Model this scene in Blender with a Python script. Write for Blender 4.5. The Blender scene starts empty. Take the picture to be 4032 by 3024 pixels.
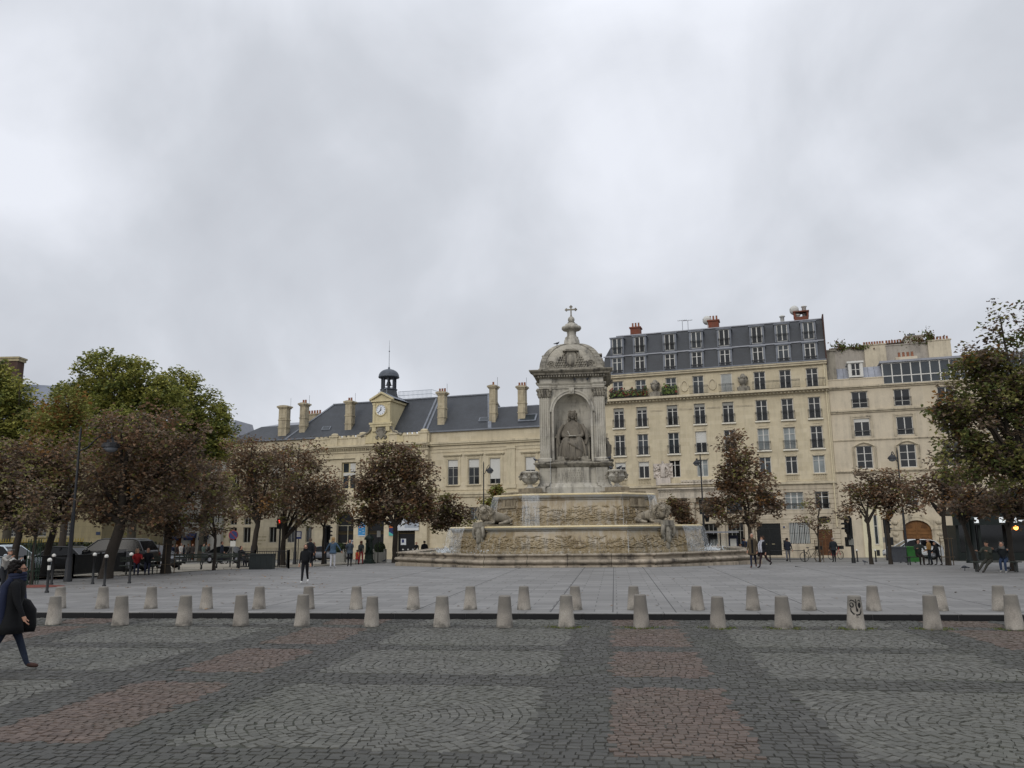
import bpy, bmesh, math, random
from mathutils import Vector, Matrix, Euler
R_ = math.radians
rnd = random.Random(7)
SC = bpy.context.scene
COL = SC.collection
# ---------------------------------------------------------------- camera
CH = 2.2
YAW, PITCH, ROLL = R_(7.1), R_(10.4), R_(-0.6)
FPX = 3136.0
CAMR = Matrix.Rotation(YAW, 3, 'Z') @ Matrix.Rotation(R_(90)+PITCH, 3, 'X') @ Matrix.Rotation(ROLL, 3, 'Z')
cd = bpy.data.cameras.new('camera'); cam = bpy.data.objects.new('camera', cd); COL.objects.link(cam)
cam.location = (0, 0, CH); cam.rotation_euler = CAMR.to_euler()
cd.sensor_width = 36; cd.lens = 36*FPX/4032; cd.clip_end = 2000; cd.clip_start = .05
SC.camera = cam
RV = Vector((math.cos(YAW), math.sin(YAW))); FV = Vector((-math.sin(YAW), math.cos(YAW)))
def ray(px, py):                      # photo pixel -> world direction
    return CAMR @ Vector(((px-2016)/FPX, (1512-py)/FPX, -1))
KERB_Y = 20.6
def G(x, y):                          # ground height (plaza slopes gently down beyond the fountain front)
    if y < KERB_Y: return 0.0
    return .14 if y < 44 else .14 - .022*(y-44)
def on_ground(px, py):
    d = ray(px, py); z = 0.0
    for _ in range(40):
        t = (z-CH)/d.z; x, y = d.x*t, d.y*t; z = G(x, y)
    return Vector((x, y, z))
def at_depth(px, py, v):              # point of the pixel's ray at forward distance v
    d = ray(px, py); t = v/(d.x*FV.x+d.y*FV.y)
    return Vector((d.x*t, d.y*t, CH+d.z*t))
def depth(p): return p.x*FV.x+p.y*FV.y
def at_col(px, v):                    # ground point under pixel column px at depth v
    d = at_depth(px, 2085, v); return Vector((d.x, d.y, G(d.x, d.y)))
def height(px, py, p):                # height of pixel (px,py) above ground point p, at p's depth
    return at_depth(px, py, depth(p)).z - p.z
def uv2w(u, v): return RV*u + FV*v
class Frame:                          # vertical plane with local x to the right, y away from viewer
    def __init__(s, origin, ang):
        s.o = Vector(origin); s.a = ang
        s.X = Vector((math.cos(ang), math.sin(ang))); s.Y = Vector((-math.sin(ang), math.cos(ang)))
    def px(s, px, py, yo=0.0):
        d = ray(px, py); c = Vector((s.o.x+s.Y.x*yo, s.o.y+s.Y.y*yo))
        t = c.dot(s.Y)/(d.x*s.Y.x+d.y*s.Y.y)
        p = Vector((d.x*t, d.y*t))-c
        return p.dot(s.X), CH+d.z*t-s.o.z
    def s(s, px, py=2000, yo=0): return s.px(px, py, yo)[0]
    def z(s, px, py, yo=0): return s.px(px, py, yo)[1]
    def w(s, x, y, z=0): 
        q = s.X*x+s.Y*y; return Vector((s.o.x+q.x, s.o.y+q.y, s.o.z+z))
# ---------------------------------------------------------------- mesh builder
class MB:
    def __init__(s): s.v=[]; s.f=[]; s.m=[]; s.sm=[]; s.M=None
    def add(s, vs, fs, mi=0, sm=False):
        b=len(s.v)
        if s.M is not None: vs=[s.M@Vector(v) for v in vs]
        s.v.extend([tuple(v) for v in vs])
        for f in fs: s.f.append(tuple(i+b for i in f)); s.m.append(mi); s.sm.append(sm)
        return s
    def box(s,x0,x1,y0,y1,z0,z1,mi=0):
        v=[(x0,y0,z0),(x1,y0,z0),(x1,y1,z0),(x0,y1,z0),(x0,y0,z1),(x1,y0,z1),(x1,y1,z1),(x0,y1,z1)]
        return s.add(v,[(0,3,2,1),(4,5,6,7),(0,1,5,4),(1,2,6,5),(2,3,7,6),(3,0,4,7)],mi)
    def cbox(s,c,d,mi=0): return s.box(c[0]-d[0]/2,c[0]+d[0]/2,c[1]-d[1]/2,c[1]+d[1]/2,c[2]-d[2]/2,c[2]+d[2]/2,mi)
    def quad(s,a,b,c,d,mi=0): return s.add([a,b,c,d],[(0,1,2,3)],mi)
    def prism(s,poly,a0,a1,ax='y',mi=0,sm=False):   # poly in the other two axes
        n=len(poly)
        def P(p,a):
            return (p[0],a,p[1]) if ax=='y' else ((a,p[0],p[1]) if ax=='x' else (p[0],p[1],a))
        v=[P(p,a0) for p in poly]+[P(p,a1) for p in poly]
        f=[(i,(i+1)%n,(i+1)%n+n,i+n) for i in range(n)]
        s.add(v,f,mi,sm); s.add(v,[tuple(range(n-1,-1,-1)),tuple(range(n,2*n))],mi); return s
    def lathe(s,prof,c=(0,0,0),n=16,mi=0,sx=1,sy=1,ph=0,sm=True,cap=True,a0=0,a1=None):
        full=a1 is None; a1=2*math.pi if full else a1; k=n if full else n+1
        v=[]
        for r,z in prof:
            for i in range(k):
                a=ph+a0+(a1-a0)*i/n; v.append((c[0]+r*math.cos(a)*sx,c[1]+r*math.sin(a)*sy,c[2]+z))
        f=[]
        for j in range(len(prof)-1):
            for i in range(n):
                i2=(i+1)%k; f.append((j*k+i,j*k+i2,(j+1)*k+i2,(j+1)*k+i))
        s.add(v,f,mi,sm)
        if cap and full:
            if prof[0][0]>1e-4: s.add(v[:k],[tuple(range(k-1,-1,-1))],mi)
            if prof[-1][0]>1e-4: s.add(v[-k:],[tuple(range(k))],mi)
        return s
    def tube(s,pts,rad,n=8,mi=0,sm=True,cap=True):
        pts=[Vector(p) for p in pts]; 
        if not hasattr(rad,'__len__'): rad=[rad]*len(pts)
        v=[]; up=None
        for i,p in enumerate(pts):
            t=(pts[min(i+1,len(pts)-1)]-pts[max(i-1,0)])
            t=t.normalized() if t.length>1e-9 else Vector((0,0,1))
            if up is None: up=Vector((1,0,0)) if abs(t.x)<.8 else Vector((0,1,0))
            a=t.cross(up).normalized(); b=t.cross(a).normalized(); up=a.cross(t)
            for k in range(n):
                th=2*math.pi*k/n; v.append(p+(a*math.cos(th)+b*math.sin(th))*rad[i])
        f=[(j*n+k,j*n+(k+1)%n,(j+1)*n+(k+1)%n,(j+1)*n+k) for j in range(len(pts)-1) for k in range(n)]
        s.add(v,f,mi,sm)
        if cap: s.add(v[:n],[tuple(range(n))],mi); s.add(v[-n:],[tuple(range(n-1,-1,-1))],mi)
        return s
    def sphere(s,c,r,n=12,m=8,mi=0):
        rx,ry,rz=(r,r,r) if not hasattr(r,'__len__') else r
        v=[(c[0],c[1],c[2]-rz)]
        for j in range(1,m):
            p=-math.pi/2+math.pi*j/m
            for i in range(n):
                a=2*math.pi*i/n; v.append((c[0]+rx*math.cos(p)*math.cos(a),c[1]+ry*math.cos(p)*math.sin(a),c[2]+rz*math.sin(p)))
        v.append((c[0],c[1],c[2]+rz)); f=[]
        for i in range(n): f.append((0,1+(i+1)%n,1+i)); f.append((len(v)-1,1+(m-2)*n+i,1+(m-2)*n+(i+1)%n))
        for j in range(m-2):
            for i in range(n): f.append((1+j*n+i,1+j*n+(i+1)%n,1+(j+1)*n+(i+1)%n,1+(j+1)*n+i))
        return s.add(v,f,mi,True)
    def sweep(s,plan,prof,mi=0,closed=True,sm=False): # moulding: prof [(outset,z)] swept round a convex plan polygon (ccw)
        n=len(plan); nor=[]
        for i in range(n):
            p0,p1,p2=[Vector(plan[(i+k)%n]) for k in (-1,0,1)]
            if not closed and i==0: e=(p2-p1).normalized(); nor.append(Vector((e.y,-e.x))); continue
            if not closed and i==n-1: e=(p1-p0).normalized(); nor.append(Vector((e.y,-e.x))); continue
            e1=(p1-p0).normalized(); e2=(p2-p1).normalized()
            n1=Vector((e1.y,-e1.x)); n2=Vector((e2.y,-e2.x)); b=(n1+n2); nor.append(b*(2/max(b.dot(b),.3)))
        v=[]
        for o,z in prof:
            for i in range(n): v.append((plan[i][0]+nor[i].x*o,plan[i][1]+nor[i].y*o,z))
        k=n if closed else n-1
        f=[(j*n+i,j*n+(i+1)%n,(j+1)*n+(i+1)%n,(j+1)*n+i) for j in range(len(prof)-1) for i in range(k)]
        return s.add(v,f,mi,sm)
    def cap(s,plan,z,mi=0,o=0): return s.add([(p[0],p[1],z) for p in plan],[tuple(range(len(plan)))],mi)
    def mesh(s,name,mats):
        me=bpy.data.meshes.new(name); me.from_pydata(s.v,[],s.f)
        if not isinstance(mats,(list,tuple)): mats=[mats]
        for m in mats: me.materials.append(m)
        me.polygons.foreach_set('material_index',s.m); me.polygons.foreach_set('use_smooth',s.sm)
        me.update(); return me
    def build(s,name,mats,parent=None,loc=(0,0,0),rz=0):
        return mobj(name,s.mesh(name,mats),parent,loc,rz)
def mobj(name,me,parent=None,loc=(0,0,0),rz=0):
    o=bpy.data.objects.new(name,me); COL.objects.link(o); o.location=loc; o.rotation_euler=(0,0,rz)
    if parent: o.parent=parent
    return o
def tag(o,label=None,cat=None,group=None,kind=None):
    if label: o['label']=label
    if cat: o['category']=cat
    if group: o['group']=group
    if kind: o['kind']=kind
    return o
def thing(name,label,cat,loc=(0,0,0),rz=0,group=None):
    o=bpy.data.objects.new(name,None); COL.objects.link(o); o.location=loc; o.rotation_euler=(0,0,rz); o.empty_display_size=.2
    return tag(o,label,cat,group)
def copy_tree(o,parent=None):
    c=o.copy(); COL.objects.link(c)
    if parent: c.parent=parent
    for ch in list(o.children): copy_tree(ch,c)
    return c
def struct(o): o['kind']='structure'; return o
# ---------------------------------------------------------------- materials
def srgb(h):
    if isinstance(h,str):
        h=h.lstrip('#'); c=[int(h[i:i+2],16)/255 for i in (0,2,4)]
        return tuple(x/12.92 if x<=.04045 else ((x+.055)/1.055)**2.4 for x in c)
    return h
class NT:
    def __init__(s,m): s.t=m.node_tree; s.n=s.t.nodes; s.l=s.t.links; s.b=s.n['Principled BSDF']
    def new(s,ty,**k):
        n=s.n.new(ty)
        for a,b in k.items():
            if a.startswith('i_'): n.inputs[a[2:].replace('_',' ')].default_value=b
            else: setattr(n,a,b)
        return n
    def link(s,a,b): s.l.new(a,b)
    def coord(s,sc=(1,1,1),rot=(0,0,0)):
        tc=s.new('ShaderNodeTexCoord'); mp=s.new('ShaderNodeMapping'); mp.inputs['Scale'].default_value=sc; mp.inputs['Rotation'].default_value=rot
        s.link(tc.outputs['Object'],mp.inputs[0]); return mp.outputs[0]
    def noise(s,vec,scale,detail=4,rough=.6):
        n=s.new('ShaderNodeTexNoise'); n.inputs['Scale'].default_value=scale; n.inputs['Detail'].default_value=detail; n.inputs['Roughness'].default_value=rough
        s.link(vec,n.inputs['Vector']); return n.outputs['Fac']
    def ramp(s,fac,stops):
        n=s.new('ShaderNodeValToRGB'); e=n.color_ramp.elements
        while len(e)<len(stops): e.new(.5)
        for el,(p,c) in zip(e,stops): el.position=p; el.color=(*c,1) if hasattr(c,'__len__') else (c,c,c,1)
        s.link(fac,n.inputs[0]); return n.outputs[0]
    def mix(s,fac,a,b,mode='MIX'):
        n=s.new('ShaderNodeMix'); n.data_type='RGBA'; n.blend_type=mode
        for sock,val in ((n.inputs[0],fac),(n.inputs[6],a),(n.inputs[7],b)):
            if hasattr(val,'is_linked'): s.link(val,sock)
            elif hasattr(val,'__len__'): sock.default_value=(*val,1)
            else: sock.default_value=val
        return n.outputs[2]
    def math(s,op,a,b=None,c=None):
        n=s.new('ShaderNodeMath'); n.operation=op
        for i,val in enumerate((a,b,c)):
            if val is None: continue
            if hasattr(val,'is_linked'): s.link(val,n.inputs[i])
            else: n.inputs[i].default_value=val
        return n.outputs[0]
    def bump(s,h,strength,dist=.02):
        n=s.new('ShaderNodeBump'); n.inputs['Strength'].default_value=strength; n.inputs['Distance'].default_value=dist
        s.link(h,n.inputs['Height']); s.link(n.outputs[0],s.b.inputs['Normal'])
def newmat(name,rough=.8,metal=0,spec=.3):
    m=bpy.data.materials.new(name); m.use_nodes=True; t=NT(m)
    t.b.inputs['Roughness'].default_value=rough; t.b.inputs['Metallic'].default_value=metal; t.b.inputs['Specular IOR Level'].default_value=spec
    return m,t
def plain(name,c,rough=.7,metal=0,var=.12,scale=6,spec=.3,bump=0):
    m,t=newmat(name,rough,metal,spec); c=srgb(c); v=t.coord()
    f=t.noise(v,scale,5); col=t.ramp(f,[(.3,tuple(x*(1-var) for x in c)),(.7,tuple(min(1,x*(1+var)) for x in c))])
    t.link(col,t.b.inputs['Base Color'])
    if bump: t.bump(t.noise(v,scale*6,3),bump)
    return m
def stone(name,c,blocks=None,dirt=.35,dirtcol=(.09,.08,.065),rough=.85,patch=.15,joint=.75,bump=.15,streak=1.0,scale=1.0):
    # cut stone: big mottling, vertical dirt streaks, optional ashlar joints on the local x-z plane
    m,t=newmat(name,rough); c=srgb(c); v=t.coord()
    a=t.noise(v,.45*scale,5); col=t.ramp(a,[(.3,tuple(x*(1-patch) for x in c)),(.7,tuple(min(1,x*(1+patch)) for x in c))])
    fine=t.noise(v,14*scale,4); col=t.mix(.35,col,t.ramp(fine,[(.25,(.62,.62,.62)),(.75,(1,1,1))]),'MULTIPLY')
    h=fine
    if blocks:
        tc=t.new('ShaderNodeTexCoord'); sp=t.new('ShaderNodeSeparateXYZ'); cb=t.new('ShaderNodeCombineXYZ'); t.link(tc.outputs['Object'],sp.inputs[0])
        t.link(t.math('ADD',sp.outputs[0],sp.outputs[1]),cb.inputs[0]); t.link(sp.outputs[2],cb.inputs[1])
        br=t.new('ShaderNodeTexBrick'); br.inputs['Scale'].default_value=1; br.inputs['Brick Width'].default_value=blocks[0]; br.inputs['Row Height'].default_value=blocks[1]
        br.inputs['Mortar Size'].default_value=.012; br.inputs['Mortar Smooth'].default_value=.3
        br.inputs['Color1'].default_value=(1,1,1,1); br.inputs['Color2'].default_value=(.88,.87,.84,1); br.inputs['Mortar'].default_value=(joint,joint,joint*.95,1)
        t.link(cb.outputs[0],br.inputs['Vector']); col=t.mix(1,col,br.outputs['Color'],'MULTIPLY')
    if dirt:
        vs=t.coord((1.6*scale,1.6*scale,.22*scale)); st=t.noise(vs,1.5*streak,6,.65); bl=t.noise(v,1.1*scale,6,.7)
        fac=t.math('MULTIPLY',t.ramp(st,[(.44,0),(.62,1)]),t.ramp(bl,[(.38,.12),(.6,1)]))
        fac=t.math('MULTIPLY',fac,dirt); col=t.mix(fac,col,dirtcol)
    t.link(col,t.b.inputs['Base Color'])
    if bump: t.bump(h,bump,.03)
    return m
def glow(name,c,st):
    m,t=newmat(name); t.b.inputs['Base Color'].default_value=(*srgb(c),1); t.b.inputs['Emission Color'].default_value=(*srgb(c),1); t.b.inputs['Emission Strength'].default_value=st
    return m
SKYLOC=(-10.677,-10.765,-2.812)
# ---------------------------------------------------------------- sky, sun, view
SUN_EL, SUN_AZ = R_(30), R_(200)          # azimuth measured clockwise from +y: behind the viewer, a little left
w=bpy.data.worlds.new('World'); SC.world=w; w.use_nodes=True
nt=w.node_tree; N=nt.nodes; L=nt.links; bg=N['Background']
def wn(ty,**k):
    n=N.new(ty)
    for a,b in k.items(): setattr(n,a,b)
    return n
sky=wn('ShaderNodeTexSky',sky_type='NISHITA'); sky.sun_disc=False; sky.sun_elevation=SUN_EL; sky.sun_rotation=SUN_AZ; sky.air_density=1; sky.dust_density=4
hs=wn('ShaderNodeHueSaturation'); hs.inputs['Saturation'].default_value=.25; L.new(sky.outputs[0],hs.inputs['Color'])
# the cloud deck: a flat layer far up, so the direction is divided by its height
tc=wn('ShaderNodeTexCoord'); sp=wn('ShaderNodeSeparateXYZ'); L.new(tc.outputs['Generated'],sp.inputs[0])
def wm(op,a,b=None):
    n=wn('ShaderNodeMath',operation=op)
    for i,x in enumerate((a,b)):
        if x is None: continue
        if hasattr(x,'is_linked'): L.new(x,n.inputs[i])
        else: n.inputs[i].default_value=x
    return n.outputs[0]
zz=wm('ADD',wm('MAXIMUM',sp.outputs[2],0.0),.42)
cx=wm('DIVIDE',sp.outputs[0],zz); cy=wm('DIVIDE',sp.outputs[1],zz)
cb=wn('ShaderNodeCombineXYZ'); L.new(cx,cb.inputs[0]); L.new(cy,cb.inputs[1])
mp=wn('ShaderNodeMapping'); mp.inputs['Rotation'].default_value=(0,0,R_(-25)); mp.inputs['Scale'].default_value=(1.25,.95,1); mp.inputs['Location'].default_value=SKYLOC; L.new(cb.outputs[0],mp.inputs[0])
n1=wn('ShaderNodeTexNoise'); n1.inputs['Scale'].default_value=.95; n1.inputs['Detail'].default_value=6; n1.inputs['Roughness'].default_value=.5; n1.inputs['Distortion'].default_value=.5; L.new(mp.outputs[0],n1.inputs['Vector'])
rp=wn('ShaderNodeValToRGB'); n2=wn('ShaderNodeTexNoise'); n2.inputs['Scale'].default_value=3.1; n2.inputs['Detail'].default_value=6; n2.inputs['Roughness'].default_value=.5; n2.inputs['Distortion'].default_value=.4; L.new(tc.outputs['Generated'],n2.inputs['Vector']); L.new(wm('ADD',wm('MULTIPLY',n1.outputs['Fac'],.62),wm('MULTIPLY',n2.outputs['Fac'],.38)),rp.inputs[0])
e=rp.color_ramp.elements; e[0].position=.39; e[0].color=(.53,.555,.61,1); e[1].position=.62; e[1].color=(.86,.89,.965,1)
m1=e.new(.49); m1.color=(.635,.665,.725,1)
# an overcast sky is brightest overhead
lift=wm('ADD',wm('MULTIPLY',wm('MAXIMUM',wm('SUBTRACT',sp.outputs[2],.55),0.0),2.4),1.0)
mul=wn('ShaderNodeMix',data_type='RGBA',blend_type='MULTIPLY'); mul.inputs[0].default_value=1; L.new(rp.outputs[0],mul.inputs[6])
cbl=wn('ShaderNodeCombineColor'); [L.new(lift,cbl.inputs[i]) for i in range(3)]; L.new(cbl.outputs[0],mul.inputs[7])
# cloud cover hides nearly all of the clear sky
SKY_ST=.1
sc=wn('ShaderNodeMix',data_type='RGBA',blend_type='MULTIPLY'); sc.inputs[0].default_value=1; L.new(mul.outputs[2],sc.inputs[6]); sc.inputs[7].default_value=(1/SKY_ST,1/SKY_ST,1/SKY_ST,1)
mx=wn('ShaderNodeMix',data_type='RGBA'); mx.inputs[0].default_value=.95; L.new(hs.outputs[0],mx.inputs[6]); L.new(sc.outputs[2],mx.inputs[7])
L.new(mx.outputs[2],bg.inputs[0]); bg.inputs[1].default_value=SKY_ST
sd=bpy.data.lights.new('sun','SUN'); sd.energy=1.0; sd.angle=R_(25); sd.color=(1,.95,.88)
so=bpy.data.objects.new('sun',sd); COL.objects.link(so); so.location=(0,-20,60)
dv=Vector((math.sin(SUN_AZ)*math.cos(SUN_EL),math.cos(SUN_AZ)*math.cos(SUN_EL),math.sin(SUN_EL)))
so.rotation_euler=dv.to_track_quat('Z','Y').to_euler()
SC.view_settings.view_transform='Standard'; SC.view_settings.look='None'; SC.view_settings.exposure=0; SC.view_settings.gamma=1
SC.view_settings.use_curve_mapping=False
SC.cycles.max_bounces=6; SC.cycles.diffuse_bounces=3; SC.cycles.transparent_max_bounces=8
# ---------------------------------------------------------------- ground
def sheet(name,pts,mat,dz=0,yb=(KERB_Y,44,70,95,140,400)):
    # polygon following the ground profile: cut along lines of equal y so that it bends with the slope
    bm=bmesh.new(); bm.faces.new([bm.verts.new((p[0],p[1],0)) for p in pts])
    for y in yb: bmesh.ops.bisect_plane(bm,geom=bm.verts[:]+bm.edges[:]+bm.faces[:],plane_co=(0,y,0),plane_no=(0,1,0))
    ymin=min(p[1] for p in pts)
    for v in bm.verts: v.co.z=(G(v.co.x,max(v.co.y,ymin+1e-4 if ymin>=KERB_Y-.01 else v.co.y)) if v.co.y>KERB_Y-.001 and ymin>=KERB_Y-.01 else 0)+dz
    bm.normal_update()
    for f in bm.faces:
        if f.normal.z<0: f.normal_flip()
    me=bpy.data.meshes.new(name); bm.to_mesh(me); bm.free(); me.materials.append(mat)
    return struct(mobj(name,me))
def cobble_mat(name,c,joint=False):
    m,t=newmat(name,.72,spec=.35); c=srgb(c)
    at=t.new('ShaderNodeAttribute',attribute_name='tone'); v=t.coord()
    col=t.ramp(at.outputs['Fac'],[(0,tuple(x*.76 for x in c)),(.55,c),(1,tuple(min(1,x*1.32) for x in c))])
    f=t.noise(v,60,3); col=t.mix(.5,col,t.ramp(f,[(.2,(.6,.6,.6)),(.8,(1.1,1.1,1.1))]),'MULTIPLY')
    big=t.noise(v,.35,4); col=t.mix(t.ramp(big,[(.45,0),(.7,.28)]),col,(.075,.08,.055))
    t.link(col,t.b.inputs['Base Color']); t.bump(f,.35,.01); return m
M_cg=cobble_mat('grey_cobble','#5b5a54'); M_cd=cobble_mat('dark_cobble','#464541'); M_cr=cobble_mat('red_cobble','#5b4e46')
mj,t=newmat('cobble_joint',.95); v=t.coord(); f=t.noise(v,9,5); g=t.noise(v,.25,3)
col=t.ramp(f,[(.3,(.03,.029,.026)),(.55,(.062,.06,.052)),(.8,(.15,.145,.12))]); col=t.mix(t.ramp(g,[(.45,0),(.65,.6)]),col,(.035,.045,.025)); t.link(col,t.b.inputs['Base Color'])
XC=[.64+7.1*k for k in range(-4,4)]; YB=[(7.5,8.45),(11.95,12.8),(15.35,16.0),(18.75,19.3)]
def zone(x,y):
    x+=.05*math.sin(y*9.1+x*3); y+=.05*math.sin(x*7.3)
    dx=min(abs(x-c) for c in XC)
    if any(a<=y<=b for a,b in YB): return 1
    if dx<.76: return 2
    if dx<1.66: return 1
    return 0
def cobbles():
    r=random.Random(3); V=[];F=[];MI=[];T=[]
    def stone_(cx,cy,w,d,ang,mi,tone):
        ca,sa=math.cos(ang),math.sin(ang); h=r.uniform(-.006,.004); tx,ty=r.uniform(-.05,.05),r.uniform(-.07,.05); b=len(V)
        for k,(s_,z) in enumerate(((1,-.03),(.86,0))):
            for ax,ay in ((-1,-1),(1,-1),(1,1),(-1,1)):
                lx=ax*w/2*s_+r.uniform(-.008,.008); ly=ay*d/2*s_+r.uniform(-.008,.008)
                V.append((cx+lx*ca-ly*sa,cy+lx*sa+ly*ca,(z+h+lx*tx+ly*ty) if k else -.035))
        for q in ((4,5,6,7),(0,1,5,4),(1,2,6,5),(2,3,7,6),(3,0,4,7)): F.append(tuple(b+i for i in q)); MI.append(mi); T.append(tone)
    def tone(): 
        t_=r.gauss(.5,.2); 
        return 1.0 if r.random()<.012 else min(.95,max(0,t_))
    X0,X1,Y0=-19.5,13.2,5.2
    def near(x,y): return abs(x+.1)*.0+ (-.1-(x))<=(y*.84+3) and x<(y*.6+3)
    # straight rows in bands and red cells
    y=Y0
    while y<KERB_Y-.06:
        x=X0+r.uniform(0,.2)
        while x<X1:
            wd=r.uniform(.115,.165); cx=x+wd/2; z=zone(cx,y)
            if z==1 and near(cx,y): stone_(cx,y+r.uniform(-.012,.012),wd-.004,.118,r.uniform(-.06,.06),1,tone())
            x+=wd
        y+=.122
    y=Y0
    while y<KERB_Y-.06:
        x=X0+r.uniform(0,.2)
        while x<X1:
            wd=r.uniform(.09,.13); cx=x+wd/2
            if zone(cx,y)==2 and near(cx,y): 
                yy=y+.05*math.sin(cx*5.2)+r.uniform(-.02,.02)
                if zone(cx,yy)==2: stone_(cx,yy,wd,.1,r.uniform(-.22,.22),2,tone())
            x+=wd
        y+=.103
    # concentric arcs in the grey fields
    edges=[Y0]+[e for b in YB for e in b]+[KERB_Y]
    for k in range(0,len(edges)-1,2):
        ya,yb_=edges[k],edges[k+1]
        for c in [x+3.55 for x in XC]:
            x0,x1=c-1.89,c+1.89; cy=(ya+yb_)/2-.3
            rad=.06
            while rad<3.4:
                n=max(3,int(2*math.pi*rad/.118)); a0=r.uniform(0,6)
                for i in range(n):
                    a=a0+2*math.pi*i/n; px=c+rad*math.cos(a)+r.uniform(-.014,.014); py=cy+rad*math.sin(a)+r.uniform(-.014,.014)
                    if x0<px<x1 and ya+.04<py<yb_-.04 and near(px,py):
                        stone_(px,py,2*math.pi*rad/n*.99,.106,a-math.pi/2+r.uniform(-.12,.12),0,tone())
                rad+=.108
    me=bpy.data.meshes.new('cobbles'); me.from_pydata(V,[],F)
    for m in (M_cg,M_cd,M_cr): me.materials.append(m)
    me.polygons.foreach_set('material_index',MI)
    at=me.attributes.new('tone','FLOAT','FACE'); at.data.foreach_set('value',T); me.update()
    return me
struct(mobj('cobbled_forecourt',cobbles()))
sheet('forecourt_bed',[(-120,-60),(120,-60),(120,KERB_Y),(-120,KERB_Y)],mj,-.013,yb=())
# plaza: pale granite slabs
mp_,t=newmat('plaza_granite',.62,spec=.4); v=t.coord()
br=t.new('ShaderNodeTexBrick'); t.link(v,br.inputs['Vector']); br.inputs['Scale'].default_value=1; br.inputs['Brick Width'].default_value=1.15; br.inputs['Row Height'].default_value=.62
br.inputs['Mortar Size'].default_value=.016; br.inputs['Mortar Smooth'].default_value=.2; br.inputs['Bias'].default_value=0
br.inputs['Color1'].default_value=(.162,.157,.15,1); br.inputs['Color2'].default_value=(.235,.228,.218,1); br.inputs['Mortar'].default_value=(.075,.073,.07,1)
a=t.noise(v,.22,5); b=t.noise(v,26,3); d=t.noise(t.coord((.5,2.2,1)),.7,5)
col=t.mix(1,br.outputs['Color'],t.ramp(a,[(.3,(.84,.84,.83)),(.7,(1.05,1.05,1.05))]),'MULTIPLY'); col=t.mix(.5,col,t.ramp(b,[(.25,(.75,.75,.75)),(.75,(1.1,1.1,1.1))]),'MULTIPLY')
col=t.mix(t.ramp(d,[(.47,0),(.62,.42)]),col,(.125,.123,.118)); t.link(col,t.b.inputs['Base Color'])
mk=plain('dark_kerb_face','#111113',.6,var=.35,scale=2)
ms=plain('sandy_ground','#8b8578',.95,var=.2,scale=1.3,bump=.3); ma=plain('asphalt','#58585a',.85,var=.2,scale=.8); mpv=plain('pavement_stone','#8d8c89',.8,var=.15,scale=.6); mgr=plain('far_ground','#6e6c67',.95,var=.2,scale=.1)
sheet('ground',[(-500,KERB_Y),(500,KERB_Y),(500,700),(-500,700)],mgr,-.03)
def wpt(px,py): p=on_ground(px,py); return (p.x,p.y)
PL=[(-60,20.9),(60,20.9),(40,44),(22.5,56.5),(9.6,58.2),(9.2,70.5),(-19,74),(-19.5,52),(-22.5,44.0),(-24.5,38.2),(-25.5,34.8),(-36,29.3),(-60,26.0)]
sheet('plaza',PL,mp_,.0)
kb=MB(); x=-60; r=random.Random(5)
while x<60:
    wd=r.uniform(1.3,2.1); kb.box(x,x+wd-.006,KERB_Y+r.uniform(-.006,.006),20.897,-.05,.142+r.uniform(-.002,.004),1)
    kb.add([(x,KERB_Y-.012,-.04),(x+wd-.006,KERB_Y-.012,-.04),(x+wd-.006,KERB_Y-.012,.128),(x,KERB_Y-.012,.128)],[(0,1,2,3)],0); x+=wd  # near-black sheet over the front of each kerb block
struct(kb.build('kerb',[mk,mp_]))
# long slab joints running away from the viewer
jm=plain('slab_joint','#4d4d4c',.9)
jl=MB()
for x in (-9.9,-5.3,-1.7,-.12,1.45,5.0,9.6): jl.box(x,x+.028,20.9,45.6,.1,.143)
struct(jl.build('slab_joints',jm))
# tree-shaded sandy strip, roads
sheet('sandy_ground',[(-60,27),(-36,30.0),(-25.8,35.4),(-24.9,38.5),(-22.9,44.1),(-20.5,51),(-19.9,68),(-34,66),(-60,50)],ms,.006)
sheet('road',[(-120,24),(-25.6,34.6),(-24.6,38.1),(-24.9,38.5),(-25.8,35.4),(-36,30.0),(-120,24.4)],ma,.012)
# ---------------------------------------------------------------- fountain
def skin(chains,subdiv=1):
    # chains: list of polylines of (x,y,z,r); a chain starts at an existing joint when its first point coincides with one
    V=[];E=[];Rr=[]; idx={}
    for ch in chains:
        last=None
        for (x,y,z,r) in ch:
            k=(round(x,4),round(y,4),round(z,4))
            if k in idx: i=idx[k]
            else: i=len(V); idx[k]=i; V.append((x,y,z)); Rr.append(r)
            if last is not None and last!=i: E.append((last,i))
            last=i
    me=bpy.data.meshes.new('skin'); me.from_pydata(V,E,[]); ob=bpy.data.objects.new('skin_tmp',me); COL.objects.link(ob)
    md=ob.modifiers.new('s','SKIN'); md.use_smooth_shade=True; md.branch_smoothing=.2
    sv=me.skin_vertices[0].data
    for i,r in enumerate(Rr): sv[i].radius=(r,r) if not hasattr(r,'__len__') else r; sv[i].use_root=(i==0)
    if subdiv: sb=ob.modifiers.new('b','SUBSURF'); sb.levels=subdiv; sb.render_levels=subdiv
    dg=bpy.context.evaluated_depsgraph_get(); dg.update()
    out=bpy.data.meshes.new_from_object(ob.evaluated_get(dg)); bpy.data.objects.remove(ob); bpy.data.meshes.remove(me)
    return out
def mb_mesh(m,me,mi=0):
    m.add([tuple(v.co) for v in me.vertices],[tuple(p.vertices) for p in me.polygons],mi,True); return m
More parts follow.
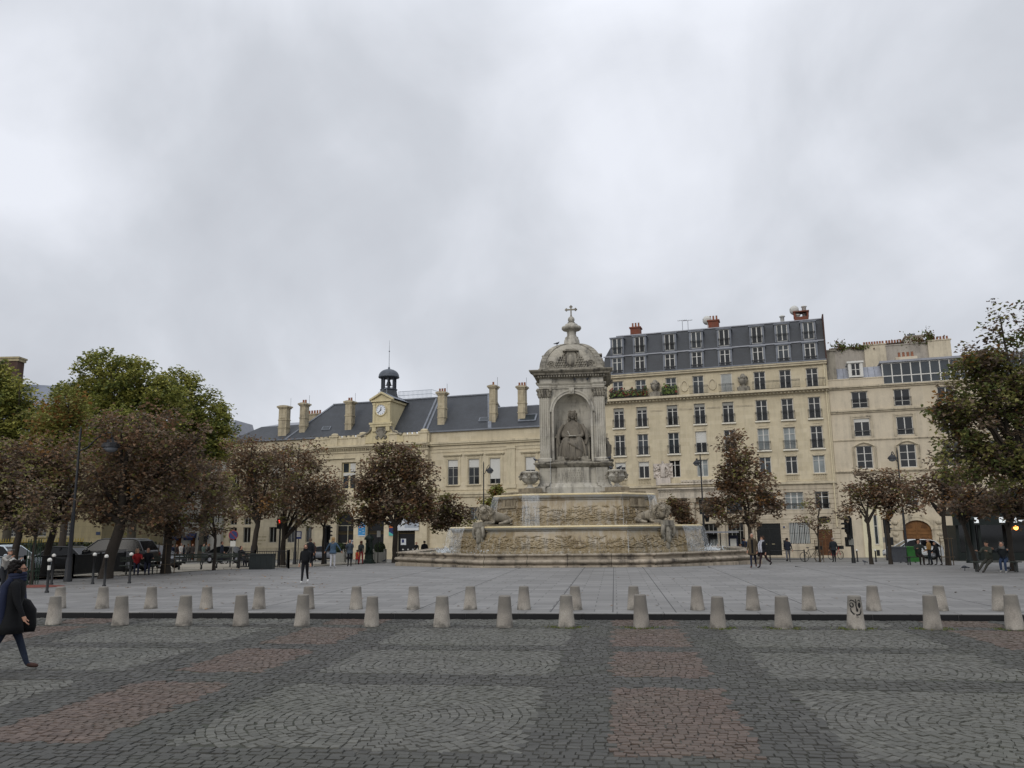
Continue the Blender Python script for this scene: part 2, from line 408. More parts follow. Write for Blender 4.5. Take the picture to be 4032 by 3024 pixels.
def loft(m,rings,n=20,mi=0,rip=0,fr=7,ph=0,capt=True,sm=True):
    v=[]
    for k,(cx,cy,z,rx,ry) in enumerate(rings):
        for i in range(n):
            a=2*math.pi*i/n; q=1+rip*math.sin(fr*a+ph+k*.5)*(1 if 0<k else .5)
            v.append((cx+rx*q*math.cos(a),cy+ry*q*math.sin(a),z))
    f=[(j*n+i,j*n+(i+1)%n,(j+1)*n+(i+1)%n,(j+1)*n+i) for j in range(len(rings)-1) for i in range(n)]
    if capt: f+= [tuple(range(n-1,-1,-1)),tuple(range((len(rings)-1)*n,len(rings)*n))]
    m.add(v,f,mi,sm)
FO=Vector((-2.7,58.0,0)); FF=Frame(FO,0)
def fz(py,yo): return FF.z(2253,py,yo)
def octo(h,f=None):
    f=h*.4142 if f is None else f
    return [(-f,-h),(f,-h),(h,-f),(h,f),(f,h),(-f,h),(-h,f),(-h,-f)]
S_tower=stone('tower_stone','#bbb6aa',blocks=(1.3,.62),dirt=.85,dirtcol=(.10,.092,.082),patch=.14,joint=.74)
S_dark=stone('weathered_cornice_stone','#8f897c',dirt=.95,dirtcol=(.055,.05,.045),patch=.25,streak=1.6)
S_domestone=stone('dome_stone','#a39d90',blocks=(.9,.5),dirt=.95,dirtcol=(.09,.085,.075),patch=.2,joint=.6)
S_statue=stone('statue_stone','#777064',dirt=.85,dirtcol=(.06,.055,.048),patch=.2,streak=1.6)
S_lion=stone('lion_stone','#9c9382',dirt=.9,dirtcol=(.07,.06,.05),patch=.2,streak=1.6,bump=.4)
S_basin=stone('basin_stone','#a59a89',dirt=.92,dirtcol=(.05,.042,.038),patch=.22,streak=.8,bump=.3)
# wet tiers: ochre stone with algae and lime, running water over it
def wet_stone(name,z0,z1):
    m,t=newmat(name,.35,spec=.5); v=t.coord(); vs=t.coord((2.2,2.2,.25))
    a=t.noise(v,.5,6,.65); col=t.ramp(a,[(.28,(.15,.105,.05)),(.5,(.27,.205,.11)),(.72,(.37,.30,.19))])
    st=t.noise(vs,1.6,6,.65); col=t.mix(t.ramp(st,[(.48,0),(.64,.55)]),col,(.37,.345,.30)); col=t.mix(t.ramp(st,[(.3,.7),(.42,0)]),col,(.12,.085,.05))
    tc=t.new('ShaderNodeTexCoord'); sp=t.new('ShaderNodeSeparateXYZ'); t.link(tc.outputs['Object'],sp.inputs[0])
    zf=t.math('DIVIDE',t.math('SUBTRACT',sp.outputs[2],z0),z1-z0)
    wob=t.math('ADD',zf,t.math('MULTIPLY',t.math('SUBTRACT',a,.5),.7))
    col=t.mix(t.ramp(wob,[(.74,0),(.92,.8)]),col,(.25,.26,.255))  # sky reflection in the water film, painted grey towards the rim
    sp2=t.noise(v,5,5,.7); low=t.ramp(wob,[(.1,1),(.62,0)])
    col=t.mix(t.math('MULTIPLY',t.ramp(sp2,[(.56,0),(.66,.75)]),low),col,(.52,.49,.43)); col=t.mix(t.math('MULTIPLY',t.ramp(sp2,[(.33,.8),(.43,0)]),low),col,(.09,.07,.04))
    t.link(col,t.b.inputs['Base Color']); h=t.math('MULTIPLY',t.noise(v,3.2,5,.65),low); t.bump(h,.9,.25)
    return m
mw,t=newmat('falling_water',.18,spec=.5); vs=t.coord((3,3,.3)); v=t.coord()
st=t.noise(vs,2.2,6,.7); t.b.inputs['Base Color'].default_value=(.66,.70,.73,1)
t.link(t.ramp(st,[(.3,.03),(.52,.2),(.72,.55)]),t.b.inputs['Alpha']); t.bump(st,.6,.05)
mws,t=newmat('basin_water',.06,spec=.5); t.b.inputs['Base Color'].default_value=(.10,.115,.10,1); t.bump(t.noise(t.coord(),7,3),.25,.03)
mfoam,t=newmat('splash_foam',.4); t.b.inputs['Base Color'].default_value=(.75,.79,.82,1); t.link(t.ramp(t.noise(t.coord(),9,4),[(.4,.1),(.62,.9)]),t.b.inputs['Alpha'])
fountain=thing('fountain','monumental grey stone fountain with stepped octagonal basins and domed tower in the plaza centre','fountain',FO)
zr=fz(2178,-12.0); 
m=MB(); pl=octo(11.55)
prof=[(.34,-.7),(.34,.16),(.32,.2),(.18,.21),(.16,.25),(.26,.30),(.36,.36),(.40,.43),(.38,.5),(.28,.555),(.16,.58),(.10,.62),(.09,.70),(.12,.75),(.22,.77),(.27,.80),(.29,.85),(.27,.90),(.18,zr-.01),(.05,zr),(-.45,zr),(-.6,zr-.04),(-.62,zr-.3)]
prof=[(o,z*(zr/.95) if 0<z<.92 else z) for o,z in prof]
m.sweep(pl,prof,sm=False)
lower=m.build('lower_basin',S_basin,fountain)
m=MB(); m.cap(octo(11.0),zr-.16); struct(m.build('basin_water',mws,None,FO))
# vertical block joints of the basin wall
m=MB(); r=random.Random(9)
for k in range(8):
    a=Vector(pl[k]); b=Vector(pl[(k+1)%8]); e=(b-a); L_=e.length; e.normalize(); nrm=Vector((e.y,-e.x))
    for q in (.0,.26,.5,.76):
        c=a+e*(L_*q); m.add([(c.x+nrm.x*(o+.004)-e.x*.014*sg,c.y+nrm.y*(o+.004)-e.y*.014*sg,z) for sg in (-1,1) for (o,z) in prof[1:19]],[(i,i+1,18+i+1,18+i) for i in range(17)])
m.build('block_joint',plain('dark_joint','#3a342e',.9),lower)
# middle and upper tiers
def tier(name,h,f,zb,zt,mat,lean=.35):
    pl=octo(h,f); H=zt-zb
    m=MB(); m.sweep(pl,[(.10,zb-.6),(.10,zb+.12*H),(.0,zb+.14*H),(.0,zb+.2*H),(-.08,zb+.22*H),(-.06,zb+.3*H),(-.18,zb+.55*H),(-.3,zb+.8*H),(-.32,zb+.815*H),(-.24,zb+.82*H),(-.24,zb+.86*H),(-.14,zb+.87*H),(-.10,zb+.9*H),(-.08,zb+.955*H),(-.13,zb+.985*H),(-.22,zt),(-.9,zt),(-1.0,zt-.25)])
    return m.build(name,mat,fountain)
Z2=fz(2069,-8.3); Z3=fz(1942,-5.2); ZT=Z3-.08
tier('middle_basin',8.55,None,zr-.2,Z2,wet_stone('wet_middle_tier',zr-.2,Z2))
tier('upper_basin',5.55,3.3,Z2-.2,Z3,wet_stone('wet_upper_tier',Z2-.2,Z3))
m=MB(); m.cap(octo(7.8),Z2-.05); struct(m.build('basin_water',mws,None,FO)); m=MB(); m.cap(octo(4.7,2.9),Z3-.05); struct(m.build('basin_water',mws,None,FO))
# pale wet rim bands
mrim=plain('wet_rim_stone','#c9b88f',.25,spec=.5,var=.1,scale=2)
m=MB(); m.sweep(octo(8.55),[(-.072,Z2-.105),(-.072,Z2-.05),(-.12,Z2-.012),(-.21,Z2+.006),(-.6,Z2+.006)]); m.build('rim',mrim,fountain)
m=MB(); m.sweep(octo(5.55,3.3),[(-.072,Z3-.115),(-.072,Z3-.05),(-.12,Z3-.012),(-.21,Z3+.006),(-.6,Z3+.006)]); m.build('rim',mrim,fountain)
# carved stone waves and icicles on the tier walls
def waves(h,f,zb,zt,mat,n_,seed,par):
    r=random.Random(seed); m=MB(); pl=octo(h,f); H=zt-zb
    for k in (7,0,1,6,2):
        a,b=Vector(pl[k]),Vector(pl[(k+1)%8]); e=b-a; L_=e.length; e.normalize(); nr=Vector((e.y,-e.x))
        for _ in range(int(n_*L_)):
            x=r.uniform(.1,L_-.1); t_=min(.62,abs(r.gauss(.3,.16))+.05); z=zb+t_*H; o=(-.06-.24*max(0,t_-.3)/.5); l_=r.uniform(.1,.3); ph=r.uniform(0,6)
            P=[]
            for q in range(4):
                c=a+e*(x+l_*(q-1.5))+nr*(o+.02); P.append((c.x,c.y,z+.06*math.sin(ph+q*1.7)))
            m.tube(P,[.02,.05,.045,.015],5)
        for _ in range(int(n_*L_*.35)):
            x=r.uniform(.1,L_-.1); z=zb+r.uniform(.3,.6)*H; c=a+e*x; dz=r.uniform(.15,.35)
            m.tube([(c.x+nr.x*o_,c.y+nr.y*o_,z-dz*q) for q,o_ in ((0,-.2),(.5,-.1),(1,-.05))],[.04,.045,.012],5)
    m.build('carved_waves',mat,par)
MW2,MW3=bpy.data.materials['wet_middle_tier'],bpy.data.materials['wet_upper_tier']
waves(8.55,None,zr-.2,Z2,MW2,16,3,fountain); waves(5.55,3.3,Z2-.2,Z3,MW3,18,4,fountain)
# water curtains falling clear of the tiers (thin sheets with folds)
def curtain(pts,zt,zb,out,seed):
    r=random.Random(seed); m=MB(); n=14; k=9; v=[]
    a=Vector(pts[0]); b=Vector(pts[1]); e=(b-a); nr=Vector((e.y,-e.x)).normalized()
    for j in range(k):
        tt=j/(k-1); z=zt+(zb-zt)*tt; o=out*math.sqrt(tt)
        for i in range(n):
            s_=i/(n-1); w=.03*math.sin(i*2.3+seed)+r.uniform(-.012,.012)
            c=a+e*(s_)+nr*(o+w*(.3+tt)); v.append((c.x,c.y,z))
    m.add(v,[(j*n+i,j*n+i+1,(j+1)*n+i+1,(j+1)*n+i) for j in range(k-1) for i in range(n-1)],0,True); return m
q2=octo(8.47); q3=octo(5.47,3.25)
for nm,(a,b,zt,zb,o) in {'a':(q2[7],(q2[7][0]*.72+q2[0][0]*.28,q2[7][1]*.72+q2[0][1]*.28),Z2-.03,zr-.12,.5),'a2':(q2[6],q2[7],Z2-.03,zr-.12,.5),
        'b':((q2[2][0]*.7+q2[1][0]*.3,q2[2][1]*.7+q2[1][1]*.3),q2[2],Z2-.03,zr-.12,.5),'b2':(q2[2],q2[3],Z2-.03,zr-.12,.5),
        'c':(q3[0],(q3[0][0]+1.15,q3[0][1]),Z3-.03,Z2-.02,.3),'d':(q3[6],q3[7],Z3-.03,Z2-.02,.5),'e':(q3[2],q3[3],Z3-.03,Z2-.02,.5),'f':((q3[7][0],q3[7][1]),(q3[7][0]+.55,q3[7][1]-.55),Z3-.03,Z2-.02,.42),'g':((q3[2][0]-.55,q3[2][1]-.55),(q3[2][0],q3[2][1]),Z3-.03,Z2-.02,.3)}.items():
    struct(curtain((a,b),zt,zb,o,len(nm)+ord(nm[0])).build('water_curtain',mw,None,FO))
m=MB(); r=random.Random(4)
for (cx,cy,sx,sy,n_) in ((-8.7,-3.6,.8,1.5,420),(8.9,-3.4,.8,1.5,420),(-5.6,-6.7,1.8,1.6,60)):
    for _ in range(n_):
        x,y=cx+r.gauss(0,sx*.5),cy+r.gauss(0,sy*.5); s_=r.uniform(.01,.035); m.sphere((x,y,zr-.12+abs(r.gauss(0,.15))),(s_,s_,s_*1.4),5,4)
tag(m.build('water_splash',mfoam,None,FO),'white foaming splash where the water curtains hit the lower basin','splash',kind='stuff')
# thin jets from the tower foot
m=MB()
for x,y0,y1,zt,zb in ((-1.55,-2.75,-3.0,Z3+2.6,Z3),(3.3,-4.9,-5.9,Z3,Z2),(3.5,-8.0,-8.9,Z2,zr-.1)):
    m.tube([(x,y0+(y1-y0)*k/6,zt+(zb-zt)*(k/6)**1.6) for k in range(7)],.018,5)
struct(m.build('water_jet',mw,None,FO))
# ---- tower
def yrow(py,yo=-2.3): return fz(py,yo)
TH=2.2                                         # half width of the shaft
zP0,zP1,zP2,zP3,zP4=ZT-.3,yrow(1916),yrow(1901),yrow(1839),yrow(1822)
zS0,zS1,zA,zF,zC=yrow(1807),yrow(1563),yrow(1527),yrow(1507),yrow(1458)
def cross_plan(h,p,w):     # square with corner pilaster projections p deep and w wide
    return [(-h-p,-h-p),(-h-p+w,-h-p),(-h-p+w,-h),(h+p-w,-h),(h+p-w,-h-p),(h+p,-h-p),(h+p,-h-p+w),(h,-h-p+w),(h,h+p-w),(h+p,h+p-w),(h+p,h+p),(h+p-w,h+p),(h+p-w,h),(-h-p+w,h),(-h-p+w,h+p),(-h-p,h+p),(-h-p,h+p-w),(-h,h+p-w),(-h,-h-p+w),(-h-p,-h-p+w)]
def stack(m,plan_f,levels,capz=True,mi=0):
    for a,b in zip(levels[:-1],levels[1:]):
        pa,pb=plan_f(a[0]),plan_f(b[0]); n=len(pa)
        m.add([(p[0],p[1],a[1]) for p in pa]+[(p[0],p[1],b[1]) for p in pb],[(i,(i+1)%n,n+(i+1)%n,n+i) for i in range(n)],mi)
    if capz: m.cap(plan_f(levels[-1][0]),levels[-1][1],mi)
PW=.78
pf=lambda h:cross_plan(h-.16,.16,PW)
m=MB(); stack(m,pf,[(2.72,zP0),(2.72,zP1-.06),(2.66,zP1),(2.5,zP1+.05),(2.42,zP2-.03),(2.38,zP2)],0); stack(m,pf,[(2.36,zP2),(2.36,zP3-.04)],0)
for sx,sy in ((0,-1),(1,0),(0,1),(-1,0)):     # bulging middle pedestal on each side
    ang=math.atan2(sy,sx)
    m.M=Matrix.Rotation(ang+math.pi/2,4,'Z'); w=1.05
    bow=lambda o,ww: [(-ww,-2.2)]+[(-ww+2*ww*k/8,-2.42-o-.1*math.sin(math.pi*k/8)) for k in range(9)]+[(ww,-2.2)]
    stack(m,lambda h:bow(h-.0,w+h),[(.32,zP0),(.32,zP1-.05),(.24,zP1),(.1,zP2)],0); stack(m,lambda h:bow(h,w+h),[(.05,zP2),(.05,zP3-.04)],0)
    m.M=None
ped=m.build('pedestal',S_tower,fountain)
m=MB(); stack(m,pf,[(2.36,zP3-.04),(2.42,zP3),(2.56,zP3+.05),(2.74,zP4-.08),(2.74,zP4),(2.5,zP4+.06),(2.42,zP4+.1)])
for ang in (0,90,180,270):
    m.M=Matrix.Rotation(R_(ang),4,'Z'); stack(m,lambda h:bow(h,w+h),[(.06,zP3-.04),(.3,zP4-.08),(.3,zP4),(.1,zP4+.08),(.02,zP4+.1),(.02,zP4+.42),(-.05,zP4+.45)]); m.M=None
m.build('pedestal_cornice',S_dark,fountain)
# inscription, worn carved lettering
m=MB(); r=random.Random(2)
for i,(n_,w_) in enumerate(((5,.45),(9,.62),(8,.75),(9,.7),(7,.6))):
    for k in range(n_):
        x=-w_+2*w_*(k+.5)/n_; z=zP3-.25-i*.17; m.box(x-.03,x+.03,-2.585,-2.56,z-.05,z+.05); 
m.build('carved_inscription',plain('worn_letter_stone','#8d887c',.9),fountain)
# shaft with niches: four walls with arched openings, each niche a half-round recess
nw=FF.s(2322,1700,-2.3)-FF.s(2176,1700,-2.3); nw=nw/2; zN0=zP4+.1; zSp=yrow(1619); 
def niche_wall(m):
    H=TH-.12; N_=14
    arc=[(nw*math.cos(math.pi*(1-k/N_)),zSp+nw*math.sin(math.pi*(1-k/N_))) for k in range(N_+1)]
    y=-H
    m.add([(-H,y,zN0),(-nw,y,zN0),(-nw,y,zSp),(-H,y,zSp)],[(0,1,2,3)]); m.add([(nw,y,zN0),(H,y,zN0),(H,y,zSp),(nw,y,zSp)],[(0,1,2,3)])
    top=[(-H+2*H*k/N_,zA) for k in range(N_+1)]; side=[(-H,zSp)]+[None]
    v=[(x,y,z) for x,z in arc]+[(x,y,z) for x,z in top]
    m.add(v,[(k,k+1,N_+1+k+1,N_+1+k) for k in range(N_)])
    m.add([(-H,y,zSp),(-nw,y,zSp),(-H,y,zA)],[(0,1,2)]); m.add([(nw,y,zSp),(H,y,zSp),(H,y,zA)],[(0,1,2)])
    # recess: half cylinder and quarter dome
    K=12; v=[]; 
    for z in (zN0,zSp):
        for k in range(K+1):
            a=math.pi*(1-k/K); v.append((nw*math.cos(a),y+nw*.86*math.sin(a),z))
    m.add(v,[(k,K+1+k,K+1+k+1,k+1) for k in range(K)],0,True)
    v=[]
    for j in range(7):
        b=math.pi/2*j/6
        for k in range(K+1):
            a=math.pi*(1-k/K); v.append((nw*math.cos(a),y+nw*.86*math.sin(a)*math.cos(b),zSp+nw*math.sin(a)*math.sin(b)))
    m.add(v,[(j*(K+1)+k,(j+1)*(K+1)+k,(j+1)*(K+1)+k+1,j*(K+1)+k+1) for j in range(6) for k in range(K)],0,True)
    m.add([(-nw*1.0,y,zN0)]+[(nw*math.cos(math.pi*(1-k/K)),y+nw*.86*math.sin(math.pi*(1-k/K)),zN0+.002) for k in range(K+1)],[tuple(range(K+2))])
m=MB()
for a in (0,90,180,270):
    m.M=Matrix.Rotation(R_(a),4,'Z'); niche_wall(m); m.M=None
m.build('shaft',S_tower,fountain)
# archivolts with keystones, one per side
for a in (0,90,180,270):
    m=MB(); m.M=Matrix.Rotation(R_(a),4,'Z'); N_=18
    for r0,r1,y0 in ((nw+.0,nw+.16,-TH-.02),(nw+.16,nw+.27,-TH-.08)):
        v=[]
        for k in range(N_+1):
            t_=math.pi*k/N_
            for rr,yy in ((r0,-TH+.14),(r0,y0),(r1,y0),(r1,-TH+.14)): v.append((rr*math.cos(t_),yy,zSp+rr*math.sin(t_)))
        m.add(v,[(4*k+q,4*k+4+q,4*k+4+(q+1)%4,4*k+(q+1)%4) for k in range(N_) for q in range(3)])
    for sx in (-1,1): m.box(min(sx*nw,sx*(nw+.14)),max(sx*nw,sx*(nw+.14)),-TH-.02,-TH+.14,zN0,zSp)
    m.prism([(-.15,zSp+nw-.05),(.15,zSp+nw-.05),(.2,zA+.02),(-.2,zA+.02)],-TH-.2,-TH+.1); m.sphere((0,-TH-.2,zSp+nw+.15),(.12,.1,.16),8,6)
    m.build('niche_arch',S_tower,fountain)
# fluted corner pilasters with leafy capitals
for sx,sy in ((-1,-1),(1,-1),(1,1),(-1,1)):
    m=MB(); c=(sx*(TH-.26),sy*(TH-.26)); hw=.36; fl=[]
    def side(p0,p1,n_):
        e=(Vector(p1)-Vector(p0)); nr=Vector((e.y,-e.x)).normalized(); out=[]
        for k in range(n_):
            for s_,d in ((.06,0),(.22,0),(.28,-.045),(.5,-.06),(.72,-.045),(.78,0)): 
                q=Vector(p0)+e*((k+s_)/n_)+nr*d; out.append((q.x,q.y))
        return out
    cs=[(c[0]-hw,c[1]-hw),(c[0]+hw,c[1]-hw),(c[0]+hw,c[1]+hw),(c[0]-hw,c[1]+hw)]
    for k in range(4): fl+= [cs[k]]+side(cs[k],cs[(k+1)%4],5)
    n_=len(fl); m.add([(p[0],p[1],zS0+.1) for p in fl]+[(p[0],p[1],zS1) for p in fl],[(i,(i+1)%n_,n_+(i+1)%n_,n_+i) for i in range(n_)])
    sq=lambda h:[(c[0]-h,c[1]-h),(c[0]+h,c[1]-h),(c[0]+h,c[1]+h),(c[0]-h,c[1]+h)]
    stack(m,sq,[(.52,zP4+.1),(.52,zP4+.18),(.48,zP4+.2),(.5,zP4+.26),(.46,zP4+.33),(.4,zS0),(.42,zS0+.05),(.37,zS0+.11)])
    pil=m.build('pilaster',S_tower,fountain)
    m=MB(); Hc=zA-zS1; r=random.Random(int(sx*3+sy))
    stack(m,sq,[(.36,zS1),(.40,zS1+Hc*.1),(.37,zS1+Hc*.12),(.40,zS1+Hc*.7),(.46,zS1+Hc*.86)],0)
    for lev,(zz_,hh,n2) in enumerate(((.12,.34,4),(.4,.34,4))):
        for k in range(4):
            p0,p1=sq(.38)[k],sq(.38)[(k+1)%4]; e=Vector(p1)-Vector(p0); nr=Vector((e.y,-e.x)).normalized()
            for q in range(n2):
                b=Vector(p0)+e*((q+.5-.25*(lev%2))/n2); z=zS1+Hc*zz_
                m.tube([(b.x,b.y,z),(b.x+nr.x*.05,b.y+nr.y*.05,z+Hc*hh*.6),(b.x+nr.x*.13,b.y+nr.y*.13,z+Hc*hh),(b.x+nr.x*.15,b.y+nr.y*.15,z+Hc*hh*.8)],[.09,.085,.06,.03],6)
    for k in range(4):
        p=sq(.46)[k]; m.sphere((p[0],p[1],zS1+Hc*.78),.12,8,6)
    stack(m,sq,[(.44,zS1+Hc*.88),(.5,zS1+Hc*.9),(.5,zA)]); m.build('capital',S_dark,pil)
# entablature
pf2=lambda h:cross_plan(h-.14,.14,PW+.1)
m=MB(); stack(m,pf2,[(2.3,zA),(2.3,zA+.1),(2.34,zA+.11),(2.34,zA+.2),(2.44,zF-.05),(2.46,zF)]); stack(m,pf2,[(2.26,zF),(2.26,zF+.34)]); m.build('frieze',S_tower,fountain)
m=MB(); zc0=zF+.34; stack(m,pf2,[(2.3,zc0),(2.36,zc0+.06),(2.36,zc0+.2),(2.7,zc0+.24),(2.74,zc0+.36),(2.86,zc0+.42),(2.95,zC-.06),(2.95,zC),(2.4,zC+.09)])
for a in range(4):
    m.M=Matrix.Rotation(R_(90*a),4,'Z')
    for k in range(26): x=-2.4+4.8*(k+.5)/26; m.box(x-.055,x+.055,-2.58,-2.3,zc0+.07,zc0+.19)
    m.M=None
m.build('cornice',S_dark,fountain)
# dome on a square plan with ribs along its hips
RD=(FF.s(2366,1450,-2.2)-FF.s(2122,1450,-2.2))/2; zD=zC+.08; hD=fz(1345,-1.0)-zD
m=MB(); N_=12; sqd=lambda h:[(-h,-h),(h,-h),(h,h),(-h,h)]
cv=lambda k:(RD*math.cos(math.pi/2*k/N_),zD+hD*math.sin(math.pi/2*k/N_))
for k in range(N_):
    (ra,za),(rb_,zb)=cv(k),cv(k+1); pa,pb=sqd(ra),sqd(max(rb_,.05))
    m.add([(q[0],q[1],za) for q in pa]+[(q[0],q[1],zb) for q in pb],[(i,(i+1)%4,4+(i+1)%4,4+i) for i in range(4)],0,False)
stack(m,sqd,[(RD+.12,zD-.1),(RD+.12,zD+.1),(RD+.0,zD+.16)],True)
dome=m.build('dome',S_domestone,fountain)
for a in (0,90,180,270):
    m=MB(); m.M=Matrix.Rotation(R_(a),4,'Z')
    for k in range(N_):      # rib blocks: wide flat band beside each hip
        for sx in (-1,1):
            (ra,za),(rb_,zb)=cv(k+.04),cv(min(k+.96,N_)); o=.06; wd=.34
            va=[(sx*ra,-ra-o,za+.02),(sx*max(ra-wd,0),-ra-o,za+.02),(sx*max(rb_-wd,0),-rb_-o,zb+.02),(sx*rb_,-rb_-o,zb+.02)]
            vb=[(x,y+.2,z-.03) for x,y,z in va]; m.add(va+vb,[(0,1,2,3) if sx>0 else (3,2,1,0),(0,4,5,1),(1,5,6,2),(2,6,7,3),(3,7,4,0)])
    m.build('dome_rib',S_domestone,dome)
    m=MB(); m.M=Matrix.Rotation(R_(a),4,'Z'); fy=lambda z:-RD*math.sqrt(max(0,1-((z-zD)/hD)**2))
    y=fy(zD+1.0)-.02
    m.prism([(-.36,zD+1.15),(.36,zD+1.15),(.42,zD+.6),(.25,zD+.3),(0,zD+.15),(-.25,zD+.3),(-.42,zD+.6)],-RD-.05,y+.6)
    m.sphere((0,-RD-.04,zD+.66),(.3,.14,.42),12,8)
    y=fy(zD+1.35)
    m.prism([(-.58,zD+1.38),(.58,zD+1.38),(.32,zD+1.52),(-.32,zD+1.52)],y-.42,y+.5); m.box(-.3,.3,y-.22,y+.4,zD+1.15,zD+1.38)
    for sx in (-1,1):
        for q in range(6): m.sphere((sx*(.4+.16*math.sin(q*.6)),fy(zD+1.3-q*.12)-.06,zD+1.32-q*.12),.085,7,5)
        for row in range(5):
            for k in range(row+2):
                zq=zD+.94-row*.19; m.sphere((sx*(.68+(k-(row+1)/2)*.17),fy(zq)-.05,zq),(.07,.08,.095),7,5)
        m.tube([(sx*(1.4+.27*(1-k/26)*math.cos(k*.55)),fy(zD+.42)-.03,zD+.42+.27*(1-k/26)*math.sin(k*.55)) for k in range(24)],.055,6)
        m.tube([(sx*1.02,-RD-.03,zD+.1),(sx*1.16,-RD-.04,zD+.3),(sx*1.08,fy(zD+.6)-.05,zD+.6)],.06,6)
        m.tube([(sx*1.2,-RD-.02,zD+.16),(sx*1.75,-RD-.02,zD+.14)],.07,6)
    m.build('carved_arms',S_dark,dome)
# finial
zf=lambda py: fz(py,0)
z0=zD+hD-.02; 
m=MB(); pr=[(.6,z0-.5),(.6,z0),(.56,zf(1340)),(.50,zf(1336)),(.5,zf(1330)),(.38,zf(1326)),(.33,zf(1318)),(.36,zf(1306)),(.5,zf(1302)),(.66,zf(1300)),(.74,zf(1295)),(.72,zf(1288)),(.5,zf(1285)),(.46,zf(1278)),(.34,zf(1275)),(.22,zf(1272)),(.28,zf(1270))]
m.lathe(pr,n=20); rb=(zf(1246)-zf(1272))/2; m.sphere((0,0,zf(1272)+rb),rb,18,12); fin=m.build('finial',S_tower,fountain)
m=MB(); zb=zf(1246); zt=zf(1203); zx=zf(1219); w_=.1
m.box(-w_/2-.02,w_/2+.02,-.07,.07,zb-.03,zb+.08); m.box(-w_/2,w_/2,-.05,.05,zb+.08,zt-.1); m.box(-.34,-w_/2,-.048,.048,zx-w_/2,zx+w_/2); m.box(w_/2,.34,-.048,.048,zx-w_/2,zx+w_/2)
for (x,z) in ((-.34,zx),(.34,zx),(0,zt-.1)):
    for dx,dz in ((0,.07),(.07,0),(-.07,0),(0,-.07)): m.sphere((x+dx,0,z+dz),(.065,.05,.065),8,6)
m.build('cross',S_dark,fin)
# ---- piers on the upper tier corners, vases on them
S_ochre=stone('stained_pier_stone','#8f8470',dirt=.95,dirtcol=(.09,.07,.045),patch=.35,streak=1.3,bump=.4)
vz=FF.z(2253,1921,-3.0)
for i,(sx,sy) in enumerate(((-1,-1),(1,-1),(1,1),(-1,1))):
    m=MB(); m.M=Matrix.Rotation(math.atan2(sy,sx),4,'Z')
    for x0,x1,hw,za,zb in ((4.2,6.1,.72,Z2-.1,Z3-.9),(4.2,6.2,.8,Z3-.9,Z3-.78),(4.2,6.05,.7,Z3-.78,Z3-.02),(4.0,6.1,.78,Z3-.02,Z3+.14),(3.2,5.0,.66,Z3+.14,Z3+.2)): m.box(x0,x1,-hw,hw,za,zb)
    m.box(3.6,4.8,-.58,.58,Z3+.0,vz); m.M=None; m.build('corner_pier',S_ochre,fountain)
def vase(sx,sy,label):
    c=FO+Vector((sx*2.97,sy*2.97,0)); t_=thing('stone_vase',label,'vase',(c.x,c.y,vz),math.atan2(sy,sx),'carved vases at the foot of the fountain tower')
    m=MB(); m.lathe([(.36,0),(.36,.07),(.24,.1),(.17,.18),(.16,.26),(.2,.3)],n=16)
    n_=40; rings=[(.2,.3),(.36,.38),(.5,.52),(.56,.68)]; v=[]
    for r_,z in rings:
        for i in range(n_): a=2*math.pi*i/n_; q=r_*(1+(.07 if i%2 else -.02)*(r_>.25)); v.append((q*math.cos(a),q*math.sin(a),z))
    m.add(v,[(j*n_+i,j*n_+(i+1)%n_,(j+1)*n_+(i+1)%n_,(j+1)*n_+i) for j in range(3) for i in range(n_)],0,True)
    m.lathe([(.56,.68),(.6,.7),(.6,.76),(.52,.79),(.52,.98),(.58,1.02),(.62,1.1),(.60,1.16),(.5,1.18),(.45,1.1)],n=28,cap=False); m.lathe([(.0,1.08),(.46,1.08)],n=20,cap=False)
    m.build('bowl',S_tower,t_)
    for k in range(4):
        a=math.pi/4+k*math.pi/2; m=MB(); m.M=Matrix.Rotation(a,4,'Z')
        m.sphere((.6,0,.82),(.13,.14,.2),10,8); m.sphere((.74,0,.82),(.07,.045,.07),8,6); m.sphere((.66,0,.68),(.1,.09,.12),8,6)
        for s_ in (-1,1):
            m.sphere((.7,s_*.07,.88),.035,6,4); m.tube([(.58,s_*.1,.98),(.62,s_*.2,1.06),(.66,s_*.24,.94),(.62,s_*.2,.84)],[.05,.05,.04,.02],6)
        m.sphere((.56,0,1.02),(.12,.18,.1),8,6); m.M=None; m.build('mask',S_dark,t_)
    return t_
vase(-1,-1,'weathered stone vase with grinning masks left of the tower pedestal'); vase(1,-1,'weathered stone vase with grinning masks right of the tower pedestal')
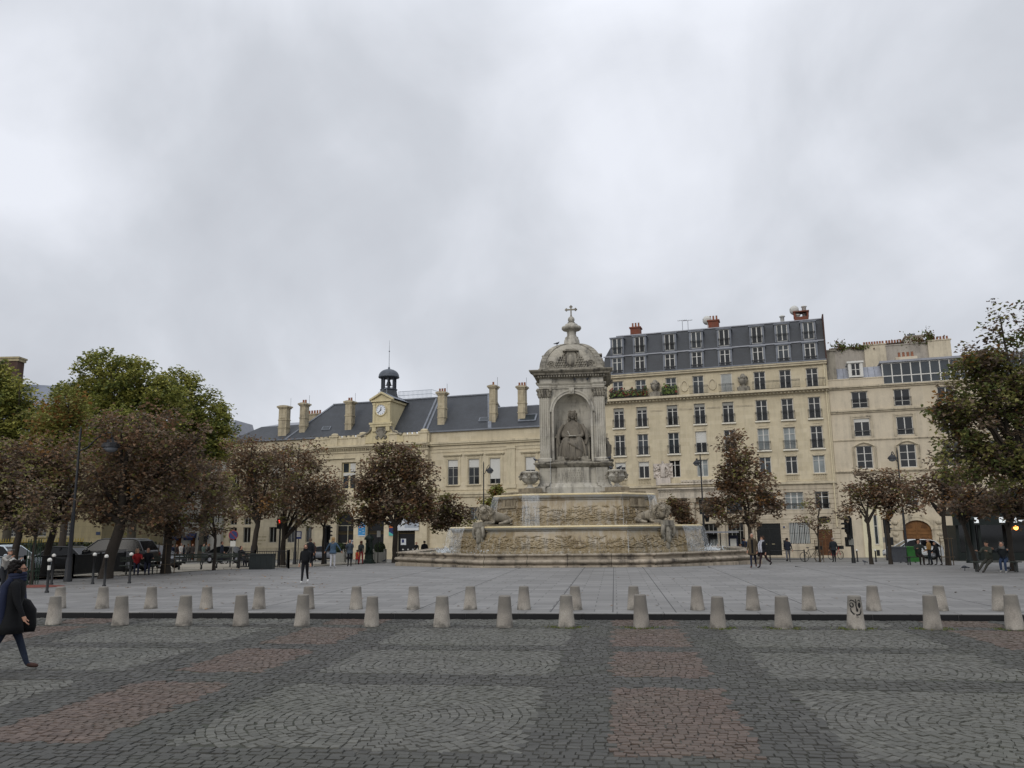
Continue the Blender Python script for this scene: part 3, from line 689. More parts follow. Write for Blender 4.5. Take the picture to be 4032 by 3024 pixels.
# ---- lions on their plinths with mask corbels
def lion(sx,sy,label,flip):
    ang=math.atan2(sy,sx); base=FO+Vector((sx*4.42,sy*4.42,0))
    m=MB(); m.M=Matrix.Rotation(ang,4,'Z'); m.box(5.6,8.36,-.62,.62,Z2-.35,Z2+.13); m.M=None; pl_=m.build('lion_plinth',S_ochre,fountain)
    m=MB(); m.M=Matrix.Rotation(ang,4,'Z'); m.M=m.M@Matrix.Translation((-.6,0,Z2-.14))@Matrix.Diagonal((1,1,1.22,1))@Matrix.Translation((0,0,-Z2)); y0=8.95
    poly=[(8.5,Z2+.34),(9.22,Z2+.34),(9.25,Z2+.1),(9.1,Z2-.2),(9.12,Z2-.6),(8.98,Z2-1.1),(8.8,Z2-1.32),(8.5,Z2-1.32)]
    n_=len(poly)
    wd=[.52,.52,.5,.42,.36,.26,.2,.2]
    m.add([(p[0],-w_,p[1]) for p,w_ in zip(poly,wd)]+[(p[0],w_,p[1]) for p,w_ in zip(poly,wd)],[(i,(i+1)%n_,n_+(i+1)%n_,n_+i) for i in range(n_)]+[tuple(range(n_-1,-1,-1)),tuple(range(n_,2*n_))])
    m.sphere((9.15,0,Z2-.35),(.16,.24,.42),10,8); m.sphere((9.22,0,Z2-.62),(.12,.14,.2),8,6); m.sphere((9.08,0,Z2-.95),(.14,.2,.26),8,6)
    for s_ in (-1,1):
        m.tube([(9.05,s_*.3,Z2+.12),(9.2,s_*.5,Z2-.0),(9.18,s_*.56,Z2-.3),(9.1,s_*.46,Z2-.5),(9.18,s_*.36,Z2-.4)],[.12,.13,.11,.08,.05],7)
        m.sphere((9.26,s_*.13,Z2-.22),.06,6,5); m.tube([(9.0,s_*.38,Z2-.5),(8.98,s_*.3,Z2-1.0),(8.85,s_*.16,Z2-1.3)],[.1,.08,.05],6)
    m.M=None; m.build('mask_corbel',S_dark,pl_)
    t_=thing('lion_statue',label,'lion statue',(base.x,base.y,Z2+.13),ang,'stone lions lying at the fountain corners')
    # lying along local +x, head at the outer end turned towards the front
    f=flip
    body=skin([[(-.05,0,.5,.62),(.55,0,.62,.56),(1.15,0,.7,.58),(1.6,0,.84,.62),(1.95,.06*f,1.16,.5),(2.2,.12*f,1.34,.34)],
        [(-.05,0,.5,.62),(-.2,.34,.36,.34),(.45,.52,.2,.22),(.95,.56,.1,.13),(1.2,.56,.09,.1)],[(-.05,0,.5,.62),(-.2,-.34,.36,.34),(.45,-.52,.2,.22),(.95,-.56,.1,.13),(1.2,-.56,.09,.1)],
        [(1.6,0,.84,.62),(1.7,.36,.4,.26),(1.55,.42,.16,.18),(2.1,.4,.14,.16),(2.45,.38,.12,.16)],[(1.6,0,.84,.62),(1.7,-.36,.4,.26),(1.55,-.42,.16,.18),(2.1,-.4,.14,.16),(2.45,-.38,.12,.16)],
        [(-.05,0,.5,.62),(-.5,-.1,.28,.1),(-.55,.3,.08,.07),(-.1,.7,.07,.07),(.3,.82,.07,.08)]],2)
    b=MB(); mb_mesh(b,body)
    hx,hy,hz=2.3,.14*f,1.34; ya=f*R_(26); HM=Matrix.Translation((hx,hy,hz))@Matrix.Rotation(ya,4,'Z'); b.M=HM
    b.sphere((0,0,0),(.32,.3,.34),14,10); b.sphere((.3,0,-.1),(.22,.19,.2),12,8); b.sphere((.46,0,-.02),(.09,.12,.08),8,6); b.sphere((.34,0,-.27),(.14,.13,.08),8,6)
    for s_ in (-1,1): b.sphere((.24,s_*.17,.1),(.1,.09,.07),8,6); b.sphere((-.02,s_*.3,.24),(.07,.1,.1),8,6); b.sphere((.4,s_*.1,-.12),(.12,.09,.1),8,6)
    b.M=None; b.build('body',S_lion,t_)
    mm=MB(); r=random.Random(11)
    mm.M=HM; mm.sphere((-.32,0,-.1),(.42,.5,.56),12,9); mm.sphere((-.3,0,-.5),(.4,.42,.5),12,9); mm.M=None
    for k in range(420):
        a=r.uniform(0,2*math.pi); d=r.uniform(.4,.6); q=r.uniform(-.8,.08)
        if q>-.2 and abs(a-math.pi*1.5)<.5: continue
        px,py_,pz=q*.95+.02,math.cos(a)*d*(1-.1*q),math.sin(a)*d*1.05-.12+q*.34
        if pz<-1.05: continue
        p=HM@Vector((px,py_,pz)); dz=r.uniform(.16,.3); tw=r.uniform(-.08,.08)
        o=(HM.to_3x3()@Vector((-.05,math.cos(a)*.05,0)))
        mm.tube([p,p+o*.9+Vector((tw,tw,-dz*.5)),p+o*.5+Vector((-tw,tw,-dz))],[.07,.085,.035],5)
    mm.build('mane',S_lion,t_); t_.scale=(.86,.86,.7); t_.location+=Vector((math.cos(ang),math.sin(ang),0))*.0
lion(-1,-1,'reclining stone lion with head turned at the left front fountain corner',1); lion(1,-1,'reclining stone lion with curled mane at the right front fountain corner',-1)
# ---- seated statues
def seated(ang,label):
    t_=thing('bishop_statue',label,'statue',(FO.x,FO.y,zN0+.02),ang,'seated robed statues in the tower niches')
    y0=-TH+.42; k=(fz(1624,-1.9)-zN0)/3.0
    th=MB(); 
    for sx in (-1,1):
        a,b=sorted((sx*.86,sx*1.06)); th.box(a,b,y0-.25,y0+.62,0,1.36*k); a,b=sorted((sx*.82,sx*1.14)); th.box(a,b,y0-.32,y0+.62,1.36*k,1.46*k); th.sphere((sx*.98,y0-.28,1.5*k),.1,8,6)
    th.box(-.86,.86,y0+.42,y0+.6,0,2.0*k); th.box(-.84,.84,y0-.1,y0+.42,0,1.0*k); th.box(-1.12,1.12,y0-.72,y0+.55,-.02,.09)
    th.build('throne',S_dark,t_)
    m=MB(); loft(m,[(0,y0-.42,.08,.72,.42),(0,y0-.42,.3*k,.68,.42),(0,y0-.38,.8*k,.62,.42),(0,y0-.3,1.16*k,.66,.44),(0,y0-.12,1.34*k,.6,.4),(0,y0+.08,1.5*k,.5,.3)],44,rip=.07,fr=11)
    for sx in (-1,1):
        mb_mesh(m,skin([[(sx*.2,y0+.05,1.2*k,.26),(sx*.4,y0-.55,1.24*k,.25),(sx*.42,y0-.66,.8*k,.22),(sx*.44,y0-.62,.12,.2)]],2))
        m.sphere((sx*.42,y0-.82,.16),(.12,.24,.09),10,6)
        m.tube([(sx*.75,y0-.1,1.2*k),(sx*.82,y0-.3,.7*k),(sx*.78,y0-.42,.1)],[.12,.13,.16],8)
    m.build('robe',S_statue,t_)
    m=MB(); loft(m,[(0,y0+.02,1.18*k,.55,.36),(0,y0+.02,1.5*k,.54,.36),(0,y0+.06,1.95*k,.52,.34),(0,y0+.1,2.2*k,.42,.27),(0,y0+.1,2.34*k,.2,.17),(0,y0+.1,2.48*k,.13,.13)],32,rip=.03,fr=9)
    for sx in (-1,1): mb_mesh(m,skin([[(sx*.42,y0+.08,2.1*k,.2),(sx*.66,y0-.02,1.72*k,.2),(sx*.58,y0-.3,1.44*k,.15),(sx*.26,y0-.52,1.42*k,.1),(sx*.16,y0-.6,1.41*k,.06)]],2))
    hz=2.68*k; m.sphere((0,y0+.02,hz),(.2,.24,.29),16,12); m.sphere((0,y0-.23,hz-.02),(.04,.07,.09),8,6); m.sphere((0,y0-.17,hz-.2),(.1,.09,.07),8,6); m.sphere((0,y0-.2,hz+.09),(.14,.06,.035),8,5)
    for sx in (-1,1): m.sphere((sx*.07,y0-.15,hz+.04),(.035,.02,.02),6,5)
    m.build('torso',S_statue,t_)
    m=MB()
    for sx in (-1,1):        # cape: cloth folds falling from the shoulders, crossing on the chest
        for i in range(6):
            w_=.2+.09*i; m.tube([(sx*.16,y0+.3,2.36*k),(sx*(.3+.06*i),y0+.06,2.22*k-.05*i),(sx*(.34+.03*i),y0-.22-.012*i,1.98*k-.1*i),(sx*(.12),y0-.36-.012*i,1.78*k-.09*i),(-sx*.1,y0-.38,1.7*k-.09*i)],[.08,.1,.085,.075,.05],7)
        for i in range(5): m.tube([(sx*(.5+.03*i),y0+.05-.05*i,2.12*k),(sx*(.78+.02*i),y0+.1-.12*i,1.7*k),(sx*(.86+.02*i),y0+.18-.16*i,1.3*k),(sx*.82,y0+.1-.14*i,.95*k)],[.1,.12,.12,.07],7)
        for i in range(5): m.tube([(sx*(.15+.1*i),y0-.5,1.3*k),(sx*(.1+.15*i),y0-.76+.03*i,.95*k),(sx*(.15+.17*i),y0-.78+.06*i,.3*k),(sx*(.12+.16*i),y0-.78+.05*i,.05)],[.05,.08,.09,.06],6)
    m.tube([(-.62,y0-.5,1.2*k),(-.1,y0-.82,1.0*k),(.5,y0-.8,.62*k),(.72,y0-.6,.4*k)],[.07,.1,.1,.05],7)
    m.build('cape',S_statue,t_)
    m=MB(); r=random.Random(1)
    for i in range(110):
        a=r.uniform(R_(-38),R_(218)); z=hz+.3-r.random()*.7; d=.22+.03*r.random()
        if z>hz+.14: d*=.7
        m.sphere((d*math.cos(a),y0+.05+d*math.sin(a),z),r.uniform(.055,.085),6,5)
    m.build('hair',S_statue,t_)
    m=MB(); m.add([(-.24,y0-.5,1.47*k),(.24,y0-.5,1.47*k),(.27,y0-.72,1.4*k),(-.27,y0-.72,1.4*k)],[(0,1,2,3)]); m.box(-.22,.22,y0-.72,y0-.5,1.42*k,1.46*k); m.tube([(-.16,y0-.6,1.45*k),(-.3,y0-.62,1.72*k)],[.02,.035],6); m.build('open_book',S_tower,t_)
    t_.scale=(1.1,1.0,1.05); return t_
seated(0,'seated robed bishop statue writing in the front niche of the fountain'); seated(R_(90),'seated robed statue seen in profile in the right side niche of the fountain')
# ---------------------------------------------------------------- facades along the far street
fo=uv2w(20.5,82); FA=Frame((fo.x,fo.y,-.7),YAW-R_(18.5))
def glass(name,c,rough=.06,spec=.5):
    m,t=newmat(name,rough,spec=spec); c=srgb(c); f=t.noise(t.coord(),.6,2); t.link(t.ramp(f,[(.35,tuple(x*.6 for x in c)),(.65,c)]),t.b.inputs['Base Color']); return m
GL=[glass('dark_glass','#1d1f20'),glass('grey_glass','#3a4044',.08),glass('curtained_glass','#8d9494',.2)]
W_white=plain('white_window_paint','#c9c7c0',.5,var=.05); W_iron=plain('black_iron','#1c1d1e',.5,var=.2); W_blind=plain('pale_blind','#c3c2bc',.8,var=.05); W_grey=plain('grey_window_paint','#8e8d86',.6,var=.08)
CREAM=stone('cream_cut_stone','#cdc1a6',blocks=(1.1,.42),dirt=.26,dirtcol=(.2,.175,.13),patch=.08,joint=.9)
CREAM2=stone('cream_moulding','#c8bca2',dirt=.42,dirtcol=(.16,.14,.11),patch=.08)
PALEST=stone('pale_ground_floor_stone','#c2b6a1',blocks=(1.3,.5),dirt=.45,dirtcol=(.16,.14,.12),patch=.1,joint=.72)
SLATE=stone('slate_roof','#44474c',blocks=(.3,.16),dirt=.25,dirtcol=(.03,.03,.03),patch=.14,joint=.72,rough=.55)
ZINC=plain('zinc_sheet','#87898f',.45,metal=.3,var=.16,scale=1.5); LEAD=plain('lead_flashing','#71757c',.55,var=.2,scale=2)
BRICK=stone('red_brick','#7e4a3a',blocks=(.22,.075),dirt=.5,patch=.2,joint=.8); POT=plain('terracotta_pot','#8c5f49',.8)
CHIM=stone('chimney_stone','#b9ad93',blocks=(.6,.3),dirt=.7,dirtcol=(.12,.105,.085),patch=.12)
def holes_wall(m,s0,s1,z0,z1,holes,y=0,rev=.28,mi=0):
    # wall with rectangular openings (a,b,c,d) and their reveals
    xs=sorted({s0,s1,*[h[0] for h in holes],*[h[1] for h in holes]}); zs=sorted({z0,z1,*[h[2] for h in holes],*[h[3] for h in holes]})
    xs=[x for x in xs if s0<=x<=s1]; zs=[z for z in zs if z0<=z<=z1]
    for i in range(len(xs)-1):
        for j in range(len(zs)-1):
            cx,cz=(xs[i]+xs[i+1])/2,(zs[j]+zs[j+1])/2
            if any(h[0]<cx<h[1] and h[2]<cz<h[3] for h in holes): continue
            m.quad((xs[i],y,zs[j]),(xs[i+1],y,zs[j]),(xs[i+1],y,zs[j+1]),(xs[i],y,zs[j+1]),mi)
    for a,b,c,d in holes:
        e=y+rev
        m.quad((a,y,c),(a,e,c),(a,e,d),(a,y,d),mi); m.quad((b,e,c),(b,y,c),(b,y,d),(b,e,d),mi); m.quad((a,y,d),(a,e,d),(b,e,d),(b,y,d),mi); m.quad((a,e,c),(a,y,c),(b,y,c),(b,e,c),mi)
WC={}
def window(par,a,b,c,d,y=.2,cols=2,rows=(.68,),gl=0,fr=None,blind=0,name='window',mid=.09,fw=.07,blindmat=None):
    # casement: frame mesh with the pane as its child; the mesh is shared between windows of one size
    w,h=round(b-a,2),round(d-c,2); key=(w,h,cols,rows,id(fr),mid,fw)
    if key not in WC:
        m=MB()
        m.box(0,fw,-.03,.04,0,h); m.box(w-fw,w,-.03,.04,0,h); m.box(fw,w-fw,-.03,.04,0,fw); m.box(fw,w-fw,-.03,.04,h-fw,h)
        for k in range(1,cols): x=w*k/cols; m.box(x-mid/2,x+mid/2,-.04,.03,fw,h-fw)
        for q in rows: m.box(fw,w-fw,-.035,.025,h*q-.025,h*q+.025)
        g=MB(); g.quad((fw*.5,.01,fw*.5),(w-fw*.5,.01,fw*.5),(w-fw*.5,.01,h-fw*.5),(fw*.5,.01,h-fw*.5))
        WC[key]=(m.mesh('window',fr or W_white),g)
    me,g=WC[key]; o=mobj(name,me,par,(a,y,c))
    k2=key+(gl,)
    if k2 not in WC: WC[k2]=g.mesh('pane',GL[gl])
    mobj('pane',WC[k2],o)
    if blind:
        k3=(w,round(h*blind,2),'b',id(blindmat))
        if k3 not in WC: bb=MB(); bb.box(fw*.6,w-fw*.6,-.06,-.045,h*(1-blind),h-.01); WC[k3]=bb.mesh('blind',blindmat or W_blind)
        mobj('blind',WC[k3],o)
    return o
def railing(par,a,b,z,h=.9,y=-.16,name='railing',depth=None):
    w=round(b-a,2); dp=depth or .14; key=('r',w,h,dp)
    if key not in WC:
        m=MB(); n=max(4,int(w/.13))
        for zz in (.06,h*.86,h): m.box(0,w,-.018,.018,zz-.018,zz+.018)
        for k in range(n+1): x=w*k/n; m.box(x-.009,x+.009,-.009,.009,.06,h)
        for x in (0,w):
            for zz in (.06,h): m.box(x-.015,x+.015,.018,dp,zz-.015,zz+.015)
        WC[key]=m.mesh('railing',W_iron)
    return mobj(name,WC[key],par,(a,y,z))
def sill(m,a,b,z,o=.1,h=.1,p=.16): m.box(a-o,b+o,-p,.05,z-h,z)
def pots(m,x0,x1,y,z,n,h=.5,r=.11):
    for k in range(n):
        x=x0+(x1-x0)*(k+.5)/n; m.lathe([(r*1.05,0),(r,h*.1),(r*.85,h*.9),(r,h)],(x,y,z),8)
# ============ tall apartment building
def tall():
    B=thing('apartment_building','tall cream apartment building with two rows of slate dormers right of the fountain','building',(fo.x,fo.y,-.7),FA.a)
    L0,R0=-11.25,11.66; cx=[-9.52,-7.04,-3.82,-1.0,1.88,5.18,7.68,10.24]; hw=.56
    r=random.Random(8)
    rowsz={'D':(8.13,9.94),'C':(10.56,12.8),'B':(13.55,15.72),'A':(16.75,18.68)}
    holes=[]
    for c in cx:
        for k,(z0,z1) in rowsz.items(): holes.append((c-hw,c+hw,z0,z1))
    m=MB(); holes_wall(m,L0,R0,7.33,19.2,holes)
    low=[(3.94,6.2,.2,3.3),(7.0,8.9,1.3,3.35),(9.55,10.95,.2,2.68),(4.15,5.95,4.62,6.33),(6.8,8.55,4.62,6.33),(9.6,10.9,4.62,6.33),(9.65,10.95,3.2,3.95)]
    pl0,pl1=-5.55,3.25           # classical ground floor front with columns
    bays=[(-4.6,-2.9),(-1.55,.15),(1.15,2.75)]
    low+=[(a,b,.9,3.35) for a,b in bays]+[(a,b,4.3,5.75) for a,b in bays]+[(-10.2,-8.9,.6,3.3),(-7.7,-6.4,.6,3.3),(-10.2,-8.9,4.5,6.2),(-7.7,-6.4,4.5,6.2)]
    m2=MB(); holes_wall(m2,L0,R0,-.6,7.05,low,y=-.03)
    m.box(L0,L0+.02,0,9,-.6,19.2); m.box(R0-.02,R0,0.001,9,-.6,19.2); m.box(L0+.02,R0-.02,1.2,1.3,-.6,19.0)
    wall=m.build('wall',CREAM,B); m2.build('ground_floor_wall',PALEST,B)
    rg=MB()    # rusticated grooves right of the door
    for k in range(13):
        z=.35+k*.48
        for a,b in ((3.3,3.9),(6.25,6.75),(8.95,9.5),(11.0,R0)):
            if z<7: rg.box(a,b,-.034,-.026,z-.018,z+.018)
    for k in range(14):
        z=.35+k*.48
        if k>9 or 3.4<z<4.5: rg.box(3.3,R0,-.0335,-.026,z-.016,z+.016)
    rg.build('stone_joint',plain('dark_groove','#5c5243',.9),wall)  # thin dark strips on the wall mark the stone joints
    m=MB()
    m.box(L0-.03,R0+.0,-.14,.05,7.05,7.12); m.box(L0-.05,R0,-.26,.05,7.12,7.33); 
    m.build('band_cornice',CREAM2,B)
    m=MB(); m.box(L0-.05,R0,-.34,.06,16.36,16.66); m.box(L0,R0,-.22,.05,16.2,16.36)
    for k in range(64): x=L0+.2+(R0-L0-.4)*k/63; m.box(x-.07,x+.07,-.5,.04,16.22,16.358)
    m.box(L0-.05,R0,-.72,-.34,16.42,16.66); m.build('balcony_cornice',CREAM2,B)
    m=MB(); m.box(L0-.05,R0+.02,-.3,.3,19.0,19.2); m.box(L0-.06,R0+.03,-.42,.3,19.2,19.34); m.build('eaves_cornice',CREAM2,B)
    m=MB(); m.box(L0-.06,R0+.03,-.46,.3,19.34,19.44); m.build('gutter',LEAD,B)
    # panels and lintel brackets between windows
    m=MB()
    for a,b in ((-6.1,-4.8),(-3.1,-1.75),(-.25,1.1),(2.65,4.4)): m.box(a,b,-.05,.02,15.15,15.25); m.box(a+.05,b-.05,-.08,.02,15.25,15.31)
    for c in cx:
        for z0 in (13.35,10.36): 
            m.box(c-.42,c+.42,-.05,.02,z0-.32,z0-.24); m.box(c-.5,c+.5,-.035,.02,z0-.5,z0-.42)
            m.box(c-.42,c-.36,-.045,.02,z0-.42,z0-.32); m.box(c+.36,c+.42,-.045,.02,z0-.42,z0-.32)
        for z0,z1 in rowsz.values():
            for a,b in ((c-hw-.1,c-hw),(c+hw,c+hw+.1)): m.box(a,b,-.025,.02,z0,z1)
            m.box(c-hw-.12,c+hw+.12,-.04,.02,z1,z1+.1)
    for x in (-10.85,-8.27,-5.55,-2.45,.45,3.5,6.45,8.97,11.3): m.box(x-.03,x+.03,-.012,.02,8,16.1)
    m.build('wall_trim',CREAM2,wall)
    # balustrades under row D
    m=MB()
    for c in cx:
        if abs(c+3.82)<.1 or abs(c+1)<.1 or abs(c-1.88)<.1: continue
        m.box(c-.66,c+.66,-.16,.02,8.02,8.12); m.box(c-.66,c+.66,-.16,.02,7.36,7.46)
        for k in range(8): x=c-.56+k*.16; m.lathe([(.03,7.46),(.055,7.58),(.035,7.72),(.025,7.95),(.04,8.02)],(x,-.08,0),6)
    m.build('balustrade',CREAM2,B)
    # carved stone garden over the classical front: parapet, statue relief
    m=MB(); m.box(pl0,pl1,-.75,-.03,6.72,6.86); m.box(pl0-.1,pl1+.1,-.95,-.03,6.86,6.98); m.box(pl0,pl1,-.6,-.03,5.75+.35,6.72); m.box(pl0-.05,pl1+.05,-.66,-.03,5.95,6.1)
    for k in range(34): x=pl0+.1+(pl1-pl0-.2)*k/33; m.box(x-.06,x+.06,-.72,-.6,6.6,6.7)
    m.box(pl0+.2,pl1-.2,-.5,.02,7.34,7.5)
    for k in range(60): x=pl0+2.4+(pl1-pl0-2.7)*k/59; m.sphere((x,-.42,7.62+.04*math.sin(k*2.1)),(.09,.1,.1),6,5)
    m.box(pl0+2.3,pl1-.2,-.5,.02,7.7,7.78)
    m.build('portico_entablature',stone('portico_stone','#c9bfae',dirt=.7,dirtcol=(.13,.12,.105),patch=.1),B)
    m=MB()
    for x in (-5.1,-2.22,.65,2.98):
        m.lathe([(.4,.1),(.4,.25),(.34,.3),(.34,.5),(.33,.52),(.29,5.5)],(x,-.25,0),20); 
        m.box(x-.42,x+.42,-.62,-.03,5.75,5.95)
        for sx in (-1,1): m.tube([(x+sx*.3,-.62,5.62),(x+sx*.3,-.06,5.62)],.14,10); 
        m.box(x-.3,x+.3,-.56,-.05,5.55,5.75)
    m.build('portico_column',PALEST,B)
    for i,(a,b) in enumerate(bays): window(B,a,b,4.3,5.75,.2,3,(.35,.75),1,W_iron,mid=.07); window(B,a,b,.9,3.35,.2,4,(.7,),0,W_grey,mid=.05,name='shop_window')
    for a,b in bays: m=MB(); m.box(a+.1,b-.1,-.06,-.02,3.62,4.1); m.build('carved_panel',CREAM2,B)
    m=MB(); sx_=-5.05
    m.box(sx_-.75,sx_+.75,-.35,.02,7.34,8.1); m.box(sx_-1.0,sx_+1.0,-.12,.02,8.1,9.6)
    mb_mesh(m,skin([[(sx_,-.22,8.55,.26),(sx_,-.24,9.0,.24),(sx_,-.22,9.4,.25),(sx_,-.22,9.66,.1),(sx_,-.24,9.86,.15)],[(sx_,-.22,9.4,.25),(sx_-.36,-.2,9.3,.11),(sx_-.5,-.3,8.95,.09)],[(sx_,-.22,9.4,.25),(sx_+.34,-.2,9.3,.11),(sx_+.55,-.26,9.0,.1),(sx_+.6,-.2,8.7,.12)],[(sx_,-.22,8.55,.26),(sx_-.12,-.2,8.1,.18)],[(sx_,-.22,8.55,.26),(sx_+.14,-.2,8.1,.18)]],2))
    r2=random.Random(3)
    for _ in range(60): m.sphere((sx_+r2.uniform(-.9,.9),-.14,r2.uniform(8.1,9.5)),r2.uniform(.06,.16),6,5)
    m.build('statue_relief',stone('relief_stone','#c9bfb4',dirt=.5),B)
    # windows
    for i,c in enumerate(cx):
        for k,(z0,z1) in rowsz.items():
            gl=0; bl=0; bm_=None
            if k=='B' and i<5: bl=.17 if i else .17; bm_=W_grey
            if k=='C' and i in (3,): bl=.52
            if k=='C' and i in (5,6): gl=2
            if k=='C' and i in (1,2): gl=1
            if k=='A' and i<4: gl=1
            if k=='D' and i in (3,5,7): gl=2 if i!=5 else 1
            if k=='D' and i in (0,1): bl=.3
            if k=='A' and i==4: window(B,c-hw,c+hw,z0,z1,.08,10,(),2,W_white,name='shutter',mid=.03); railing(B,c-.75,c+.75,16.68,.85,-.6,depth=.5); continue
            window(B,c-hw,c+hw,z0,z1,.2,2,(.7,),gl,W_white if not(k in'CB' and i>4) else W_white,bl,blindmat=bm_)
            if k in 'BC': railing(B,c-.66,c+.66,z0+.02,.88,-.15)
    sl=MB(); sl.box(-.72,.72,-.22,.02,-.13,0); sl=sl.mesh('window_sill',plain('sill_stone','#d5cfbf',.8))
    for c in cx:
        for z0 in (13.55,10.56): mobj('window_sill',sl,B,(c,0,z0))
    railing(B,-10.4,-6.2,16.68,.85,-.66,depth=.6); railing(B,-4.75,-3.0,16.68,.85,-.66,depth=.6); railing(B,-1.85,0,16.68,.85,-.66,depth=.6)
    railing(B,4.45,9.0,16.68,.85,-.66,depth=.6); railing(B,9.6,11.4,16.68,.85,-.66,depth=.6)
    # two big carved urns on the balcony, oval medallions
    for x in (-5.45,3.55):
        m=MB(); m.box(x-.55,x+.55,-.66,-.1,16.67,17.0); m.box(x-.4,x+.4,-.6,-.1,17.0,17.2)
        for s_ in (-1,1): m.tube([(x+s_*.3,-.4,17.1),(x+s_*.55,-.4,17.0),(x+s_*.5,-.4,16.8)],[.16,.14,.1],7)
        m.lathe([(.2,17.2),(.16,17.3),(.3,17.4),(.45,17.65),(.48,17.85),(.4,17.95),(.44,18.05),(.3,18.2),(.26,18.35),(.12,18.5)],(x,-.35,0),16)
        for q in range(10): m.sphere((x+.4*math.cos(q*.63),-.35+.4*math.sin(q*.63),18.0+.1*(q%2)),.13,6,5)
        m.build('balcony_urn',S_dark,B)
    m=MB()
    for x in (-2.42,.46):
        pts=[(x+.36*math.cos(k*.3142),-.03,17.65+.55*math.sin(k*.3142)) for k in range(21)]; m.tube(pts,.07,6,cap=False)
    m.build('oval_medallion',CREAM2,wall)
    # mansard, lower slope to z=21.55 then upper slope; dormers in both
    m=MB(); n=1; y1,y2=.35,1.25; zt=23.95
    prof=[(0,19.44),(y1,21.5),(y2,zt)]
    Lb,Lm,Lt=L0,L0+.35,L0+1.55
    m.quad((Lb,.0,19.44),(R0,.0,19.44),(R0,y1,21.5),(Lm,y1,21.5)); m.quad((Lm,y1,21.5),(R0,y1,21.5),(R0,y2,zt),(Lt,y2,zt))
    m.quad((Lb,9,19.44),(Lb,0,19.44),(Lm,y1,21.5),(Lm,9,21.5)); m.quad((Lm,9,21.5),(Lm,y1,21.5),(Lt,y2,zt),(Lt,9,zt)); m.quad((Lt,y2,zt),(R0,y2,zt),(R0,9,zt+.5),(Lt,9,zt+.5)); m.quad((R0,0,19.44),(R0,9,19.44),(R0,9,zt+.5),(R0,y2,zt))
    roof=m.build('mansard_roof',SLATE,B)
    m=MB(); m.box(L0+.2,R0,y1-.1,y1+.06,21.46,21.58); m.box(Lt-.05,R0,y2-.1,y2+.1,zt-.02,zt+.08); m.build('zinc_band',ZINC,roof)
    m=MB(); m.box(R0-.02,R0+.1,-.04,9,19.0,zt+.2); m.build('party_wall',stone('dark_party_brick','#4b322b',blocks=(.22,.075),dirt=.5),B)
    for i,c in enumerate(cx):
        for lo in (1,0):
            z0,z1=((19.5,21.2) if lo else (21.72,23.45)); yf=(-.02 if lo else .30); w=.62
            m=MB(); yb=1.6
            m.box(c-w-.1,c-w+.1,yf,yb,z0-.05,z1+.08); m.box(c+w-.1,c+w+.1,yf,yb,z0-.05,z1+.08); m.box(c-w-.18,c+w+.18,yf-.1,yb,z1+.08,z1+.2); m.box(c-w+.1,c+w-.1,yf,yf+.2,z0-.1,z0)
            d=m.build('dormer',LEAD,roof)
            wn_=window(d,c-w+.1,c+w-.1,z0,z1+.08,yf+.1,2,(.7,) if lo else (),(1 if (i in (0,6) or (not lo and i in (3,6,7))) else 0),W_white,mid=.1)
            railing(d,c-w,c+w,z0+.02,.36 if lo else .78,yf-.06,depth=.1)
    # chimneys, aerials, dish
    for x,nm,pn in ((FA.s(2500,1310,2),3,3),(FA.s(2808,1270,2),3,3)):
        m=MB(); m.box(x-.55,x+.55,2.2,3.2,zt-.1,zt+1.05); m.box(x-.65,x+.65,2.1,3.3,zt+1.05,zt+1.2); c_=m.build('chimney',BRICK,B)
        m=MB(); pots(m,x-.5,x+.5,2.7,zt+1.2,pn,.55); m.build('chimney_pots',POT,c_)
    x=FA.s(3155,1240,2); m=MB(); m.box(x-.7,x+.7,2.2,3.2,zt-.1,zt+.7); m.box(x-.8,x+.8,2.1,3.3,zt+1.2,zt+1.32)
    for q in (-.65,.65): m.box(x+q-.1,x+q+.1,2.2,3.2,zt+.7,zt+1.2)
    m.build('chimney',BRICK,B)
    m=MB(); 
    for dx in (-1.9,-.35): m.lathe([(.2,0),(.2,.9),(.3,.92),(.3,1.02),(.08,1.12)],(x+dx,2.6,zt),10)
    m.lathe([(.22,0),(.22,1.9),(.3,1.92),(.3,2.0),(.05,2.1)],(x-.55+.9,3.1,zt),10); m.build('vent_pipe',W_blind,B)
    def dish(px,py,rr):
        x,z=FA.px(px,py,2.4); m=MB(); m.M=Matrix.Translation((x,2.4,z))@Matrix.Rotation(R_(200),4,'Z')@Matrix.Rotation(R_(70),4,'X')
        m.lathe([(0,-.1),(rr*.5,-.07),(rr,.08),(rr*.98,.1),(rr*.5,-.05),(0,-.08)],n=18,cap=False); m.M=None
        m.tube([(x,2.5,zt-.1),(x,2.45,z)],.035,6); m.tube([(x,2.4,z),(x-.5,2.2,z+.15)],.02,5); m.build('satellite_dish',W_blind,B)
    dish(2785,1262,.5); dish(3128,1222,.5)
    for px in (2686,2708):
        x,z=FA.px(px,1262,3); m=MB(); m.tube([(x,3,zt-.1),(x,3,z)],.03,5); m.box(x-.5,x+.5,2.98,3.02,z-.02,z+.02)
        for k in range(6): m.box(x-.45+k*.18-.01,x-.45+k*.18+.01,2.75,3.25,z+.02,z+.04)
        m.build('roof_aerial',ZINC,B)
    # downpipe
    m=MB(); m.tube([(11.42,-.16,18.9),(11.42,-.16,17.4),(11.3,-.16,17.0),(11.42,-.16,16.1),(11.42,-.16,2.9)],.07,8); m.build('downpipe',plain('cream_pipe','#c9bd9f',.6),B)
    # doors
    m=MB(); m.box(3.94,6.2,.16,.22,.2,3.3); d=m.build('entrance_door',plain('black_door_paint','#0e1112',.25,spec=.5),B)
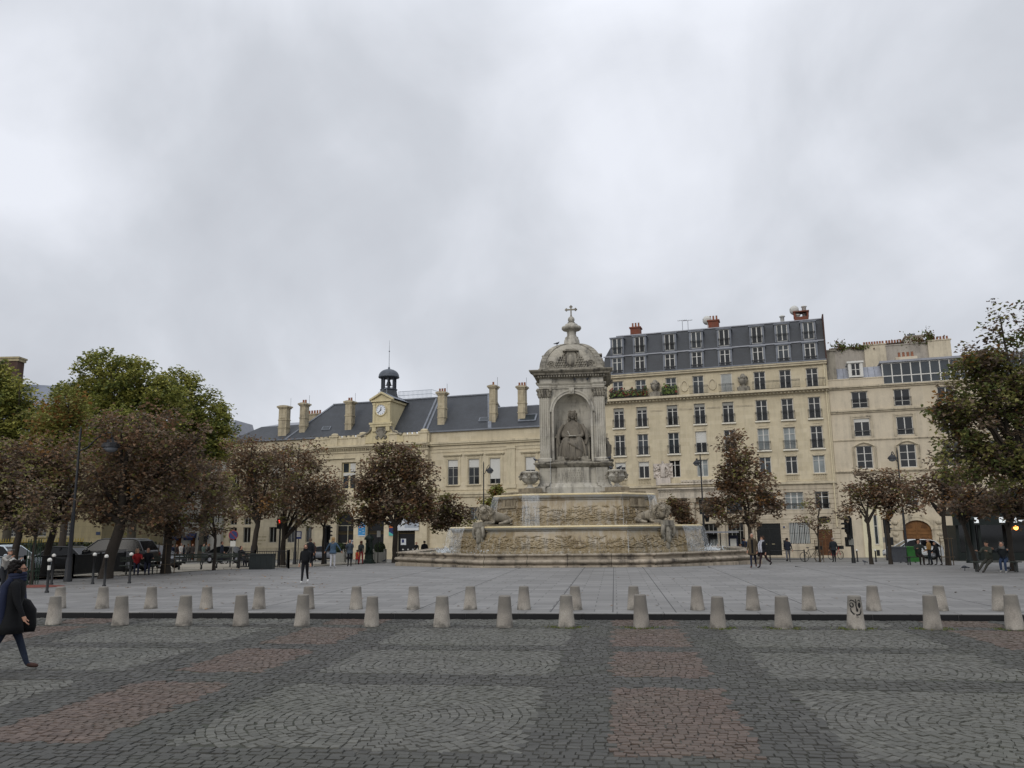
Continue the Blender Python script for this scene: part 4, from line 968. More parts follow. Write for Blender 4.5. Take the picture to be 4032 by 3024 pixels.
    m=MB(); [m.box(x,x+.28,.1,.14,1.25,1.32) for x in (4.55,5.3)]; m.build('handle',plain('brass','#b3a98a',.3,metal=.8),d); m=MB(); m.box(5.05,5.09,.14,.165,.25,3.25); m.box(4.0,6.15,.14,.165,2.75,2.8); m.build('door_rail',W_iron,d)
    m=MB(); m.box(9.55,10.95,.1,.2,.2,2.68); d=m.build('oak_door',plain('oak_varnish','#5d3c22',.4,var=.25,scale=3),B)
    m=MB(); [m.box(a,a+.5,.07,.1,z0,z0+.6) for a in (9.68,10.32) for z0 in (.4,1.15,1.9)]; m.build('door_panel',plain('oak_panel','#4f3119',.4,var=.2),d)
    m=MB(); m.box(3.8,6.35,-.35,.1,-.0,.2); m.build('doorstep',PALEST,B)
    window(B,7.0,8.9,1.3,3.35,.2,4,(.5,),2,W_iron,mid=.06,name='barred_window')
    m=MB(); [m.box(7.06+k*.16-.02,7.06+k*.16+.02,-.0,.04,1.3,3.35) for k in range(12)]; m.build('window_bars',W_blind,B)
    for a,b in ((4.15,5.95),(6.8,8.55)): window(B,a,b,4.62,6.33,.2,3,(.7,),2 if a>6 else 1,W_white,mid=.12)
    window(B,9.6,10.9,4.62,6.33,.2,2,(.7,),0,W_white)
    railing(B,4.1,6.0,4.7,.5,-.06,depth=.06); railing(B,6.75,8.6,4.7,.5,-.06,depth=.06); railing(B,9.55,10.95,4.7,.5,-.06,depth=.06)
    for a,b in ((-10.2,-8.9),(-7.7,-6.4)): window(B,a,b,.6,3.3,.2,2,(.7,),0); window(B,a,b,4.5,6.2,.2,2,(.7,),0)
    m=MB()
    m.prism([(10.3+.62*math.cos(k*.3142),3.58+.36*math.sin(k*.3142)) for k in range(20)],.02,.06); m.build('oval_window',GL[0],B)
    m=MB()
    a_=[(9.65,3.2),(10.95,3.2),(10.95,3.95),(9.65,3.95)]; o_=[(10.3+.6*math.cos(k*.3142),3.58+.35*math.sin(k*.3142)) for k in range(20)]
    pts=[]
    for k in range(20):
        an=k*.3142; q=max(abs(math.cos(an))/.65,abs(math.sin(an))/.375); pts.append((10.3+math.cos(an)/q,3.575+math.sin(an)/q))
    m.add([(p[0],-.03,p[1]) for p in o_]+[(p[0],-.03,p[1]) for p in pts],[(k,(k+1)%20,20+(k+1)%20,20+k) for k in range(20)])
    m.add([(p[0],-.03,p[1]) for p in o_]+[(p[0],.05,p[1]) for p in o_],[(k,(k+1)%20,20+(k+1)%20,20+k) for k in range(20)]); m.build('oval_surround',PALEST,B)
    m=MB(); m.box(6.45,6.62,-.07,-.03,2.85,3.0); m.build('number_plate',plain('blue_plate','#2b3c63',.4),B)
    m=MB(); m.box(6.38,6.72,-.07,-.03,1.42,1.66); m.build('letter_box',W_iron,B)
    return B
TALL=tall()
# planters on the flower balcony
mfl=[plain('balcony_leaf','#38442a',.7,var=.5,scale=9),plain('balcony_flower','#6e3326',.7,var=.5,scale=9),plain('balcony_leaf_pale','#5c6a34',.7,var=.4,scale=9)]
for (a,b,h,lab,wts) in ((-10.3,-6.3,.9,'long red and green plants overgrowing the balcony beside the fountain tower',(4,2,2)),(-4.7,-3.2,1.15,'tall leafy bush in a box on the balcony between two carved urns',(3,.4,4))):
    r=random.Random(int(a*7)); m=MB()
    m.box(a,b,-.6,-.3,16.68,16.95,3)
    for _ in range(int(420*(b-a)/2)):
        x=r.uniform(a,b); z=16.9+abs(r.gauss(0,.36))*h*(.7+.5*math.sin(x*2.6)**2); y=r.uniform(-.75,-.25); s_=r.uniform(.06,.13); a1,a2=r.uniform(0,6),r.uniform(-1,1)
        u=Vector((math.cos(a1),math.sin(a1)*.6,math.sin(a2)*.8))*s_; v=Vector((-math.sin(a1)*.4,.3,math.cos(a2)))*s_; c=Vector((x,y,z))
        m.add([c-u-v,c+u-v,c+u+v,c-u+v],[(0,1,2,3)],r.choices((0,1,2),wts)[0])
    tag(m.build('balcony_plants',mfl+[plain('planter_box','#3a3a36',.8)],None,(fo.x,fo.y,-.7),FA.a),lab,'plants','plants on the apartment balcony')
# ============ right house
def house():
    B=thing('townhouse','pale plastered townhouse with glazed rooftop studio and arched oak carriage door','building',(fo.x,fo.y,-.7),FA.a)
    Z4=lambda x,y:(3200+x*.4219,1200+y*.4219); Z5=lambda x,y:(3300+x*.3309,1850+y*.3309)
    P=lambda x,y:FA.px(*Z4(x,y))
    HP=stone('pale_house_plaster','#cbbfa9',blocks=(2.9,9),dirt=.3,dirtcol=(.2,.18,.15),patch=.07,joint=.86); HM=stone('house_moulding','#bfb39b',dirt=.7,dirtcol=(.12,.105,.09),patch=.12)
    L0,R0=11.68,36.0
    c1,c2=P(432,805)[0],P(828,775)[0]; dx=c2-c1; cs=[c1+dx*k for k in range(5)]; w=.72
    r1=(P(440,962)[1],P(432,808)[1]); r2=(P(465,1228)[1],P(460,1060)[1]); r3=(P(490,1528)[1],P(485,1315)[1]); r0=(FA.z(3581,1991),FA.z(3581,1916))
    zc1=P(600,745)[1]; zc2=P(600,970)[1]; zc3=P(700,1245)[1]; zc4=P(500,1545)[1]; zt=zc1+1.3
    holes=[(c-w,c+w,*r) for c in cs for r in (r1,r2,r3)]+[(c-w*.8,c+w*.8,*r0) for c in cs[1:]]
    ax0,ax1=FA.s(3561,2150),FA.s(3676,2150); azs=FA.z(3620,2090); ahw=(ax1-ax0)/2; axc=(ax0+ax1)/2; azt=FA.z(3615,2048)
    holes.append((ax0,ax1,-.3,azt)); sx0,sx1=FA.s(3400,2100),FA.s(3462,2100); holes.append((sx0+.9,sx1-.05,1.2,4.0))
    m=MB(); holes_wall(m,L0,R0,-.6,zc1,holes,y=.12); m.box(L0,L0+.02,.12,9,-.6,zc1+.2); m.box(L0+.02,R0,1.3,1.4,-.6,zc1-.2); 
    # arch spandrels over the carriage door
    K=12; arc=[(axc-ahw*math.cos(math.pi*k/K),azs+(azt-azs)*math.sin(math.pi*k/K)) for k in range(K+1)]
    m.add([(x,.12,z) for x,z in arc]+[(x,.12,azt) for x,z in arc],[(k,k+1,K+1+k+1,K+1+k) for k in range(K)]); m.add([(x,.12,z) for x,z in arc]+[(x,.4,z) for x,z in arc],[(k,K+1+k,K+1+k+1,k+1) for k in range(K)])
    wall=m.build('wall',HP,B)
    m=MB()
    for z,o,h in ((zc1,.3,.28),(zc2,.26,.3),(zc3,.1,.14),(zc4,.2,.2)):
        m.box(L0,R0,.12-o*.5,.14,z-h,z-h*.5); m.box(L0,R0,.12-o,.14,z-h*.5,z)
    for c in cs:
        z0,z1=r3; m.tube([(c-w-.25,.08,z0),(c-w-.25,.08,z1-.1),(c-w*.6,.08,z1+.22),(c,.08,z1+.32),(c+w*.6,.08,z1+.22),(c+w+.25,.08,z1-.1),(c+w+.25,.08,z0)],.13,4,sm=False)
        m.box(c-w-.08,c+w+.08,.02,.14,r1[1],r1[1]+.12); 
        for a in (c-w-.28,c+w+.06): m.box(a,a+.22,.06,.14,r2[0]-.1,r2[1]+.15)
        m.box(c-w-.28,c+w+.28,.05,.14,r2[1]+.15,r2[1]+.3)
    arco=lambda rr,y:[(axc-(ahw+rr)*math.cos(math.pi*k/K),y,azs+(azt-azs+rr)*math.sin(math.pi*k/K)) for k in range(K+1)]
    for ra,rb,y in ((0,.28,.04),(.28,.6,.0)):
        va,vb=arco(ra,y),arco(rb,y); m.add(va+vb,[(k,K+1+k,K+1+k+1,k+1) for k in range(K)]); vc=arco(rb,.14); m.add(vb+vc,[(k,K+1+k,K+1+k+1,k+1) for k in range(K)])
    for s_ in (-1,1):
        a,b=sorted((axc+s_*(ahw+.02),axc+s_*(ahw+1.25))); m.box(a,b,-.02,.14,-.5,azs+.1); m.box(a-.08,b+.08,-.1,.14,azs+.1,azs+.32)
        for q in range(6): m.sphere(((a+b)/2,-.04,.5+q*.55),(.28,.06,.2),8,6)
    m.build('wall_moulding',HM,B)
    # oak carriage door
    oak=plain('carriage_door_oak','#74502c',.45,var=.22,scale=2.5); ok2=plain('carriage_door_panel','#5f3f20',.45,var=.2,scale=3)
    m=MB(); pts=[(ax0,-.3)]+[(ax1,-.3)]+[(x,z) for x,z in arc[::-1]]; m.prism(pts,.34,.4); d=m.build('carriage_door',oak,B)
    m=MB(); m.box(axc-.06,axc+.06,.28,.34,-.3,azt-.05); m.box(ax0,ax1,.28,.34,azs-.35,azs-.18); m.box(ax0,ax1,.29,.34,azs-.0,azs+.1); m.build('door_rail',oak,d)
    for s_ in (-1,1):
        a,b=sorted((axc+s_*.35,axc+s_*(ahw-.3))); m=MB(); m.box(a,b,.3,.34,.1,azs-.55); m.prism([(a,azs+.25),(b,azs+.25),((a+b)/2,azs+1.0)],.3,.34); m.build('door_panel',ok2,d)
    # shop front on the left
    m=MB(); m.box(sx0,sx1+.25,-.02,.14,.0,.95); m.box(sx0,sx1+.25,-.03,.14,.95,1.05); m.box(sx0,sx0+.95,.0,.14,1.05,4.6); m.box(sx1-.05,sx1+.25,-.06,.14,1.05,4.6); m.box(sx0-.1,sx1+.35,-.1,.14,4.6,4.75); sh=m.build('shopfront',plain('cream_shop_paint','#d0c8ab',.5,var=.06),B)
    window(sh,sx0+.95,sx1-.05,1.2,4.0,.16,1,(.62,),1,W_white); m=MB(); m.box(sx0+1.0,sx1-.1,-.04,-.02,.15,.7); m.build('cellar_grille',W_iron,sh)
    g=[(0,0,0),(1,0,0),(0,0,0),(0,0,0),(0,0,0)]
    for i,c in enumerate(cs):
        window(B,c-w,c+w,*r1,.3,2,(.32,),0); railing(B,c-w-.06,c+w+.06,r1[0]+.02,.85,-.0,depth=.12)
        window(B,c-w,c+w,*r2,.3,2,(.3,),0,blind=.2 if i==0 else 0); railing(B,c-w,c+w,r2[0]+.02,.55,.05,depth=.07)
        window(B,c-w,c+w,*r3,.3,2,(.33,.66),0)
        if i: window(B,c-w*.8,c+w*.8,*r0,.3,2,(.33,.66),0)
    # roof: parapet, zinc mansard, dormer, studio glazing
    m=MB(); zp0=zc1; zp1=P(400,690)[1]; xs0=P(665,700)[0]
    m.box(L0,xs0,.25,.5,zp0,zp1); m.box(L0-.02,xs0,.2,.5,zp1,zp1+.1,0); m.build('parapet',HP,B)
    m=MB(); zm=P(400,565)[1]; m.quad((L0+.3,.5,zp1),(xs0,.5,zp1),(xs0,1.4,zm),(L0+.3,1.4,zm)); m.quad((L0+.3,1.4,zm),(xs0,1.4,zm),(xs0,6,zm+.5),(L0+.3,6,zm+.5)); m.quad((L0+.3,6,zp1),(L0+.3,.5,zp1),(L0+.3,1.4,zm),(L0+.3,6,zm+.5))
    for k in range(9): 
        x=L0+.4+(xs0-L0-.5)*k/8; m.tube([(x,.48,zp1),(x,1.38,zm+.02)],.03,5)
    roof=m.build('zinc_roof',ZINC,B)
    a,b=P(345,600)[0],P(462,600)[0]; m=MB(); z0,z1=P(400,660)[1],P(400,548)[1]
    m.box(a-.1,a+.14,.3,2.5,z0-.1,z1+.12); m.box(b-.14,b+.1,.3,2.5,z0-.1,z1+.12); m.box(a-.2,b+.2,.2,2.5,z1+.12,z1+.3); m.box(a+.14,b-.14,.3,.6,z0-.1,z0); d=m.build('dormer',W_white,roof); window(d,a+.14,b-.14,z0,z1+.12,.4,2,(.5,),0)
    za,zb=zc1+.05,P(900,520)[1]; xr=R0-4; n=18; m=MB()
    for k in range(n+1): x=xs0+(xr-xs0)*k/n; m.box(x-.05,x+.05,.5,.6,za,zb)
    for z in (za,za+(zb-za)*.36,zb-.1): m.box(xs0,xr,.52,.58,z,z+.09)
    st=m.build('studio_glazing',W_white,B); m=MB(); m.quad((xs0,.56,za),(xr,.56,za),(xr,.56,zb),(xs0,.56,zb)); m.quad((xs0,4,za),(xs0,.56,za),(xs0,.56,zb),(xs0,4,zb)); m.build('pane',GL[1],st)
    m=MB(); m.box(xs0-.2,xr+.1,.3,.8,zb,zb+.2); m.prism([(xs0-.1,zb+.2),(xr,zb+.2),(xr,zb+.3),(xs0-.1,zb+.3)],.8,5); m.build('studio_roof',ZINC,B)
    m=MB(); x=P(915,430)[0]; zz=P(915,425)[1]; m.box(x-1.0,x+1.0,3,3.6,zb,zz); ch=m.build('chimney',HP,B); m=MB(); pots(m,x-.8,x+.8,3.3,zz,4,.5,.13); m.build('chimney_pots',POT,ch)
    # left party pier with small pots
    m=MB(); x=L0+.1; zz=P(140,425)[1]; m.box(L0-.1,L0+.9,.6,3,zc1-.2,zz); m.box(L0-.18,L0+.98,.5,3.1,zz,zz+.15); m.build('party_wall_pier',S_dark,B)
    return cs,zb
HCS,HZB=house()
# rear party walls behind the townhouse
def rear():
    Z4=lambda x,y:(3200+x*.4219,1200+y*.4219)
    B=thing('rear_building','blank grey rendered party walls with rows of chimney pots behind the townhouse','building',(FA.w(0,14).x,FA.w(0,14).y,-.7),FA.a)
    PP=lambda x,y:FA.px(*Z4(x,y),14)
    GR=stone('grey_render','#a9a297',dirt=.7,dirtcol=(.2,.18,.16),patch=.14,streak=.6); CR=stone('cream_render','#c9bea7',dirt=.4,patch=.08)
    def blk(name,x0,x1,yt,mat,y0=0,y1=5,cap=True):
        a,b=PP(x0,500)[0],PP(x1,500)[0]; z=PP((x0+x1)/2,yt)[1]; m=MB(); m.box(a,b,y0,y1,8,z); m.box(a-.1,b+.1,y0-.08,y1,z,z+.12); return m.build(name,mat,B),a,b,z+.12
    blk('wall',170,488,402,GR,.2); o,a,b,z=blk('wall',488,690,375,CR,0)
    m=MB(); pots(m,a,b,1,z,8,.5,.12); m.build('chimney_pots',POT,o)
    blk('wall',690,1085,368,GR,.1); o,a,b,z=blk('chimney',1085,1300,335,CR,-.2); m=MB(); pots(m,a,b,.6,z,7,.5,.12); m.build('chimney_pots',POT,o)
    o,a,b,z=blk('chimney',735,900,310,stone('sooty_brick','#4a3b33',blocks=(.22,.08),dirt=.5),3,5); m=MB(); pots(m,a,b,4,z,6,.55,.13); m.build('chimney_pots',POT,o)
    o,a,b,z=blk('roof_hut',905,1075,265,GR,1.5,5); m=MB(); pots(m,a+.2,a+1.1,3,z,1,.5,.25); pots(m,b-1.2,b-.4,3,z,1,.5,.25); m.build('vent_pipe',LEAD,o)
    x,z=PP(500,700); 
    return PP
RPP=rear()
mgw=[plain('roof_leaf_green','#56602e',.7,var=.4,scale=8),plain('roof_leaf_brown','#5b4630',.7,var=.4,scale=8)]
def leafblob(name,lab,cat,origin,rz,cs,n,sz,mats,seed,group=None):
    r=random.Random(seed); m=MB()
    for _ in range(n):
        c=r.choice(cs); p=Vector((c[0]+r.gauss(0,c[3]*.5),c[1]+r.gauss(0,.25),c[2]+r.gauss(0,c[4]*.5))); s_=sz*r.uniform(.6,1.3); q=Euler((r.uniform(0,6),r.uniform(0,6),r.uniform(0,6))).to_matrix(); u,v=q@Vector((s_,0,0)),q@Vector((0,s_*.7,0))
        m.add([p-u-v*.3,p+v,p+u-v*.3,p-v],[(0,1,2,3)],r.randrange(len(mats)))
    return tag(m.build(name,mats,None,origin,rz),lab,cat,group)
o=FA.w(0,14)
for i,(x,y,dx,dz,lab) in enumerate(((960,320,2.2,.7,'yellow green creeper spilling over the roof hut'),(235,385,.9,.6,'pale shrub in the roof corner beside the brick party wall'),(420,388,1.5,.3,'low straggly plants along the party wall top'),(1070,290,.5,.9,'brown creeper hanging at the roof hut edge'))):
    a,z=RPP(x,y); leafblob('roof_plant',lab,'plants',(o.x,o.y,-.7),FA.a,[(a,0,z,dx,dz),(a+.4,.1,z-.2,dx*.6,dz*.7)],260,.13,mgw,i+50,'plants growing on the roofs')
# ============ town hall with clock gable and bell turret
def mairie():
    B=thing('town_hall','long cream town hall with clock gable, bell turret and slate roof left of the fountain','building',(fo.x,fo.y,-.7),FA.a)
    Z1=lambda x,y:(700+x*.4219,1300+y*.4219); Z3=lambda x,y:(1300+x*.4219,1300+y*.4219); ZL=lambda x,y:(600+x*.3164,1850+y*.3164); ZM=lambda x,y:(1200+x*.2712,1850+y*.2712)
    P=lambda c:FA.px(*c)
    WALL=stone('town_hall_stone','#cec2a8',blocks=(1.4,.52),dirt=.24,dirtcol=(.2,.17,.12),patch=.09,joint=.88); TRIM=stone('town_hall_moulding','#c9bda1',dirt=.42,dirtcol=(.15,.125,.09),patch=.1)
    CL=stone('clock_gable_plaster','#ccbf9a',dirt=.3,dirtcol=(.2,.17,.12),patch=.06)
    L0=FA.s(868,2130); R0=-11.3
    zg=P(Z3(1400,925))[1]; zcor=P(Z3(1400,1045))[1]; zcb=P(Z3(1400,1075))[1]; zstr=P(Z3(1400,1520))[1]
    def W(a,b): (x0,z1),(x1,z0)=P(a),P(b); return (x0,x1,z0,z1)
    up=[W(Z3(1097,1215),Z3(1192,1450)),W(Z3(1290,1207),Z3(1390,1441)),W(Z3(1488,1196),Z3(1588,1436)),W(Z3(1820,1180),Z3(1915,1408))]
    zu0=sum(h[2] for h in up)/4; zu1=sum(h[3] for h in up)/4; up=[(h[0],h[1],zu0,zu1) for h in up]
    d=up[3][0]-up[2][0]; up+=[(up[3][0]+2.25*k,up[3][1]+2.25*k,zu0,zu1) for k in (1,2)]
    big=[W(Z3(130,1238),Z3(255,1485))]; z0,z1=big[0][2:]; bw=big[0][1]-big[0][0]; c0=(big[0][0]+big[0][1])/2
    xp0,xp1=FA.s(1240,2000),FA.s(1690,2000)           # projecting centre
    aw=[W(ZM(475,600),ZM(760,1240)),W(ZM(905,600),ZM(1200,1240)),W(ZM(1350,640),ZM(1650,1240))]
    ac=[(a[0]+a[1])/2 for a in aw]; ah=1.14; zat=sum(a[3] for a in aw[:2])/2; zas=zat-ah
    bigs=[(c-bw/2,c+bw/2,z0,z1) for c in (c0,ac[1],ac[2])]
    # left wing windows
    lw=[W(ZL(960,725),ZL(1042,915)),W(ZL(1132,720),ZL(1215,912)),W(ZL(1455,710),ZL(1540,908)),W(ZL(1680,706),ZL(1765,904)),W(ZL(1910,700),ZL(1995,882))]
    lz0=sum(h[2] for h in lw)/5; lz1=sum(h[3] for h in lw)/5; lw=[(h[0],h[1],lz0,lz1) for h in lw]
    lu=[W(ZL(970,572),ZL(1050,685)),W(ZL(1145,568),ZL(1225,682))]; lu=[(h[0],h[1],lu[0][2],lu[0][3]) for h in lu]
    lu+=[(h[0],h[1],zu0,zu1) for h in lw[:4]]
    rg=[W((1848,1997),(1884,2049)),W((1848,2070),(1884,2120))]
    rg+=[(h[0]+2.3*k,h[1]+2.3*k,h[2],h[3]) for h in rg for k in (1,2,3)]
    m=MB(); holes_wall(m,L0,xp0,-.6,zg-.1,lw+lu+[]); holes_wall(m,xp1,R0,-.6,zg-.1,up+rg)
    m.box(L0,L0+.02,0,10,-.6,zg-.1); m.box(L0+.1,R0,1.0,1.05,-.5,zg-.3); m.box(R0-.02,R0,0,10,-.6,zg-.1)
    wall=m.build('wall',WALL,B)
    yp=-.55; m=MB(); hol=[(c-ah,c+ah,-.6,zat) for c in ac]+bigs
    holes_wall(m,xp0,xp1,-.6,zcb,hol,y=yp,rev=.45)
    for c in ac:
        K=14; arc=[(c-ah*math.cos(math.pi*k/K),zas+ah*math.sin(math.pi*k/K)) for k in range(K+1)]
        m.add([(x,yp,z) for x,z in arc]+[(x,yp,zat) for x,z in arc],[(k,k+1,K+2+k,K+1+k) for k in range(K)]); m.add([(x,yp,z) for x,z in arc]+[(x,yp+.45,z) for x,z in arc],[(k,K+1+k,K+2+k,k+1) for k in range(K)],0,True)
    m.box(xp0,xp0+.02,yp,.0,-.6,zcb); m.box(xp1-.02,xp1,yp,.0,-.6,zcb); m.box(xp0+.05,xp1-.05,.9,.95,-.5,zcb)
    m.build('centre_wall',WALL,B)
    # mouldings
    m=MB()
    for a,b,y in ((L0,xp0,0),(xp1,R0,0)):
        m.box(a,b,y-.34,y+.02,zcor-.02,zcor+.2); m.box(a,b,y-.22,y+.02,zcor-.2,zcor-.02); m.box(a,b,y-.08,y+.02,zcor-.62,zcor-.52); m.box(a,b,y-.06,y+.02,zcor-1.0,zcor-.94)
        m.box(a,b,y-.3,y+.02,zstr-.12,zstr+.12); m.box(a,b,y-.18,y+.02,zstr-.4,zstr-.12); m.box(a,b,y-.12,y+.02,1.0,1.15); m.box(a,b,y-.08,y+.02,-.6,1.0)
        m.box(a,b,y-.07,y+.02,zu0-.62,zu0-.52)
    for h in up+lu[2:]:
        a,b=h[0],h[1]; m.box(a-.52,b+.52,-.26,.02,zu1+.5,zu1+.62); m.box(a-.46,b+.46,-.16,.02,zu1+.4,zu1+.5)
        for q in (a-.34,b+.12): m.box(q,q+.22,-.06,.02,zu0-.1,zu1+.4)
        m.box(a-.34,b+.34,-.05,.02,zu1+.1,zu1+.26); m.box(a-.2,b+.2,-.2,.02,zu0-.12,zu0-.0)
    for x in (P(Z3(1690,1300))[0],up[3][1]+3.6): m.box(x-.5,x+.5,-.1,.02,zu0-.5,zcor-.62); m.box(x-.58,x+.58,-.16,.02,zcor-.9,zcor-.7); m.box(x-.58,x+.58,-.18,.02,zu0-.52,zu0-.1)
    m.build('wall_moulding',TRIM,wall)
    m=MB(); a,b,y=xp0-.1,xp1+.1,yp
    zc=P(Z3(500,1090))[1]; zc=zcor
    m.box(a,b,y-.6,y+.3,zc+.02,zc+.24); m.box(a,b,y-.42,y+.3,zc-.14,zc+.02); m.box(a,b,y-.12,y+.02,zc-.62,zc-.34); m.box(a,b,y-.2,y+.02,zc-1.3,zc-1.18); m.box(a,b,y-.12,y+.02,zc-1.18,zc-1.0)
    n=62
    for k in range(n): x=a+.15+(b-a-.3)*k/(n-1); m.box(x-.055,x+.055,y-.34,y+.02,zc-.34,zc-.145)
    m.box(a,b,y-.3,y+.02,zstr-.1,zstr+.14); m.box(a,b,y-.16,y+.02,zstr-.4,zstr-.1); [m.box(q0,q1,y-.1,y+.02,zas-.08,zas+.1) for q0,q1 in zip([a]+[c+ah+.02 for c in ac],[c-ah-.02 for c in ac]+[b])]
    bounds=[xp0,(ac[0]+ac[1])/2,(ac[1]+ac[2])/2,xp1]
    for x in bounds[1:-1]+[xp0+.5,xp1-.5]:
        for dx in (-.38,.38) if x in bounds[1:-1] else (0,):
            m.box(x+dx-.26,x+dx+.26,y-.14,y+.02,zstr+.14,zc-1.3); m.box(x+dx-.34,x+dx+.34,y-.22,y+.02,zc-1.75,zc-1.3); m.box(x+dx-.34,x+dx+.34,y-.22,y+.02,zstr+.14,zstr+.5)
    m.build('centre_moulding',TRIM,B)
    # attic parapet
    zpt=P(Z3(190,1000))[1]; m=MB(); ya=yp+.1
    m.box(a,b,ya,ya+.3,zc+.24,zpt-.2); m.box(a,b,ya-.08,ya+.38,zpt-.2,zpt-.06)
    n=int((b-a)/.62)
    for k in range(n): x=a+.31+k*.62; m.prism([(x-.2,zpt-.06),(x-.14,zpt+.16),(x+.14,zpt+.16),(x+.2,zpt-.06)],ya-.02,ya+.3)
    for cx_,hh in ((P(Z3(58,1000))[0],.55),(P(Z3(318,1000))[0],.55),(P(Z3(610,960))[0],.4),(P(Z3(890,960))[0],.55)):
        m.box(cx_-.5,cx_+.5,ya-.14,ya+.44,zc+.24,zpt+.0); m.box(cx_-.6,cx_+.6,ya-.24,ya+.5,zpt+.0,zpt+.2); m.sphere((cx_,ya+.1,zpt+.32),(.5,.25,.2),10,6)
    m.build('parapet',TRIM,B)
    [MB().box(q0,q1,-.02,.3,zcor+.2,zg-.1).build('attic_wall',WALL,B) for q0,q1 in ((L0,xp0),(xp1,R0))]
    [MB().box(q0,q1,-.3,.3,zg-.1,zg+.06).build('gutter',LEAD,B) for q0,q1 in ((L0-.1,a),(b,R0))]
    # roof
    yr=4.2; R=lambda c:FA.px(*c,yr)
    rL,rl2=R(Z1(1460,712)),None; rM=R(Z3(640,640)); rR=R(Z3(1485,600)); zr_=(rL[1]+rR[1]+rM[1])/3; xl=rL[0]; xr=rR[0]; hl=FA.px(*Z1(1010,1015),0)[0]
    m=MB(); ze=zg+.05; m.quad((hl,-.05,ze),(xr+1.6,-.05,ze),(xr,yr,zr_),(xl,yr,zr_)); m.add([(hl,10,ze),(hl,-.05,ze),(xl,yr,zr_)],[(0,1,2)]); m.quad((xr,yr,zr_),(xr+1.6,-.05,ze),(xr+1.6,10,ze),(xr,yr+2,zr_)); m.quad((xl,yr,zr_),(xr,yr,zr_),(xr,yr+3,zr_),(xl,yr+3,zr_))
    zl=FA.px(*Z3(1720,715),2.6)[1]; m.quad((xr+1.3,-.05,ze),(R0,-.05,ze),(R0,2.6,zl),(xr+.9,2.6,zl))
    zl2=FA.px(*Z1(1000,890),3.0)[1]; x0=FA.px(*Z1(780,915),3)[0]; m.quad((L0-.1,-.05,ze),(hl+.6,-.05,ze),(hl+1.8,3.0,zl2),(x0,3.0,zl2)); m.quad((L0-.1,10,ze),(L0-.1,-.05,ze),(x0,3.0,zl2),(x0,10,zl2))
    roof=m.build('slate_roof',SLATE,B)
    m=MB(); m.quad((xr+.9,2.6,zl),(R0,2.6,zl),(R0,7,zl+.75),(xr+.5,7,zl+.75)); m.quad((x0,3,zl2),(hl+1.8,3,zl2),(hl+3,8,zl2+1.1),(x0+.5,8,zl2+1.1))
    for k in range(14): x=xr+1+(R0-xr-1)*k/13; m.tube([(x,2.6,zl+.02),(x,6.9,zl+.76)],.04,4)
    m.build('zinc_roof',ZINC,roof)
    m=MB(); 
    for p0,p1,wd in (((xr+1.6,-.08,ze),(xr,yr-.03,zr_),.22),((hl,-.08,ze),(xl,yr-.03,zr_),.16)):
        p0,p1=Vector(p0),Vector(p1); m.add([p0+Vector((-wd,-.02,.03)),p0+Vector((wd,-.02,.03)),p1+Vector((wd,-.02,.05)),p1+Vector((-wd,-.02,.05))],[(0,1,2,3)])
    x=P(Z3(880,800))[0]
    for q in (-.25,.25): m.add([(x+q-.12,-.09,ze+.02),(x+q+.12,-.09,ze+.02),(x+q+.05,yr-.04,zr_+.02),(x+q-.19,yr-.04,zr_+.02)],[(0,1,2,3)])
    m.box(xl-.1,xr+.1,yr-.12,yr+.12,zr_-.03,zr_+.12); m.build('lead_flashing',LEAD,roof)
    # chimneys: slim panelled stacks standing just behind the eaves
    for (fx,top,bot,w,pn,ff) in ((1,(998,705),(955,965),1.35,0,Z1),(1,(1173,680),(1150,975),.92,2,Z1),(1,(1602,660),(1580,950),1.02,2,Z1),(0,(1043,575),(1025,890),1.0,3,Z3),(0,(1518,515),(1508,838),.86,1,Z3),(0,(1788,520),(1778,790),.98,3,Z3)):
        y=.7; x=FA.px(*ff((top[0]+bot[0])/2,(top[1]+bot[1])/2),y)[0]; zt=FA.px(*ff(*top),y)[1]; zb=zg; h=zt-zb; w=w*.86; m=MB()
        m.box(x-w/2-.06,x+w/2+.06,y-.06,y+.9,zb-.1,zb+.55*h-.9 if False else zb+.5); 
        m.box(x-w/2,x+w/2,y,y+.85,zb+.5,zt-.35); m.box(x-w/2-.05,x+w/2+.05,y-.05,y+.9,zb+.58*h,zb+.58*h+.12); m.box(x-w/2-.05,x+w/2+.05,y-.05,y+.9,zb+.36*h,zb+.36*h+.1)
        m.box(x-w/2+.16,x+w/2-.16,y-.03,y,zb+.64*h,zt-.6); m.box(x-w/2-.1,x+w/2+.1,y-.1,y+.95,zt-.35,zt-.2)
        m.prism([(x-w/2-.22,zt-.2),(x+w/2+.22,zt-.2),(x+w/2+.2,zt-.02),(x+w*.25,zt+.06),(x-w*.25,zt+.06),(x-w/2-.2,zt-.02)],y-.2,y+1.05)
        c_=m.build('chimney',CHIM,B)
        if pn: m=MB(); pots(m,x-.16*pn,x+.16*pn,y+.4,zt+.04,pn,.42,.13); m.build('chimney_pots',POT,c_)
        m=MB(); m.tube([(x+w*.45,y+.9,zt-2.5),(x+w*.45,y+.9,zt+1.1)],.018,4); m.build('aerial_rod',W_iron,c_)
    x,zt=FA.px(*Z1(1258,790),5); m=MB(); m.box(x-1.0,x+1.0,5,6,zg,zt); m.box(x-1.1,x+1.1,4.9,6.1,zt,zt+.15); c_=m.build('chimney',CHIM,B); m=MB(); pots(m,x-1,x+1,5.5,zt+.15,5,.5,.14); m.build('chimney_pots',POT,c_)
